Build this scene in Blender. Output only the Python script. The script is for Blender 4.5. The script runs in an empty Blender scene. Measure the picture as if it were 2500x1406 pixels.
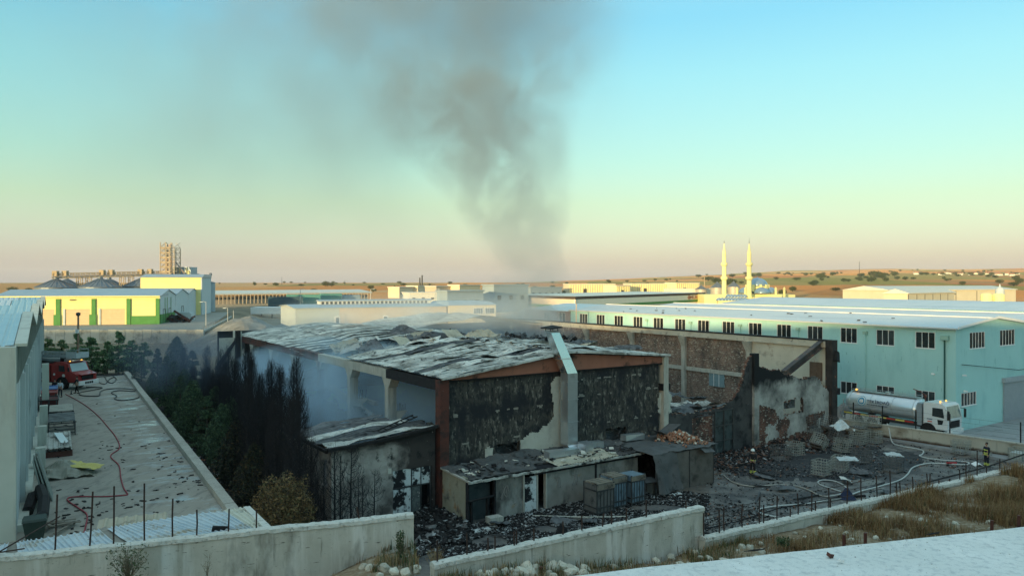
import bpy, math, random
import numpy as np
from mathutils import Vector, Matrix, noise, Euler
random.seed(11); np.random.seed(11)
R = math.radians
S = bpy.context.scene
HAZE = True
COL = S.collection

# ------------------------------------------------------------------ camera, sky, sun, exposure
F = 1850.0                         # focal length in pixels of the 2500 px wide photograph
cam = bpy.data.cameras.new('camera')
cam.sensor_width = 36.0
cam.lens = 36.0 * F / 2500.0
cam.shift_y = -13.0 / 2500.0
cam.clip_start = 0.1
cam.clip_end = 30000.0
camo = bpy.data.objects.new('camera', cam)
camo.rotation_euler = (R(90), 0, 0)
COL.objects.link(camo)
S.camera = camo

SUN_AZ = (-0.50, -0.866)           # horizontal direction towards the sun
SUN_EL = 4.0
world = bpy.data.worlds.new('World')
S.world = world
world.use_nodes = True
wn = world.node_tree; wn.nodes.clear()
wo = wn.nodes.new('ShaderNodeOutputWorld')
bg = wn.nodes.new('ShaderNodeBackground')
sky = wn.nodes.new('ShaderNodeTexSky')
sky.sky_type = 'NISHITA'; sky.sun_disc = False
sky.sun_elevation = R(SUN_EL)
sky.sun_rotation = math.atan2(SUN_AZ[0], SUN_AZ[1])
sky.air_density = 1.0; sky.dust_density = 1.5; sky.ozone_density = 1.5
tc = wn.nodes.new('ShaderNodeTexCoord')
sx = wn.nodes.new('ShaderNodeSeparateXYZ')
wn.links.new(tc.outputs['Generated'], sx.inputs[0])
rp = wn.nodes.new('ShaderNodeValToRGB')
rp.color_ramp.interpolation = 'LINEAR'
cr = rp.color_ramp.elements
def lin(c): return tuple((v/255/12.92 if v/255 <= .04045 else ((v/255+.055)/1.055)**2.4) for v in c)
SKY = [(0.0, (.17,.17,.205)), (0.027, (.17,.182,.212)), (0.049, (.158,.197,.218)), (0.102, (.125,.21,.143)), (0.155, (.086,.228,.175)),
       (0.256, (.052,.233,.239)), (0.322, (.016,.200,.267)), (0.6, (.17,.29,.32)), (1.0, (.28,.36,.37))]      # added to the Nishita sky
while len(cr) < len(SKY): cr.new(0.5)
for e, (p, c) in zip(cr, SKY):
    e.position = p; e.color = (*c, 1)
wn.links.new(sx.outputs['Z'], rp.inputs[0])
sc = wn.nodes.new('ShaderNodeVectorMath'); sc.operation = 'SCALE'; sc.inputs['Scale'].default_value = 10.0
wn.links.new(rp.outputs[0], sc.inputs[0])
mx = wn.nodes.new('ShaderNodeMix'); mx.data_type = 'RGBA'; mx.blend_type = 'ADD'; mx.inputs['Factor'].default_value = 1.0
sk2 = wn.nodes.new('ShaderNodeVectorMath'); sk2.operation = 'SCALE'; sk2.inputs['Scale'].default_value = 1.3; wn.links.new(sky.outputs[0], sk2.inputs[0])
wn.links.new(sk2.outputs[0], mx.inputs['A']); wn.links.new(sc.outputs[0], mx.inputs['B'])
wn.links.new(mx.outputs['Result'], bg.inputs['Color'])
bg.inputs['Strength'].default_value = 0.1
wn.links.new(bg.outputs[0], wo.inputs['Surface'])

sl = bpy.data.lights.new('sun', 'SUN')
sl.energy = 3.6; sl.angle = R(0.5); sl.color = (1.0, 0.74, 0.36)
so = bpy.data.objects.new('sun', sl)
sdir = Vector((SUN_AZ[0]*math.cos(R(SUN_EL)), SUN_AZ[1]*math.cos(R(SUN_EL)), math.sin(R(SUN_EL))))
so.rotation_euler = sdir.to_track_quat('Z', 'Y').to_euler()
so.location = (0, -30, 60)
COL.objects.link(so)
S.view_settings.view_transform = 'Standard'
S.view_settings.look = 'None'
S.view_settings.exposure = 0.82
S.view_settings.gamma = 1.0
S.view_settings.use_curve_mapping = False
S.render.engine = 'CYCLES'
S.cycles.max_bounces = 6; S.cycles.diffuse_bounces = 3; S.cycles.glossy_bounces = 2
S.cycles.transmission_bounces = 4; S.cycles.transparent_max_bounces = 8; S.cycles.volume_bounces = 2
S.cycles.volume_step_rate = 2.5; S.cycles.volume_max_steps = 96
S.cycles.use_denoising = True
S.cycles.caustics_reflective = False; S.cycles.caustics_refractive = False

# ------------------------------------------------------------------ helpers
def P(px, py, Y):  return Vector(((px-1250)/F*Y, Y, -(py-690)/F*Y))      # photo pixel at depth Y
def PZ(px, py, z):                                                       # photo pixel on height z
    Y = -z*F/(py-690); return Vector(((px-1250)/F*Y, Y, z))
def nz(x, y=0.0, z=0.0): return noise.noise(Vector((x, y, z)))
def rnd(a, b): return random.uniform(a, b)

class MB:
    def __init__(s): s.v = []; s.f = []; s.m = []
    def add(s, vs, fs, mi=0):
        o = len(s.v); s.v += [tuple(v) for v in vs]
        s.f += [tuple(i+o for i in f) for f in fs]; s.m += [mi]*len(fs); return s
    BF = [(0,3,2,1),(4,5,6,7),(0,1,5,4),(1,2,6,5),(2,3,7,6),(3,0,4,7)]
    def box(s, x0, y0, z0, x1, y1, z1, mi=0):
        return s.add([(x0,y0,z0),(x1,y0,z0),(x1,y1,z0),(x0,y1,z0),(x0,y0,z1),(x1,y0,z1),(x1,y1,z1),(x0,y1,z1)], MB.BF, mi)
    def obox(s, c, sz, M=None, mi=0, jit=0.0):
        M = M or Matrix.Identity(3); c = Vector(c); vs = []
        for (a, b, d) in ((-1,-1,-1),(1,-1,-1),(1,1,-1),(-1,1,-1),(-1,-1,1),(1,-1,1),(1,1,1),(-1,1,1)):
            p = Vector((a*sz[0]/2, b*sz[1]/2, d*sz[2]/2))
            if jit: p += Vector((rnd(-jit,jit), rnd(-jit,jit), rnd(-jit,jit)))
            vs.append(c + M @ p)
        return s.add(vs, MB.BF, mi)
    def hexa(s, b, t, mi=0): return s.add(list(b)+list(t), MB.BF, mi)
    def bar(s, p, q, w, h=None, mi=0, up=(0,0,1)):
        h = h or w; p = Vector(p); q = Vector(q); d = (q-p)
        if d.length < 1e-6: return s
        d.normalize(); u = Vector(up)
        if abs(d.dot(u)) > .98: u = Vector((1,0,0))
        a = d.cross(u).normalized()*w/2; b = a.cross(d).normalized()*h/2
        return s.add([p-a-b,p+a-b,p+a+b,p-a+b,q-a-b,q+a-b,q+a+b,q-a+b], MB.BF, mi)
    def tube(s, pts, r, n=6, mi=0, cap=True):
        pts = [Vector(p) for p in pts]; L = len(pts); o = len(s.v)
        rr = r if isinstance(r, (list, tuple)) else [r]*L
        pa = None
        for i, p in enumerate(pts):
            d = (pts[min(i+1, L-1)] - pts[max(i-1, 0)])
            if d.length < 1e-7: d = Vector((0,0,1))
            d.normalize()
            if pa is None:
                pa = d.orthogonal().normalized()
            a = (pa - d*pa.dot(d))
            if a.length < 1e-5: a = d.orthogonal()
            a.normalize(); pa = a; b = d.cross(a)
            for k in range(n):
                t = 2*math.pi*k/n
                s.v.append(tuple(p + (a*math.cos(t)+b*math.sin(t))*rr[i]))
        for i in range(L-1):
            for k in range(n):
                a0 = o+i*n+k; a1 = o+i*n+(k+1) % n
                s.f.append((a0, a1, a1+n, a0+n)); s.m.append(mi)
        if cap:
            s.f.append(tuple(o+k for k in range(n))[::-1]); s.m.append(mi)
            s.f.append(tuple(o+(L-1)*n+k for k in range(n))); s.m.append(mi)
        return s
    def lathe(s, prof, n=16, c=(0,0,0), mi=0, axis='z'):
        o = len(s.v)
        for (r, z) in prof:
            for k in range(n):
                t = 2*math.pi*k/n
                if axis == 'z': s.v.append((c[0]+r*math.cos(t), c[1]+r*math.sin(t), c[2]+z))
                elif axis == 'x': s.v.append((c[0]+z, c[1]+r*math.cos(t), c[2]+r*math.sin(t)))
                else: s.v.append((c[0]+r*math.sin(t), c[1]+z, c[2]+r*math.cos(t)))
        for i in range(len(prof)-1):
            for k in range(n):
                a0 = o+i*n+k; a1 = o+i*n+(k+1) % n
                s.f.append((a0, a1, a1+n, a0+n)); s.m.append(mi)
        s.f.append(tuple(o+k for k in range(n))[::-1]); s.m.append(mi)
        s.f.append(tuple(o+(len(prof)-1)*n+k for k in range(n))); s.m.append(mi)
        return s
    def prism(s, poly, lo, hi, plane='xz', mi=0):
        n = len(poly)
        def q(a, b, c):
            return {'xz': (a, c, b), 'yz': (c, a, b), 'xy': (a, b, c)}[plane]
        vs = [q(a, b, lo) for a, b in poly]+[q(a, b, hi) for a, b in poly]
        fs = [tuple(range(n)), tuple(range(2*n-1, n-1, -1))]+[(i, n+i, n+(i+1) % n, (i+1) % n) for i in range(n)]
        return s.add(vs, fs, mi)
    def build(s, name, mat, parent=None, smooth=False, loc=None, rot=None):
        me = bpy.data.meshes.new(name)
        me.from_pydata(s.v, [], s.f)
        for m_ in (mat if isinstance(mat, (list, tuple)) else [mat]): me.materials.append(m_)
        if isinstance(mat, (list, tuple)) and len(mat) > 1: me.polygons.foreach_set('material_index', s.m)
        if smooth: me.polygons.foreach_set('use_smooth', [True]*len(me.polygons))
        me.update()
        return link(name, me, parent, loc, rot)

def link(name, me, parent=None, loc=None, rot=None):
    o = bpy.data.objects.new(name, me); COL.objects.link(o)
    if parent: o.parent = parent
    if loc is not None: o.location = loc
    if rot is not None: o.rotation_euler = rot
    return o
def fixn(o):
    import bmesh
    bm = bmesh.new(); bm.from_mesh(o.data); bmesh.ops.recalc_face_normals(bm, faces=bm.faces); bm.to_mesh(o.data); bm.free(); return o
def tag(o, label=None, cat=None, group=None, kind=None):
    if label: o['label'] = label
    if cat: o['category'] = cat
    if group: o['group'] = group
    if kind: o['kind'] = kind
    return o
def thing(name, label, cat, loc=(0,0,0), rz=0.0, group=None, rot=None):
    o = bpy.data.objects.new(name, None); o.empty_display_size = .3; COL.objects.link(o)
    o.location = loc; o.rotation_euler = rot if rot is not None else (0, 0, rz)
    return tag(o, label, cat, group)
KIDS = {}
def dup(root, loc, rz=None, label=None, group=None, scale=None, rot=None):
    r = root.copy(); COL.objects.link(r); r.location = loc
    if rz is not None: r.rotation_euler = (0, 0, rz)
    if rot is not None: r.rotation_euler = rot
    if scale is not None: r.scale = (scale,)*3 if not isinstance(scale, tuple) else scale
    if label: r['label'] = label
    if group: r['group'] = group
    for ch in KIDS.get(root.name) or KIDS.setdefault(root.name, list(root.children)):
        c = ch.copy(); COL.objects.link(c); c.parent = r
        for g in ch.children:
            d = g.copy(); COL.objects.link(d); d.parent = c
    return r

# ---- materials
class NT:
    def __init__(s, name):
        s.m = bpy.data.materials.new(name); s.m.use_nodes = True
        s.t = s.m.node_tree; s.t.nodes.clear()
        s.out = s.t.nodes.new('ShaderNodeOutputMaterial')
    def n(s, typ, **kw):
        x = s.t.nodes.new(typ)
        for k, v in kw.items():
            if k.startswith('i_'): x.inputs[k[2:].replace('_', ' ')].default_value = v
            else: setattr(x, k, v)
        return x
    def l(s, a, b): s.t.links.new(a, b)
    def noise(s, vec, scale, detail=5, rough=.55, stretch=(1,1,1)):
        mp = s.n('ShaderNodeMapping'); mp.inputs['Scale'].default_value = stretch; s.l(vec, mp.inputs[0])
        q = s.n('ShaderNodeTexNoise'); q.inputs['Scale'].default_value = scale
        q.inputs['Detail'].default_value = detail; q.inputs['Roughness'].default_value = rough
        s.l(mp.outputs[0], q.inputs['Vector']); return q.outputs['Fac']
    def rng(s, x, a, b, c=0.0, d=1.0):
        q = s.n('ShaderNodeMapRange'); q.inputs[1].default_value = a; q.inputs[2].default_value = b
        q.inputs[3].default_value = c; q.inputs[4].default_value = d; s.l(x, q.inputs[0]); return q.outputs[0]
    def math(s, op, a, b=None):
        q = s.n('ShaderNodeMath', operation=op)
        for i, v in enumerate((a, b)):
            if v is None: continue
            if isinstance(v, (int, float)): q.inputs[i].default_value = v
            else: s.l(v, q.inputs[i])
        return q.outputs[0]
    def mix(s, f, a, b, blend='MIX'):
        q = s.n('ShaderNodeMix', data_type='RGBA', blend_type=blend)
        for v, k in ((f, 'Factor'), (a, 'A'), (b, 'B')):
            if isinstance(v, (int, float)): q.inputs[k].default_value = v
            elif isinstance(v, (tuple, list)): q.inputs[k].default_value = (*v[:3], 1)
            else: s.l(v, q.inputs[k])
        return q.outputs['Result']

MATS = {}
def mat(name, base, var=None, scale=2.0, rough=.85, metal=0.0, bump=0.0, bscale=30.0, stretch=(1,1,1), layers=(), rand=0.0, spec=.3, emit=None, coat=0.0, bdist=.02, world=False):
    """base colour varied by noise towards var; layers = (colour, scale, lo, hi, stretch[, (axis,a,b)]) stains and wear"""
    if name in MATS: return MATS[name]
    k = NT(name); tcn = k.n('ShaderNodeTexCoord'); vec = tcn.outputs['Object']
    if world: vec = k.n('ShaderNodeNewGeometry').outputs['Position']
    c = base
    if var is not None:
        f = k.rng(k.noise(vec, scale, 6, .6, stretch), .3, .7)
        c = k.mix(f, base, var)
    for la in layers:
        colr, sc_, lo, hi = la[:4]; st = la[4] if len(la) > 4 and la[4] else (1,1,1)
        f = k.rng(k.noise(vec, sc_, 7, .62, st), lo, hi)
        if len(la) > 5:
            ax, a, b = la[5]
            sp = k.n('ShaderNodeSeparateXYZ'); k.l(vec, sp.inputs[0])
            g = k.rng(sp.outputs['XYZ'.index(ax)], a, b)
            if len(la) > 6:   # additive: noise shifts the edge of the gradient
                f = k.rng(k.math('ADD', g, k.math('MULTIPLY', k.math('SUBTRACT', k.noise(vec, sc_, 7, .62, st), .5), la[6])), .35, .65)
            else: f = k.math('MULTIPLY', f, g)
        c = k.mix(f, c, colr)
    if rand:
        oi = k.n('ShaderNodeObjectInfo')
        c = k.mix(1.0, c, k.mix(oi.outputs['Random'], (1-rand,)*3, (1+rand,)*3), 'MULTIPLY')
    b = k.n('ShaderNodeBsdfPrincipled')
    if isinstance(c, tuple): b.inputs['Base Color'].default_value = (*c[:3], 1)
    else: k.l(c, b.inputs['Base Color'])
    b.inputs['Roughness'].default_value = rough; b.inputs['Metallic'].default_value = metal
    b.inputs['Specular IOR Level'].default_value = spec
    if coat: b.inputs['Coat Weight'].default_value = coat
    if emit: b.inputs['Emission Color'].default_value = (*emit[:3], 1); b.inputs['Emission Strength'].default_value = emit[3]
    if bump:
        bp = k.n('ShaderNodeBump'); bp.inputs['Strength'].default_value = bump; bp.inputs['Distance'].default_value = bdist
        k.l(k.noise(vec, bscale, 6, .65, stretch), bp.inputs['Height']); k.l(bp.outputs[0], b.inputs['Normal'])
    k.l(b.outputs[0], k.out.inputs['Surface'])
    MATS[name] = k.m
    return k.m

SOOT = (.012, .013, .015)
m_conc = mat('concrete', (.38,.37,.32), (.50,.49,.43), 1.2, bump=.35, bscale=8, layers=[((.17,.16,.13), 3, .52, .75, (3,3,.25)), ((.09,.08,.07), 14, .66, .74)])
m_concwall = mat('retaining_concrete', (.42,.40,.34), (.58,.56,.49), .9, bump=.5, bscale=7, bdist=.03,
    layers=[((.66,.65,.60), 1.8, .5, .66, (1,1,.10)), ((.24,.23,.19), 5, .58, .72, (1,1,.14)), ((.20,.19,.155), .9, .56, .72, (1,1,.4)), ((.42,.22,.08), 1.3, .5, .8, None, ('Z', -8.15, -9.1), 1.2), ((.08,.075,.06), 7, .64, .69, (.45,.45,2.6)), ((.12,.11,.09), 26, .66, .71)])
m_conctop = mat('rough_mortar', (.52,.51,.46), (.66,.65,.59), 6, bump=.9, bscale=14, bdist=.05, layers=[((.2,.19,.16), 8, .55, .7)])
m_yardc = mat('yard_concrete', (.23,.215,.185), (.30,.285,.25), .35, rough=.75, bump=.15, bscale=5, stretch=(1,1,1),
    layers=[((.36,.34,.30), .25, .55, .75, (1,1,1)), ((.10,.10,.10), .8, .58, .72), ((.12,.12,.12), 6, .68, .76)], world=True)
m_slab = mat('pale_slab', (.66,.67,.64), (.76,.76,.73), 1.1, rough=.9, bump=.5, bscale=22, bdist=.01,
    layers=[((.48,.50,.50), 7, .50, .70), ((.80,.80,.77), 1.3, .58, .75), ((.44,.44,.42), .5, .55, .72), ((.34,.34,.33), 45, .60, .68)], world=True)
m_plast = mat('sooty_plaster', (.46,.45,.40), (.58,.57,.50), 1.0, bump=.25, bscale=5, layers=[((.10,.095,.09), .6, .5, .72), (SOOT, 2.2, .62, .75), ((.32,.2,.12), .8, .62, .8)])
m_plastg = mat('grey_render', (.33,.325,.30), (.50,.49,.45), .8, bump=.35, bscale=6,
    layers=[((.07,.07,.068), .45, .42, .68), (SOOT, .9, .5, .66, (1,1,.6), ('Z', 4.2, 6.6), 1.1), ((.03,.03,.03), 3, .6, .7, (1,1,.4))])
m_brick = None
m_sootw = mat('sooty_block_wall', (.030,.029,.028), (.085,.078,.066), .8, bump=.8, bscale=9, bdist=.04,
    layers=[((.24,.225,.19), 3.0, .54, .66, (1,1,.5)), ((.34,.33,.28), 9, .60, .68, (1,1,.45)), ((.018,.019,.021), 4.5, .50, .60, (1,1,.35)), ((.020,.022,.026), .45, .48, .60), ((.14,.13,.11), 1.3, .60, .72, (1,1,.6))])
m_sheet = mat('burnt_sheet_metal', (.46,.46,.42), (.70,.70,.64), .9, rough=.6, metal=.08, bump=.3, bscale=3, rand=.25,
    layers=[((.20,.195,.17), .8, .48, .64, (1,1,1)), ((.04,.04,.04), 1.4, .56, .66), ((.07,.065,.06), 5, .60, .68), ((.22,.13,.07), 2.6, .66, .78)])
m_sheetd = mat('charred_sheet_metal', (.07,.075,.08), (.17,.175,.18), 1.1, rough=.6, metal=.2, bump=.4, bscale=4, rand=.3,
    layers=[((.26,.25,.22), 1.3, .6, .72), (SOOT, 1.5, .52, .66)])
m_cream = mat('cream_panel', (.40,.35,.26), (.52,.47,.36), 1.2, rough=.7, rand=.25, bump=.2, bscale=5, layers=[((.08,.07,.06), 1.5, .55, .72)])
m_rust = mat('rusty_steel', (.13,.042,.03), (.07,.028,.022), 1.5, rough=.7, bump=.3, bscale=12, layers=[((.03,.022,.02), 1.0, .5, .64), ((.42,.30,.26), 9, .68, .72)])
m_brown = mat('brown_fascia', (.38,.155,.10), (.28,.115,.075), .6, rough=.6, bump=.1, layers=[((.02,.016,.014), .55, .53, .62), ((.02,.016,.014), 2.0, .64, .7)])
m_black = mat('char_black', (.010,.010,.012), (.025,.024,.024), 4, rough=.9, bump=.4, bscale=14)
m_char = mat('charred_wood', (.012,.012,.014), (.03,.03,.034), 6, rough=.95)
m_steel = mat('dark_steel', (.05,.052,.055), (.09,.09,.09), 3, rough=.6, metal=.4)
m_rebar = mat('rebar', (.03,.022,.02), (.06,.035,.028), 8, rough=.85)
m_galv = mat('galvanised_duct', (.50,.54,.56), (.62,.66,.68), 1.0, rough=.32, metal=.75, bump=.12, bscale=3, layers=[((.25,.25,.24), 1.2, .6, .8)])
m_galv_lit = mat('sky_lit_duct', (.66,.70,.72), (.74,.78,.80), 1.0, rough=.22, metal=.85, bump=.06, bscale=3)  # lit copy of the duct metal, the riser's sky reflection put into its colour
m_white = mat('white_paint', (.72,.73,.72), (.80,.80,.79), 2, rough=.5)
m_glass = mat('dark_glass', (.014,.018,.02), (.035,.042,.045), .9, rand=.6, rough=.06, spec=.7)
m_fleck = mat('broken_mortar', (.20,.19,.165), (.30,.29,.25), 3, bump=.4)
m_rub = mat('rubber', (.018,.018,.019), (.03,.03,.03), 5, rough=.8)
# ------------------------------------------------------------------ terrain
WL = [(-60, 3.0), (-30, 14.0), (-13.4, 19.9), (-3.07, 23.7), (-2.4, 20.6), (-1.37, 21.2), (6.5, 25.6), (23.9, 35.3), (60, 55.5), (400, 240)]
WLx = [a for a, b in WL]; WLy = [b for a, b in WL]
K0 = np.array([-15.5, 40.4])                                   # near end of the yard kerb
def sstep(a, b, x):
    t = np.clip((x-a)/(b-a), 0, 1); return t*t*(3-2*t)
def H(x, y):
    """ground height (vectorised)"""
    x = np.asarray(x, float); y = np.asarray(y, float)
    yw = np.interp(x, WLx, WLy)
    q = (x-K0[0])*.857 + (y-K0[1])*.515
    # sunken industrial plain
    plain = -14.05 + 0*x
    plain = plain + (1.85*(1-sstep(-.4, 5.0, q)))*(1-sstep(102, 112, y))
    # plateau under the yellow warehouse, behind the retaining wall
    edge = np.interp(y, [177, 348], [-72, -120])
    plat = sstep(176.6, 177.6, y)*(1-sstep(edge-1, edge+9, x))*(1-sstep(420, 600, y))
    plain = plain + plat*2.7
    # road between the boundary wall and the teal building
    # camera side
    camside = -8.9 + .35*sstep(12, 22, x) + .0*x
    camside = camside + .75*sstep(-6.5, -3.4, x)*(1-sstep(-1, 4.5, x))*sstep(14, 19, y)
    camside = camside + sstep(8, -66, y)*(np.interp(x, [-220, -170], [17.5, 16.2]))  # unseen ridge behind the camera, shaped to keep low sun off the foreground
    camside = camside + sstep(-66, -400, y)*8
    w = sstep(-.1, .35, y-yw)
    z = camside*(1-w)+plain*w
    # far country
    r = x/np.maximum(y, 1.0)
    wr = sstep(-.05, .5, r)
    pr = np.interp(y, [380, 700, 1000, 1500, 2200, 4200, 9000], [0, 6.5, 13, 24, 38, 92, 120])
    pl = np.interp(y, [450, 900, 1500, 4000, 9000], [0, 3, 10.5, 11, 11])
    rise = wr*pr + (1-wr)*pl
    und = (np.sin(x/310+y/530+1.0)*.5+np.sin(x/127-y/260)*.3+np.sin(x/640+2)*.8)
    und = und + .5*np.sin(x/55+y/190)*np.sin(x/83+1.7)
    z = z + np.where(y > 380, rise*(1+.06*und)+und*sstep(500, 1800, y)*1.4, 0)
    return z
def Hf(x, y): return float(H(x, y))

def grow(a, b, n, k=1.09, step=.6):
    out = [a]; d = step
    while out[-1] < b:
        d *= k; out.append(out[-1]+d)
    out[-1] = b; return out[1:]
xs = list(np.arange(-62, 62.01, .55)); xs = [-v for v in grow(62, 9000, 0)][::-1]+xs+grow(62, 9000, 0)
ys = [-v for v in grow(0, 420, 0, 1.12)][::-1]+list(np.arange(0, 110, .5))+grow(110, 12000, 0, 1.045)
ys = sorted(set(ys+[176.5, 177.7]))
X, Y_ = np.meshgrid(xs, ys)
Z = H(X, Y_)
near = (np.abs(X) < 62) & (Y_ < 110)
bumpn = np.array([[nz(a*.45, b*.45)*.10+nz(a*1.7, b*1.7, 5)*.05 if n_ else 0 for a, b, n_ in zip(ra, rb, rn)] for ra, rb, rn in zip(X, Y_, near)])
camm = (Y_ < np.interp(X, WLx, WLy)-.3)
Z = Z + bumpn*np.where(camm, 1.4, .25)
ny, nx = X.shape
me = bpy.data.meshes.new('ground')
vv = np.stack([X, Y_, Z], -1).reshape(-1, 3)
ii = np.arange(nx*ny).reshape(ny, nx)
ff = np.stack([ii[:-1,:-1], ii[:-1,1:], ii[1:,1:], ii[1:,:-1]], -1).reshape(-1, 4)
me.from_pydata(vv.tolist(), [], ff.tolist())
me.polygons.foreach_set('use_smooth', [True]*len(me.polygons))
k = NT('country_ground'); geo = k.n('ShaderNodeNewGeometry'); pos = geo.outputs['Position']
spp = k.n('ShaderNodeSeparateXYZ'); k.l(pos, spp.inputs[0])
mp = k.n('ShaderNodeMapping'); mp.inputs['Scale'].default_value = (1/210, 1/430, 0); mp.inputs['Rotation'].default_value = (0,0,.3); k.l(pos, mp.inputs[0])
vr = k.n('ShaderNodeTexVoronoi', feature='F1', distance='CHEBYCHEV'); vr.inputs['Scale'].default_value = 1.0; k.l(mp.outputs[0], vr.inputs['Vector'])
vr.inputs['Randomness'].default_value = .9
se = k.n('ShaderNodeSeparateColor'); k.l(vr.outputs['Color'], se.inputs[0])
cr2 = k.n('ShaderNodeValToRGB'); cr2.color_ramp.interpolation = 'CONSTANT'; el = cr2.color_ramp.elements
FC = [(0,(.58,.25,.07)),(.16,(.17,.21,.05)),(.32,(.60,.33,.13)),(.45,(.40,.14,.06)),(.58,(.66,.31,.08)),(.70,(.24,.24,.08)),(.84,(.56,.38,.20)),(.93,(.34,.20,.09))]
while len(el) < len(FC): el.new(.5)
for e, (p_, c_) in zip(el, FC): e.position = p_; e.color = (*c_, 1)
k.l(se.outputs[0], cr2.inputs[0])
fn = k.rng(k.noise(pos, .02, 6, .6, (1,.4,1)), .3, .7)
far = k.mix(.22, cr2.outputs[0], k.mix(fn, (.30,.22,.12), (.56,.36,.19)))
stripe = k.rng(k.noise(pos, .05, 4, .6, (.25,2.5,1)), .42, .6)
far = k.mix(k.math('MULTIPLY', stripe, .22), far, (.30,.17,.08))
midc = k.mix(k.rng(k.noise(pos, .06, 6, .6), .35, .65), (.16,.14,.10), (.26,.22,.16))
nearc = k.mix(k.rng(k.noise(pos, .7, 7, .6), .35, .65), (.15,.105,.06), (.25,.19,.12))
nearc = k.mix(k.rng(k.noise(pos, 6, 6, .6), .45, .7), nearc, (.34,.30,.23))
burnt = k.mix(k.rng(k.noise(pos, 1.4, 7, .6), .35, .7), (.014,.015,.017), (.07,.065,.06))
isn = k.rng(spp.outputs['Z'], -10.5, -11.5)
c1 = k.mix(isn, nearc, burnt)
c1 = k.mix(k.rng(spp.outputs['Y'], 100, 112), c1, midc)
c1 = k.mix(k.rng(spp.outputs['Y'], 420, 560), c1, far)
b_ = k.n('ShaderNodeBsdfPrincipled'); b_.inputs['Roughness'].default_value = .95; b_.inputs['Specular IOR Level'].default_value = .1; b_.inputs['Diffuse Roughness'].default_value = 1.0
k.l(c1, b_.inputs['Base Color'])
bp0 = k.n('ShaderNodeBump'); bp0.inputs['Strength'].default_value = 1.0; bp0.inputs['Distance'].default_value = 2.2
k.l(k.math('MULTIPLY', k.noise(pos, .45, 4, .7), k.rng(spp.outputs['Y'], 380, 600)), bp0.inputs['Height'])
bp = k.n('ShaderNodeBump'); bp.inputs['Strength'].default_value = .6; bp.inputs['Distance'].default_value = .08; k.l(bp0.outputs[0], bp.inputs['Normal'])
k.l(k.noise(pos, 4, 8, .7), bp.inputs['Height']); k.l(bp.outputs[0], b_.inputs['Normal']); k.l(b_.outputs[0], k.out.inputs['Surface'])
me.materials.append(k.m)
tag(link('ground', me), kind='structure')

# yard of the left warehouse (its own frame: x away from the wall, y along it)
YR = math.atan2(.515, .857)
YO = Vector((-23.8, 36.4, -12.0))
def yl(px, py):                                                # pixel -> yard-local point on the slab
    p = PZ(px, py, -12.0)-YO; return Vector((p.x*.857+p.y*.515, -p.x*.515+p.y*.857, 0))
mb = MB()
g = 24; GX = np.linspace(-2, 9.2, 13); GY = np.linspace(-14, 67.5, 60)
for i in range(12):
    for j in range(59):
        mb.add([(GX[i],GY[j],0),(GX[i+1],GY[j],0),(GX[i+1],GY[j+1],0),(GX[i],GY[j+1],0)], [(0,1,2,3)])
mb.box(-2,-14,-.4,9.2,67.5,-.004)
k = NT('stained_yard_concrete'); vec = k.n('ShaderNodeNewGeometry').outputs['Position']
c = k.mix(k.rng(k.noise(vec,.30,6,.6),.3,.7), (.27,.25,.21), (.35,.325,.275))
c = k.mix(k.rng(k.noise(vec,2.2,7,.65,(1,.35,1)),.5,.75), c, (.13,.125,.115))
c = k.mix(k.rng(k.noise(vec,11,5,.6),.62,.72), c, (.10,.098,.095))
tcn = k.n('ShaderNodeTexCoord'); sp_ = k.n('ShaderNodeSeparateXYZ'); k.l(tcn.outputs['Object'], sp_.inputs[0])
gx = k.rng(sp_.outputs['X'], 4.5, 8.2)
puddle = k.math('MULTIPLY', k.rng(k.noise(tcn.outputs['Object'],.55,5,.7,(.55,1.3,1)),.52,.60), gx)
c = k.mix(puddle, c, (.34,.36,.36))
b_ = k.n('ShaderNodeBsdfPrincipled'); k.l(c, b_.inputs['Base Color'])
k.l(k.rng(puddle,0,1,.8,.12), b_.inputs['Roughness'])
bp = k.n('ShaderNodeBump'); bp.inputs['Strength'].default_value=.25; bp.inputs['Distance'].default_value=.02; k.l(k.noise(vec,9,7,.7),bp.inputs['Height']); k.l(bp.outputs[0],b_.inputs['Normal'])
k.l(b_.outputs[0], k.out.inputs['Surface'])
yard = mb.build('concrete_yard', k.m, loc=YO, rot=(0,0,YR)); tag(yard, kind='structure')
mb = MB()
for j in range(27):
    y0 = -10+j*2.9
    mb.obox((9.5, y0+1.44, .06+rnd(-.012,.012)), (.55, 2.87, .56), None, 0, .012)
kerb = mb.build('kerb', m_conc, loc=YO, rot=(0,0,YR)); tag(kerb, kind='structure')

# burnt yard on the right: a sheet following the sunken plain
k = NT('burnt_yard_surface'); vec = k.n('ShaderNodeNewGeometry').outputs['Position']
c = k.mix(k.rng(k.noise(vec,.35,6,.6),.36,.62), (.065,.065,.065), (.175,.16,.14))
c = k.mix(k.rng(k.noise(vec,1.6,8,.65),.5,.68), c, (.02,.02,.023))
c = k.mix(k.rng(k.noise(vec,.22,4,.5),.56,.7), c, (.15,.115,.09))
c = k.mix(k.rng(k.noise(vec,5,7,.7),.62,.7), c, (.26,.255,.235))
b_ = k.n('ShaderNodeBsdfPrincipled'); k.l(c, b_.inputs['Base Color']); b_.inputs['Roughness'].default_value=.8
k.l(k.rng(k.noise(vec,.35,4,.5),.45,.6,.85,.35), b_.inputs['Roughness'])
bp = k.n('ShaderNodeBump'); bp.inputs['Strength'].default_value=.7; bp.inputs['Distance'].default_value=.06; k.l(k.noise(vec,5,9,.75),bp.inputs['Height']); k.l(bp.outputs[0],b_.inputs['Normal'])
k.l(b_.outputs[0], k.out.inputs['Surface'])
m_burnt = k.m
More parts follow.
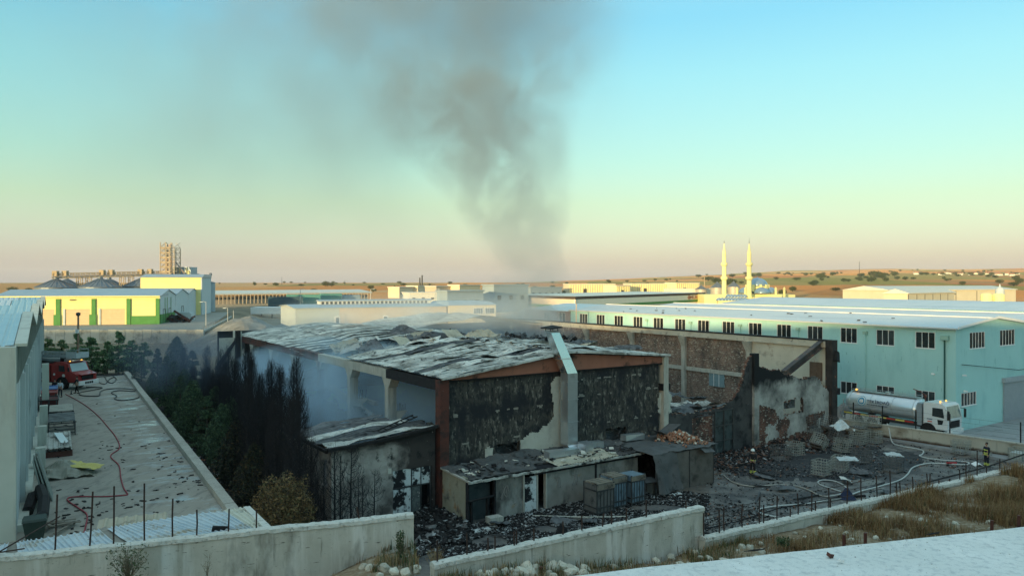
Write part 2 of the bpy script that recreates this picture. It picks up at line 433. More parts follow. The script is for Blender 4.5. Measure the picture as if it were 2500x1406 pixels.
mb = MB(); n1, n2 = 70, 46; O = Vector((-12, 27.5)); U2 = Vector((.855,.518)); V2 = Vector((-.518,.855))
for j in range(n2+1):
    for i in range(n1+1):
        p = O+U2*(i*.95-2)+V2*(j*.95-8)
        yw = float(np.interp(p.x, WLx, WLy))
        p2 = max(p.y, yw+.55)
        mb.v.append((p.x, p2, -13.99+.05*nz(p.x*.4,p2*.4)+.03*nz(p.x*1.5,p2*1.5)))
for j in range(n2):
    for i in range(n1):
        a = j*(n1+1)+i; mb.f.append((a,a+1,a+n1+2,a+n1+1)); mb.m.append(0)
tag(mb.build('burnt_yard', m_burnt, smooth=True), kind='structure')

# ------------------------------------------------------------------ the burnt factory: local frame t (x), s (y), h (z)
A_ = math.atan2(.56, .828)
C0 = Vector((-4.3, 46.7, -14.0))
def f2w(t, s, h): return Vector((C0.x+.828*t-.56*s, C0.y+.56*t+.828*s, C0.z+h))
def f2p(t, s, h):
    p = f2w(t, s, h); return (1250+F*p.x/p.y, 690-F*p.z/p.y)
def inpoly(x, y, poly):
    c = False; j = len(poly)-1
    for i in range(len(poly)):
        xi, yi = poly[i]; xj, yj = poly[j]
        if (yi > y) != (yj > y) and x < (xj-xi)*(y-yi)/(yj-yi)+xi: c = not c
        j = i
    return c
def cellwall(mb, org, ux, n, L, Hh, cell, fill, thick, jit=.35, uz=Vector((0,0,1)), mi=0, ruf=0.0):
    org = Vector(org); ux = Vector(ux); n = Vector(n)
    nx_ = max(1, round(L/cell)); nz_ = max(1, round(Hh/cell)); cx = L/nx_; cz = Hh/nz_
    G = [[fill((i+.5)*cx, (j+.5)*cz) for j in range(nz_)] for i in range(nx_)]
    def g(i, j): return 0 <= i < nx_ and 0 <= j < nz_ and G[i][j]
    idx = {}
    def vert(i, j, b):
        key = (i, j, b)
        if key in idx: return idx[key]
        s_, h_ = i*cx, j*cz
        cnt = g(i,j)+g(i-1,j)+g(i,j-1)+g(i-1,j-1)
        if 0 < cnt < 4 and 0 < i < nx_ and 0 < j < nz_ or (j == nz_ and cnt < 2 and 0 < i < nx_):
            s_ += nz(i*1.7, j*1.3, 3)*cell*jit*2; h_ += nz(i*1.3, j*1.9, 9)*cell*jit*2
        d = (thick if b else 0) + (nz(i*.9, j*.9, 20)*ruf if (ruf and not b) else 0)
        p = org+ux*s_+uz*h_-n*d
        mb.v.append(tuple(p)); idx[key] = len(mb.v)-1; return idx[key]
    for i in range(nx_):
        for j in range(nz_):
            if not G[i][j]: continue
            f = [vert(i,j,0), vert(i+1,j,0), vert(i+1,j+1,0), vert(i,j+1,0)]
            b = [vert(i,j,1), vert(i+1,j,1), vert(i+1,j+1,1), vert(i,j+1,1)]
            mb.f.append(tuple(f)); mb.m.append(mi); mb.f.append(tuple(b[::-1])); mb.m.append(mi)
            for (di, dj, a, c) in ((0,-1,0,1),(1,0,1,2),(0,1,2,3),(-1,0,3,0)):
                if not g(i+di, j+dj):
                    mb.f.append((f[a], b[a], b[c], f[c])); mb.m.append(mi)
    return mb

# brick material (bricks here are 4 px in the photograph: texture)
def brickmat(name, c1, c2, mort, sootc, lo, hi, rot=0.0, axis=(1,1,1)):
    k = NT(name); tcn = k.n('ShaderNodeTexCoord'); vec = tcn.outputs['Object']
    sp = k.n('ShaderNodeSeparateXYZ'); k.l(vec, sp.inputs[0])
    cb = k.n('ShaderNodeCombineXYZ'); k.l(k.math('ADD', sp.outputs[0], sp.outputs[1]), cb.inputs[0]); k.l(sp.outputs[2], cb.inputs[1])
    br = k.n('ShaderNodeTexBrick'); k.l(cb.outputs[0], br.inputs['Vector'])
    br.inputs['Color1'].default_value = (*c1,1); br.inputs['Color2'].default_value = (*c2,1); br.inputs['Mortar'].default_value = (*mort,1)
    br.inputs['Scale'].default_value = 1.0; br.inputs['Brick Width'].default_value = .3; br.inputs['Row Height'].default_value = .2; br.inputs['Mortar Size'].default_value = .014
    c = br.outputs['Color']
    c = k.mix(k.rng(k.noise(vec, .9, 8, .7, (1,1,.5)), lo, hi), c, sootc)
    c = k.mix(k.rng(k.noise(vec, 3.2, 6, .6, (1,1,2.2)), .57, .63), c, (.42,.38,.31))
    c = k.mix(k.rng(k.noise(vec, 4.5, 4, .6, (1,1,2.5)), .60, .64), c, (.015,.013,.012))
    b = k.n('ShaderNodeBsdfPrincipled'); k.l(c, b.inputs['Base Color']); b.inputs['Roughness'].default_value = .92
    bp = k.n('ShaderNodeBump'); bp.inputs['Strength'].default_value = .9; bp.inputs['Distance'].default_value = .04
    k.l(k.noise(vec, 7, 6, .7, (1,1,2)), bp.inputs['Height']); k.l(bp.outputs[0], b.inputs['Normal']); k.l(b.outputs[0], k.out.inputs['Surface'])
    return k.m
m_brick = brickmat('burnt_hollow_brick', (.21,.115,.085), (.29,.20,.145), (.27,.25,.21), (.08,.065,.055), .42, .68)
m_brickd = brickmat('dark_red_brick', (.16,.06,.04), (.22,.09,.06), (.12,.10,.08), (.02,.018,.017), .42, .6)

fac = thing('burnt_factory', 'burnt-out factory with collapsed metal roof, sooty front wall and silver duct', 'factory', C0, A_)
UX = Vector((1,0,0)); UY = Vector((0,1,0))
# front wall, bay 1
holes = [[(1205,1084),(1268,1078),(1270,1115),(1205,1125)], [(1478,1050),(1528,1043),(1532,1068),(1480,1075)]]
def fw(t, h):
    if h > 7.95: return False
    px, py = f2p(t+.32, 0, h)
    return not any(inpoly(px, py, q) for q in holes)
fixn(cellwall(MB(), (.32,0,0), UX, -UY, 18.2, 7.95, .22, fw, .24, ruf=.03).build('front_wall', m_sootw, fac))
# surviving plaster on it
PP = [[(1352,925),(1366,918),(1400,918),(1400,1110),(1268,1112),(1272,1080),(1282,1068),(1296,1060),(1312,1052),(1330,1040),(1345,1030),(1353,1010),(1350,980),(1347,955),(1346,935)],
      [(1610,960),(1626,950),(1640,965),(1636,985),(1640,1000),(1630,1022),(1622,1020),(1606,1005)],
      [(1183,1100),(1190,1090),(1202,1092),(1204,1122),(1184,1124)]]
def pl(t, h):
    px, py = f2p(t+.35, -.02, h)
    px += 5*nz(t*2.5, h*2.5); py += 4*nz(h*2.5, t*2.5, 4)
    return any(inpoly(px, py, q) for q in PP)
m_plw = mat('bare_plaster', (.50,.49,.42), (.58,.57,.50), 1.2, bump=.2, bscale=4, layers=[((.06,.055,.05), 3.5, .66, .72), ((.33,.32,.28), .8, .5, .75)])
for pq in PP:
    def pl1(t, h, pq=pq):
        px, py = f2p(t+.35, -.02, h+2.2); px += 5*nz(t*2.5, h*2.5); py += 4*nz(h*2.5, t*2.5, 4)
        return inpoly(px, py, pq)
    fixn(cellwall(MB(), (.35,-.03,2.2), UX, -UY, 20, 6, .12, pl1, .028).build('plaster', m_plw, fac))
for hb_, t0_, t1_ in ((3.75,.4,8.2),(5.6,.4,8.4),(5.95,10,18.4),(3.9,10,18.3),(7.1,11,18.4)):
    tag(fixn(cellwall(MB(), (t0_,-.018,hb_), UX, -UY, t1_-t0_, .3, .10, lambda t,h,hb_=hb_: abs(h-.15+.1*nz(t*.8,hb_)) < -.03+.22*nz(t*2.6,hb_*3,h*2) , .016).build('mortar_band', m_fleck, fac)), kind='stuff')
# twisted metal inside the openings
for hx, hz, n_ in ((4.7, 3.0, 26), (14.2, 3.1, 34)):
    mb = MB()
    for i in range(n_):
        a = Vector((hx+rnd(-1.1,1.1), rnd(.1,.5), hz+rnd(-.5,.6))); b = a+Vector((rnd(-.9,.9), rnd(0,.5), rnd(-.4,.5)))
        mb.bar(a, b, rnd(.02,.09), .02)
    mb.box(hx-1.3,.9,hz-1.0,hx+1.3,1.0,hz+1.0)
    mb.build('twisted_metal', m_sheetd, fac)
# gable fascia: brown panels
rt = [(0, 8.08), (9.7, 9.22), (19.0, 8.5)]
def roofh(t): return float(np.interp(t, [a for a, b in rt], [b for a, b in rt]))
tt = [0.15, 2.6, 5.2, 7.8, 10.2, 12.8, 15.4, 18.75]
for a, b in zip(tt[:-1], tt[1:]):
    ms = [a] + ([9.7] if a < 9.7 < b else []) + [b-.012]
    poly = [(a, 7.96), (b-.012, 7.96)] + [(m, roofh(m)-.02) for m in ms[::-1]]
    fixn(MB().prism(poly, -.12, .06, 'xz').build('fascia_panel', m_brown, fac))
mb = MB()
for a, b in ((0,9.7),(9.7,19.0)):
    mb.bar((a, -.16, roofh(a)-.05), (b, -.16, roofh(b)-.05), .10, .09)
    mb.bar((a, -.15, roofh(a)-.05), (b, -.15, 7.98), .001, .001)
mb.box(.1,-.17,7.86,18.9,-.10,7.96)
mb.build('edge_trim', m_black, fac)
# columns of the front
def column(t, s, w, d, h0, h1, m_, nm='column'):
    return MB().box(t-w/2, s-d/2, h0, t+w/2, s+d/2, h1).build(nm, m_, fac)
column(0, 0, .62, .62, 0, 8.0, m_rust)
c = column(19.0, -.02, .5, .6, 0, 8.4, m_conc)
MB().box(18.65,-.3,5.9,19.45,.25,6.4).build('bracket', m_black, c)
column(29.6, -.02, .62, .5, 0, 8.1, m_plastg)
mb = MB(); mb.box(40.1,-.35,0,40.9,.35,8.75)
c = mb.build('column', mat('charred_column', (.02,.018,.018), (.06,.05,.045), 1, bump=.5, bscale=6, layers=[((.24,.09,.05), .8, .6, .68)]), fac)
mb = MB(); mb.obox((40.75,-.1,7.3), (.9,.7,.9), Euler((0,.2,.3)).to_matrix(), 0, .12); MB().obox((41.05,-.2,4.1),(.5,.5,.55),None,0,.1).build('bracket', m_black, c)
mb.build('bracket', m_black, c)
td0 = lambda px: (lambda r: (4.3+r*46.7)/(.828-r*.56))((px-1250)/F)
# front wall, bay 2 : broken brick wall with render left on it
top2 = [(1626,1005),(1660,1012),(1690,1008),(1730,1003),(1765,993),(1790,975),(1805,952),(1814,925),(1820,900),(1826,882),(1834,868),(1846,888),(1862,900),(1885,905),(1902,903),(1915,914),(1935,918),(1950,926),(1972,924),(1988,917),(2000,926),(2006,942),(2016,952),(2030,958),(2060,960),(2060,1300),(1620,1300)]
win2 = [(1912,980),(1960,970),(1960,1005),(1913,1013)]
door2 = [(1688,1018),(1740,1006),(1785,1000),(1790,1150),(1688,1160)]
def w2(t, h):
    px, py = f2p(t+19.28, 0, h); py += 5*nz(t*1.6, 4.0)+2.5*nz(t*5, 8.0)
    return inpoly(px, py, top2) and not inpoly(px, py, win2) and not inpoly(px, py, door2)
fixn(cellwall(MB(), (19.28,0,0), UX, -UY, 20.8, 8.6, .16, w2, .25, ruf=.03).build('broken_front_wall', m_brickd, fac))
off = [[(1842,988),(1882,992),(1896,1005),(1900,1020),(1892,1036),(1868,1042),(1872,1062),(1866,1078),(1880,1085),(1872,1100),(1842,1062)],
       [(1900,1022),(1925,1018),(1930,1035),(1920,1060),(1905,1070),(1896,1050)],
       [(1968,1018),(1990,1010),(2012,1002),(2014,1012),(1995,1022),(1992,1040),(1976,1045),(1966,1030)],
       [(1842,1075),(1870,1082),(1890,1070),(1915,1068),(1940,1056),(1965,1052),(1990,1060),(2040,1040),(2040,1300),(1842,1300)]]
def rn2(t, h):
    if not w2(t, h) : return False
    px, py = f2p(t+19.28, -.03, h); px += 6*nz(t*3, h*3); py += 5*nz(h*3, t*3, 4)
    if any(inpoly(px, py, q) for q in off): return False
    return True
TS = td0(1846)
m_sootr = mat('soot_black_render', (.035,.035,.037), (.085,.083,.08), .7, bump=.35, bscale=6, layers=[((.20,.195,.18), .9, .55, .75, (1,1,.5), ('Z', 3.2, .6)), ((.012,.012,.014), .8, .5, .62)])
fixn(cellwall(MB(), (19.28,-.035,0), UX, -UY, TS-19.28, 8.6, .15, rn2, .033).build('sooty_render', m_sootr, fac))
fixn(cellwall(MB(), (TS+.01,-.035,0), UX, -UY, 40.05-TS, 8.6, .15, lambda t,h: rn2(t+TS-19.27,h), .033).build('render_coat', m_plastg, fac))
mb = MB(); mb.box(32.5,.35,3.0,35.6,.4,5.2); 
for i in range(14):
    a = Vector((33.0+rnd(0,2), .2, 3.2+rnd(0,1.6))); mb.bar(a, a+Vector((rnd(-.8,.8),.1,rnd(-.5,.6))), .05)
mb.build('window_debris', m_sheetd, fac)
# big dark doors in bay 2
td = lambda px: (lambda r: (4.3+r*46.7)/(.828-r*.56))((px-1250)/F)
d0, d1, d2 = td(1690), td(1740), td(1787)
mb = MB(); mb.box(d0,.05,0,d1,.2,3.4); mb.build('brick_infill', m_brickd, fac)
m_door = mat('burnt_metal_door', (.045,.06,.065), (.09,.11,.11), 1.5, rough=.5, metal=.3, bump=.3, layers=[((.19,.21,.2), 3, .58, .7, (1,1,.3)), (SOOT, 1, .5, .65)])
for a, b in ((d1+.05, (d1+d2)/2-.03), ((d1+d2)/2+.03, d2-.05)):
    dr = MB().box(a,-.12,.05,b,-.05,3.75).build('door', m_door, fac)
    mb = MB()
    for x0 in (a, b): mb.box(x0-.05,-.2,.05,x0+.05,-.125,3.8)
    for z0 in (.1, 1.3, 2.5, 3.7): mb.box(a+.06,-.19,z0,b-.06,-.125,z0+.09)
    mb.build('door_frame', m_steel, dr)
# fallen metal sheets inside bay 2 behind the low wall
def corr(mb, O_, A, B, nr, na, amp=.04, warp=None, mi=0, edge=.0):
    """ribbed sheet: A across the ribs, B along them"""
    O_ = Vector(O_); A = Vector(A); B = Vector(B); N = A.cross(B).normalized(); us = []
    for i in range(nr):
        for f_, z_ in ((0,0),(.55,0),(.68,1),(.87,1)): us.append(((i+f_)/nr, z_*amp))
    us.append((1.0, 0)); o = len(mb.v); nu = len(us)
    for j in range(na+1):
        v_ = j/na
        for (u_, z_) in us:
            p = O_+A*u_+B*v_+N*z_
            if edge and j in (0, na): p += B.normalized()*edge*nz(u_*9, j, O_.x+O_.y)
            if warp: p += warp(p, u_, v_)
            mb.v.append(tuple(p))
    for j in range(na):
        for i in range(nu-1):
            a = o+j*nu+i; mb.f.append((a, a+1, a+nu+1, a+nu)); mb.m.append(mi)
    return mb
def crumple(k1, a1, k2=2.2, a2=.05):
    sd = rnd(0, 99)
    return lambda p, u, v: Vector((0,0, a1*nz(p.x*k1, p.y*k1, sd)+a2*nz(p.x*k2, p.y*k2, sd+5)))
for i in range(13):
    t0 = rnd(19.5, 25.5); s0 = rnd(.8, 7)
    M = Euler((rnd(-.3,.3), rnd(-.3,.3), rnd(-.5,.6))).to_matrix()
    mb = corr(MB(), (t0, s0, 3.6+rnd(-.5,.8)), M@Vector((rnd(1,1.6),0,0)), M@Vector((0,rnd(3,5),0)), 4, 10, .04, crumple(.6,.5,2,.15))
    mb.build('fallen_sheet', m_sheet if i % 2 else m_sheetd, fac)
mb = MB()
for i in range(10):
    mb.obox((19.6+i*1.15+rnd(-.3,.3), rnd(.5,1.5), 3.9+rnd(-.3,.2)), (rnd(1,2.4),rnd(.6,1.5),.12), Euler((rnd(-.3,.3),rnd(-.25,.25),rnd(-.5,.5))).to_matrix(), 0, .06)
mb.build('rubble', m_sheetd, fac)
# diagonal fallen roof beam
t_a = td(1915)
mb = MB()
pa = Vector((37.9-3.2, .9, 5.9)); pb = Vector((40.2, .9, 8.3))
mb.bar(pa+Vector((0,0,.30)), pb+Vector((0,0,.30)), .5, .08); mb.bar(pa-Vector((0,0,.30)), pb-Vector((0,0,.30)), .5, .08); mb.bar(pa, pb, .06, .56)
mb.build('fallen_beam', mat('scorched_beam', (.05,.045,.045), (.12,.10,.09), 1, rough=.7, layers=[((.22,.12,.08), 1.0, .52, .62)]), fac)
# right wall: plastered bay, brick bays, columns and ring beam (inner face seen)
TR = 40.5; cs = [9.1, 17.9, 26.2, 34.6, 43.2, 51.8]
MB().box(TR-.02, .36, 0, TR+.22, 9.0, 8.05).build('plastered_wall', mat('pale_plaster', (.50,.47,.38), (.60,.57,.47), .6, bump=.2, bscale=4, layers=[((.25,.23,.2), .9, .55, .75), ((.36,.20,.10), .45, .58, .75), ((.05,.05,.05), 1.1, .66, .75)]), fac)
o = MB().box(TR-.10,.9,4.9,TR-.03,2.2,6.6).build('door_panel', mat('brown_board', (.10,.065,.045), (.15,.10,.07), 2), fac)
ss = [9.1]+cs[1:]+[60]
wins = [(12.35,14.3,3.05,4.4)]
for a, b in zip(ss[:-1], ss[1:]):
    def fr(s_, h_, a=a):
        s1 = a+.25+s_
        return not any(w0 < s1 < w1 and z0 < h_ < z1 for w0, w1, z0, z1 in wins)
    fixn(cellwall(MB(), (TR, a+.25, 0), UY, -UX, b-a-.5, 8.04, .3, fr, .22, ruf=.05).build('brick_panel', m_brick, fac))
for s_ in cs:
    c = MB().box(TR-.32, s_-.25, 0, TR+.2, s_+.25, 8.04).build('column', m_conc, fac)
    MB().hexa([(TR-.34,s_-.26,7.0),(TR-.33,s_-.26,7.0),(TR-.33,s_+.26,7.0),(TR-.34,s_+.26,7.0)],[(TR-.7,s_-.45,8.03),(TR-.33,s_-.45,8.03),(TR-.33,s_+.45,8.03),(TR-.7,s_+.45,8.03)]).build('corbel', m_conc, c)
MB().box(TR-.30,.36,8.06,TR+.25,60,8.62).build('ring_beam', mat('cream_concrete', (.45,.42,.34), (.55,.52,.43), .8, bump=.3, bscale=5, layers=[((.06,.055,.05), 1.2, .58, .7), ((.3,.2,.14), .5, .55, .8)]), fac)
MB().box(TR-.34,.3,8.63,TR+.3,60,8.75).build('coping', m_black, fac)
for a, b in ((9.4,17.6),(18.2,25.9),(26.5,34.3)):
    MB().box(TR-.2, a, 4.35, TR-.06, b, 4.75).build('lintel_beam', m_conc, fac)
w = MB().box(TR-.13,12.3,3.0,TR-.07,14.35,4.45).build('window_shutter', mat('blue_shutter', (.16,.25,.28), (.22,.31,.33), 3, rough=.5, layers=[((.1,.12,.12), 3, .6, .7)]), fac)
mb = MB()
for s_ in (12.95,13.65): mb.box(TR-.16,s_,3.0,TR-.135,s_+.05,4.45)
mb.build('shutter_bar', m_white, w)
# back wall, centre line and left line
MB().box(0,58,0,TR-.4,58.25,7.9).build('back_wall', m_plastg, fac)
for s_ in (15,24,33,42,51): column(19.2, s_, .5, .5, 0, 7.6, m_conc)
ls = [7.7, 14.6, 21.3, 28.2, 35, 42]
for i, s_ in enumerate(ls):
    mm = m_conc if i != 2 else m_rust
    c = column(0, s_, .42, .55, 0, 7.35, mm)
    MB().box(.24, s_-.16, 0, .50, s_+.16, 7.3).build('column_pier', m_conc, c)
    MB().hexa([(.5,s_-.15,4.1),(.52,s_-.15,4.1),(.52,s_+.15,4.1),(.5,s_+.15,4.1)],[(.5,s_-.15,4.95),(1.35,s_-.15,4.95),(1.35,s_+.15,4.95),(.5,s_+.15,4.95)]).build('corbel', m_plw, c)
    mb = MB()
    for q in range(5): mb.bar((.7+q*.13, s_+rnd(-.1,.1), 4.95), (.7+q*.13+rnd(-.06,.06), s_+rnd(-.1,.1), 5.5+rnd(-.2,.2)), .02)
    mb.build('corbel_rebar', m_rebar, c)
    MB().hexa([(-.2,s_-.3,6.7),(.5,s_-.3,6.7),(.5,s_+.3,6.7),(-.2,s_+.3,6.7)],[(-.2,s_-.75,7.34),(.5,s_-.75,7.34),(.5,s_+.75,7.34),(-.2,s_+.75,7.34)]).build('column_head', m_conc, c)
edges = [0.35]+ls+[47]
for a, b in zip(edges[:-1], edges[1:]):
    M = m_conc if a < 20 else m_rust
    MB().hexa([(-.25,a,7.36),(.3,a,7.36),(.3,b-.02,7.36),(-.25,b-.02,7.36)],[(-.25,a,7.98),(.3,a,7.98),(.3,b-.02,7.98),(-.25,b-.02,7.98)]).build('edge_beam', m_char if a<5 else M, fac)
def lw(s_, h_):
    return h_ < 4.1+1.1*nz(s_*.35, 2)+.4*nz(s_*1.4, 7)-(0 if s_ > 3 else -1.0)
fixn(cellwall(MB(), (-.1,.35,0), UY, -UX, 46, 6, .3, lw, .2).build('side_wall', m_sootw, fac))
# fallen crane beam inside
mb = MB(); mb.bar((.6,20.5,5.2),(1.2,13.0,3.6),.35,.45); mb.bar((1.5,23,4.6),(3,16.5,4.1),.3,.3)
mb.build('fallen_beam', m_conc, fac)
MB().box(0.4,46.8,0,18.8,47.05,8.0).build('gable_wall', m_plastg, fac)
mb = MB(); mb.box(-.9,45.4,4.6,-.3,46.9,8.6); mb.box(-2.6,45.9,4.2,-1.0,46.0,7.9); mb.build('broken_corner_wall', m_plw, fac)
mb = MB(); mb.bar((-3.0,45.6,4.5),(-.4,46.2,8.3),.5,.3); mb.box(-1.0,45.2,4.0,-.5,45.6,8.7); mb.build('charred_frame', m_black, fac)
# inner dark partition seen through the openings
MB().box(18.9,.5,0,19.1,14.5,5.8).build('inner_wall', m_plastg, fac)
mb = MB()
for i in range(160):
    mb.obox((rnd(1,18), rnd(1,44), rnd(.1,2.6)*abs(nz(i*.3,1))*2.2+.2), (rnd(.3,2.2),rnd(.3,2.2),rnd(.05,.5)), Euler((rnd(-.6,.6),rnd(-.6,.6),rnd(0,3))).to_matrix(), i % 2, .05)
for i in range(120):
    mb.obox((rnd(20,40), rnd(2,56), .3+1.6*abs(nz(i*.3,1))), (rnd(.3,2.5),rnd(.3,2.2),rnd(.05,.5)), Euler((rnd(-.6,.6),rnd(-.6,.6),rnd(0,3))).to_matrix(), i % 2, .05)
tag(mb.build('rubble', [m_sheetd, m_black], fac), kind='stuff')
mb = MB()
for cx, cy, r_, hh in ((9,12,6,3.2),(5,20,5,3.6),(13,24,6,4.2),(9,38,8,3.5)):
    for j in range(9):
        for i in range(20):
            pass
def heap(name, cx, cy, rx, ry, hh, m_, par, z0=0, n=26, rough_=.35):
    mb = MB()
    for j in range(n+1):
        for i in range(n+1):
            u, v = i/n*2-1, j/n*2-1; d = math.hypot(u, v)
            z = hh*(.5+.5*math.cos(math.pi*min(1,d)))*(1+rough_*nz(u*5+cx, v*5+cy))+rough_*.5*hh*max(0,min(1,(1.1-d)*3))*nz(u*9+cx, v*9+cy, 3)-(.3 if d > .98 else 0)
            mb.v.append((cx+u*rx, cy+v*ry, z0+z))
    for j in range(n):
        for i in range(n):
            a = j*(n+1)+i; mb.f.append((a, a+1, a+n+2, a+n+1)); mb.m.append(0)
    return mb.build(name, m_, par)
heap('ash_heap', 8, 10, 8, 7, 3.4, m_sootw, fac); heap('ash_heap', 7, 22, 7, 7, 3.8, m_sootw, fac); heap('ash_heap', 29, 14, 10, 10, 2.4, m_sootw, fac)

# roofs ------------------------------------------------------------------
# bay 1 front: warped ribbed sheets, both slopes, s -0.4 .. 15
n_s = 16
for side in (0, 1):
    for i in range(n_s):
        s0 = -.45+i*.98; s1 = s0+1.02
        a, b = ((-.25, 9.9) if side == 0 else (9.6, 19.1))
        ha, hb = roofh(max(a,0))+.12, roofh(b)+.12
        if side: ha += .04
        if s0 > 12 and side == 0: b -= rnd(0, 3)
        lift = 0 if i < 2 else 1
        sd = i*3.1+side*50
        def wp(p, u, v, sd=sd, s0=s0, lift=lift):
            e = min(1, max(0, (p.x)*.8), max(0, (19.3-p.x)*.8)) if lift else .25
            z = .26*nz(p.x*.20, p.y*1.1, 5)+.17*nz(p.x*.5, p.y*2.3, sd*.2)+.09*nz(p.x*1.3, p.y*1.3, sd)+(.22*max(0,nz(p.x*.3,s0*2.1,31)-.1))
            return Vector((0, .06*nz(p.x*.5, sd), e*z + .05*nz(p.x*2.4,p.y*.4,sd)))
        if (i*7+side*3) % 11 == 4 and i > 2: b = a+(b-a)*.62; hb = ha+(hb-ha)*.62
        corr(MB(), (a, s0, ha), (0, s1-s0, 0), (b-a, 0, hb-ha), 4, 22, .045, wp, edge=.25).build('roof_sheet', m_sheetd if (i*5+side*4) % 9 == 6 else m_sheet, fac)
# eave trim of the front edge, crumpled
mb = MB()
for a, b in ((-.3,9.7),(9.7,19.2)):
    N_ = 20
    for q in range(N_):
        x0 = a+(b-a)*q/N_; x1 = a+(b-a)*(q+1)/N_
        z0 = roofh(max(0,min(19,x0)))+.07+.07*nz(x0*1.1,3); z1 = roofh(max(0,min(19,x1)))+.07+.07*nz(x1*1.1,3)
        mb.hexa([(x0,-.62,z0-.07),(x1,-.62,z1-.07),(x1,-.46,z1-.09),(x0,-.46,z0-.09)],[(x0,-.6,z0+.06),(x1,-.6,z1+.06),(x1,-.47,z1+.06),(x0,-.47,z0+.06)])
mb.build('roof_trim', m_sheet, fac)
# collapsed middle: tumbled panels
for i in range(96):
    t0 = rnd(1.5, 18.5); s0 = rnd(14.0, 25.5)
    if i > 72: t0 = rnd(19, 33); s0 = rnd(16, 34)
    k_ = random.random()
    mm = m_sheetd if k_ < .50 else (m_cream if k_ < .76 else m_sheet)
    w_, l_ = rnd(1.2, 2.8), rnd(2.0, 5.5)
    M = Euler((rnd(-.22,.22), rnd(-.30,.30), rnd(-.9,1.2))).to_matrix()
    hb = roofh(min(19,t0))-.55+rnd(-.5,.35) if i <= 72 else 6.9+rnd(-1,.6)
    mb = MB()
    corr(mb, (t0, s0, hb), M@Vector((w_,0,0)), M@Vector((0,l_*.6,0)), 5, 6, .05, crumple(.5,.5,1.6,.14))
    mb.build('tumbled_panel', mm, fac)
for (t0, s0, h0, w_, l_, rx, ry, rz, mm) in ((2.5,13.5,8.2,6.5,2.6,.05,-.06,.1,m_sheetd),(5.5,16.5,8.3,6.0,2.4,-.12,-.02,.15,m_sheetd),(9.8,17.5,8.3,1.4,2.2,.5,.25,.5,m_cream),(7,19.5,8.0,2.6,1.8,.75,.1,.6,m_cream),(11.5,16.5,8.6,3.0,2.6,.28,.1,.2,m_cream),(12.2,20.0,8.4,2.4,2,.7,.0,.4,m_cream)):
    M = Euler((rx, ry, rz)).to_matrix()
    corr(MB(), (t0, s0, h0), M@Vector((w_,0,0)), M@Vector((0,l_,0)), 7, 8, .03, crumple(.4,.35,1.4,.08)).build('fallen_roof_panel', mm, fac)
mb = MB()
for i in range(420):
    t0 = rnd(8, 30); s0 = rnd(22, 32)
    h = 7.3+1.0*nz(t0*.3, s0*.3)+rnd(-.4,.5)+.5*math.exp(-((t0-17)/3)**2)
    mb.obox((t0, s0, h), (rnd(.1,1.0),rnd(.1,.7),rnd(.03,.3)), Euler((rnd(-1,1),rnd(-1,1),rnd(0,3))).to_matrix(), i % 2, .04)
tag(mb.build('roof_debris', [m_sheetd, m_black], fac), kind='stuff')
heap('debris_mound', 14, 27, 16, 7, 2.6, m_sheetd, fac, z0=5.4, n=40, rough_=.6)
# bay 1 far: s 25..47, aligned sheets, sagging
for side in (0, 1):
    for i in range(15):
        s0 = 24.5+i*1.52; s1 = s0+1.40
        a, b = ((-.3, 9.75) if side == 0 else (9.7, 19.2))
        ha, hb = roofh(max(a,0)), roofh(b)
        for hf in (0, 1):
            a1 = a+(b-a)*hf*.5; b1 = a+(b-a)*(.5+hf*.5)-.14; h1 = ha+(hb-ha)*hf*.5; h2 = ha+(hb-ha)*(.5+hf*.5)
            sag = max(0, (31-s0)*.12)
            sd2 = rnd(0,50)
            def wp(p, u, v, sag=sag, sd2=sd2): return Vector((0,0,.10+.24*nz(p.x*.2,p.y*.22,4)+.035*nz(p.x*.8,p.y*.8,sd2)-sag*(.5+.5*nz(p.x*.4,2))-.10*abs(2*v-1)**3))
            corr(MB(), (a1, s0, h1), (0, s1-s0, 0), (b1-a1, 0, h2-h1), 4, 7, .035, wp).build('roof_sheet', m_sheet, fac)
for side in (0, 1):
    a, b = ((-.3, 9.7) if side == 0 else (9.7, 19.2)); ha, hb = roofh(max(a,0))-.22, roofh(b)-.22
    mb = MB(); NN = 14
    for q in range(NN):
        for r_ in range(30):
            def pz(u, v): x = a+(b-a)*u; y = 24.6+22.6*v; return (x, y, ha+(hb-ha)*u+.24*nz(x*.2,y*.22,4)-max(0,(31-y)*.12)*(.5+.5*nz(x*.4,2)))
            mb.add([pz(q/NN,r_/30),pz((q+1)/NN,r_/30),pz((q+1)/NN,(r_+1)/30),pz(q/NN,(r_+1)/30)],[(0,1,2,3)])
    mb.build('roof_underlay', m_sheetd, fac)
# bay 2 far roof
for side in (0, 1):
    for i in range(8):
        s0 = 44+i*1.9
        a, b = ((19.3, 30) if side == 0 else (30, 40.3)); ha, hb = ((8.2, 9.7) if side == 0 else (9.7, 8.4))
        def wp(p, u, v): return Vector((0,0,.35*nz(p.x*.2,p.y*.25,9)))
        corr(MB(), (a, s0, ha), (0, 1.86, 0), (b-a, 0, hb-ha), 3, 8, .035, wp).build('roof_sheet', m_sheet, fac)

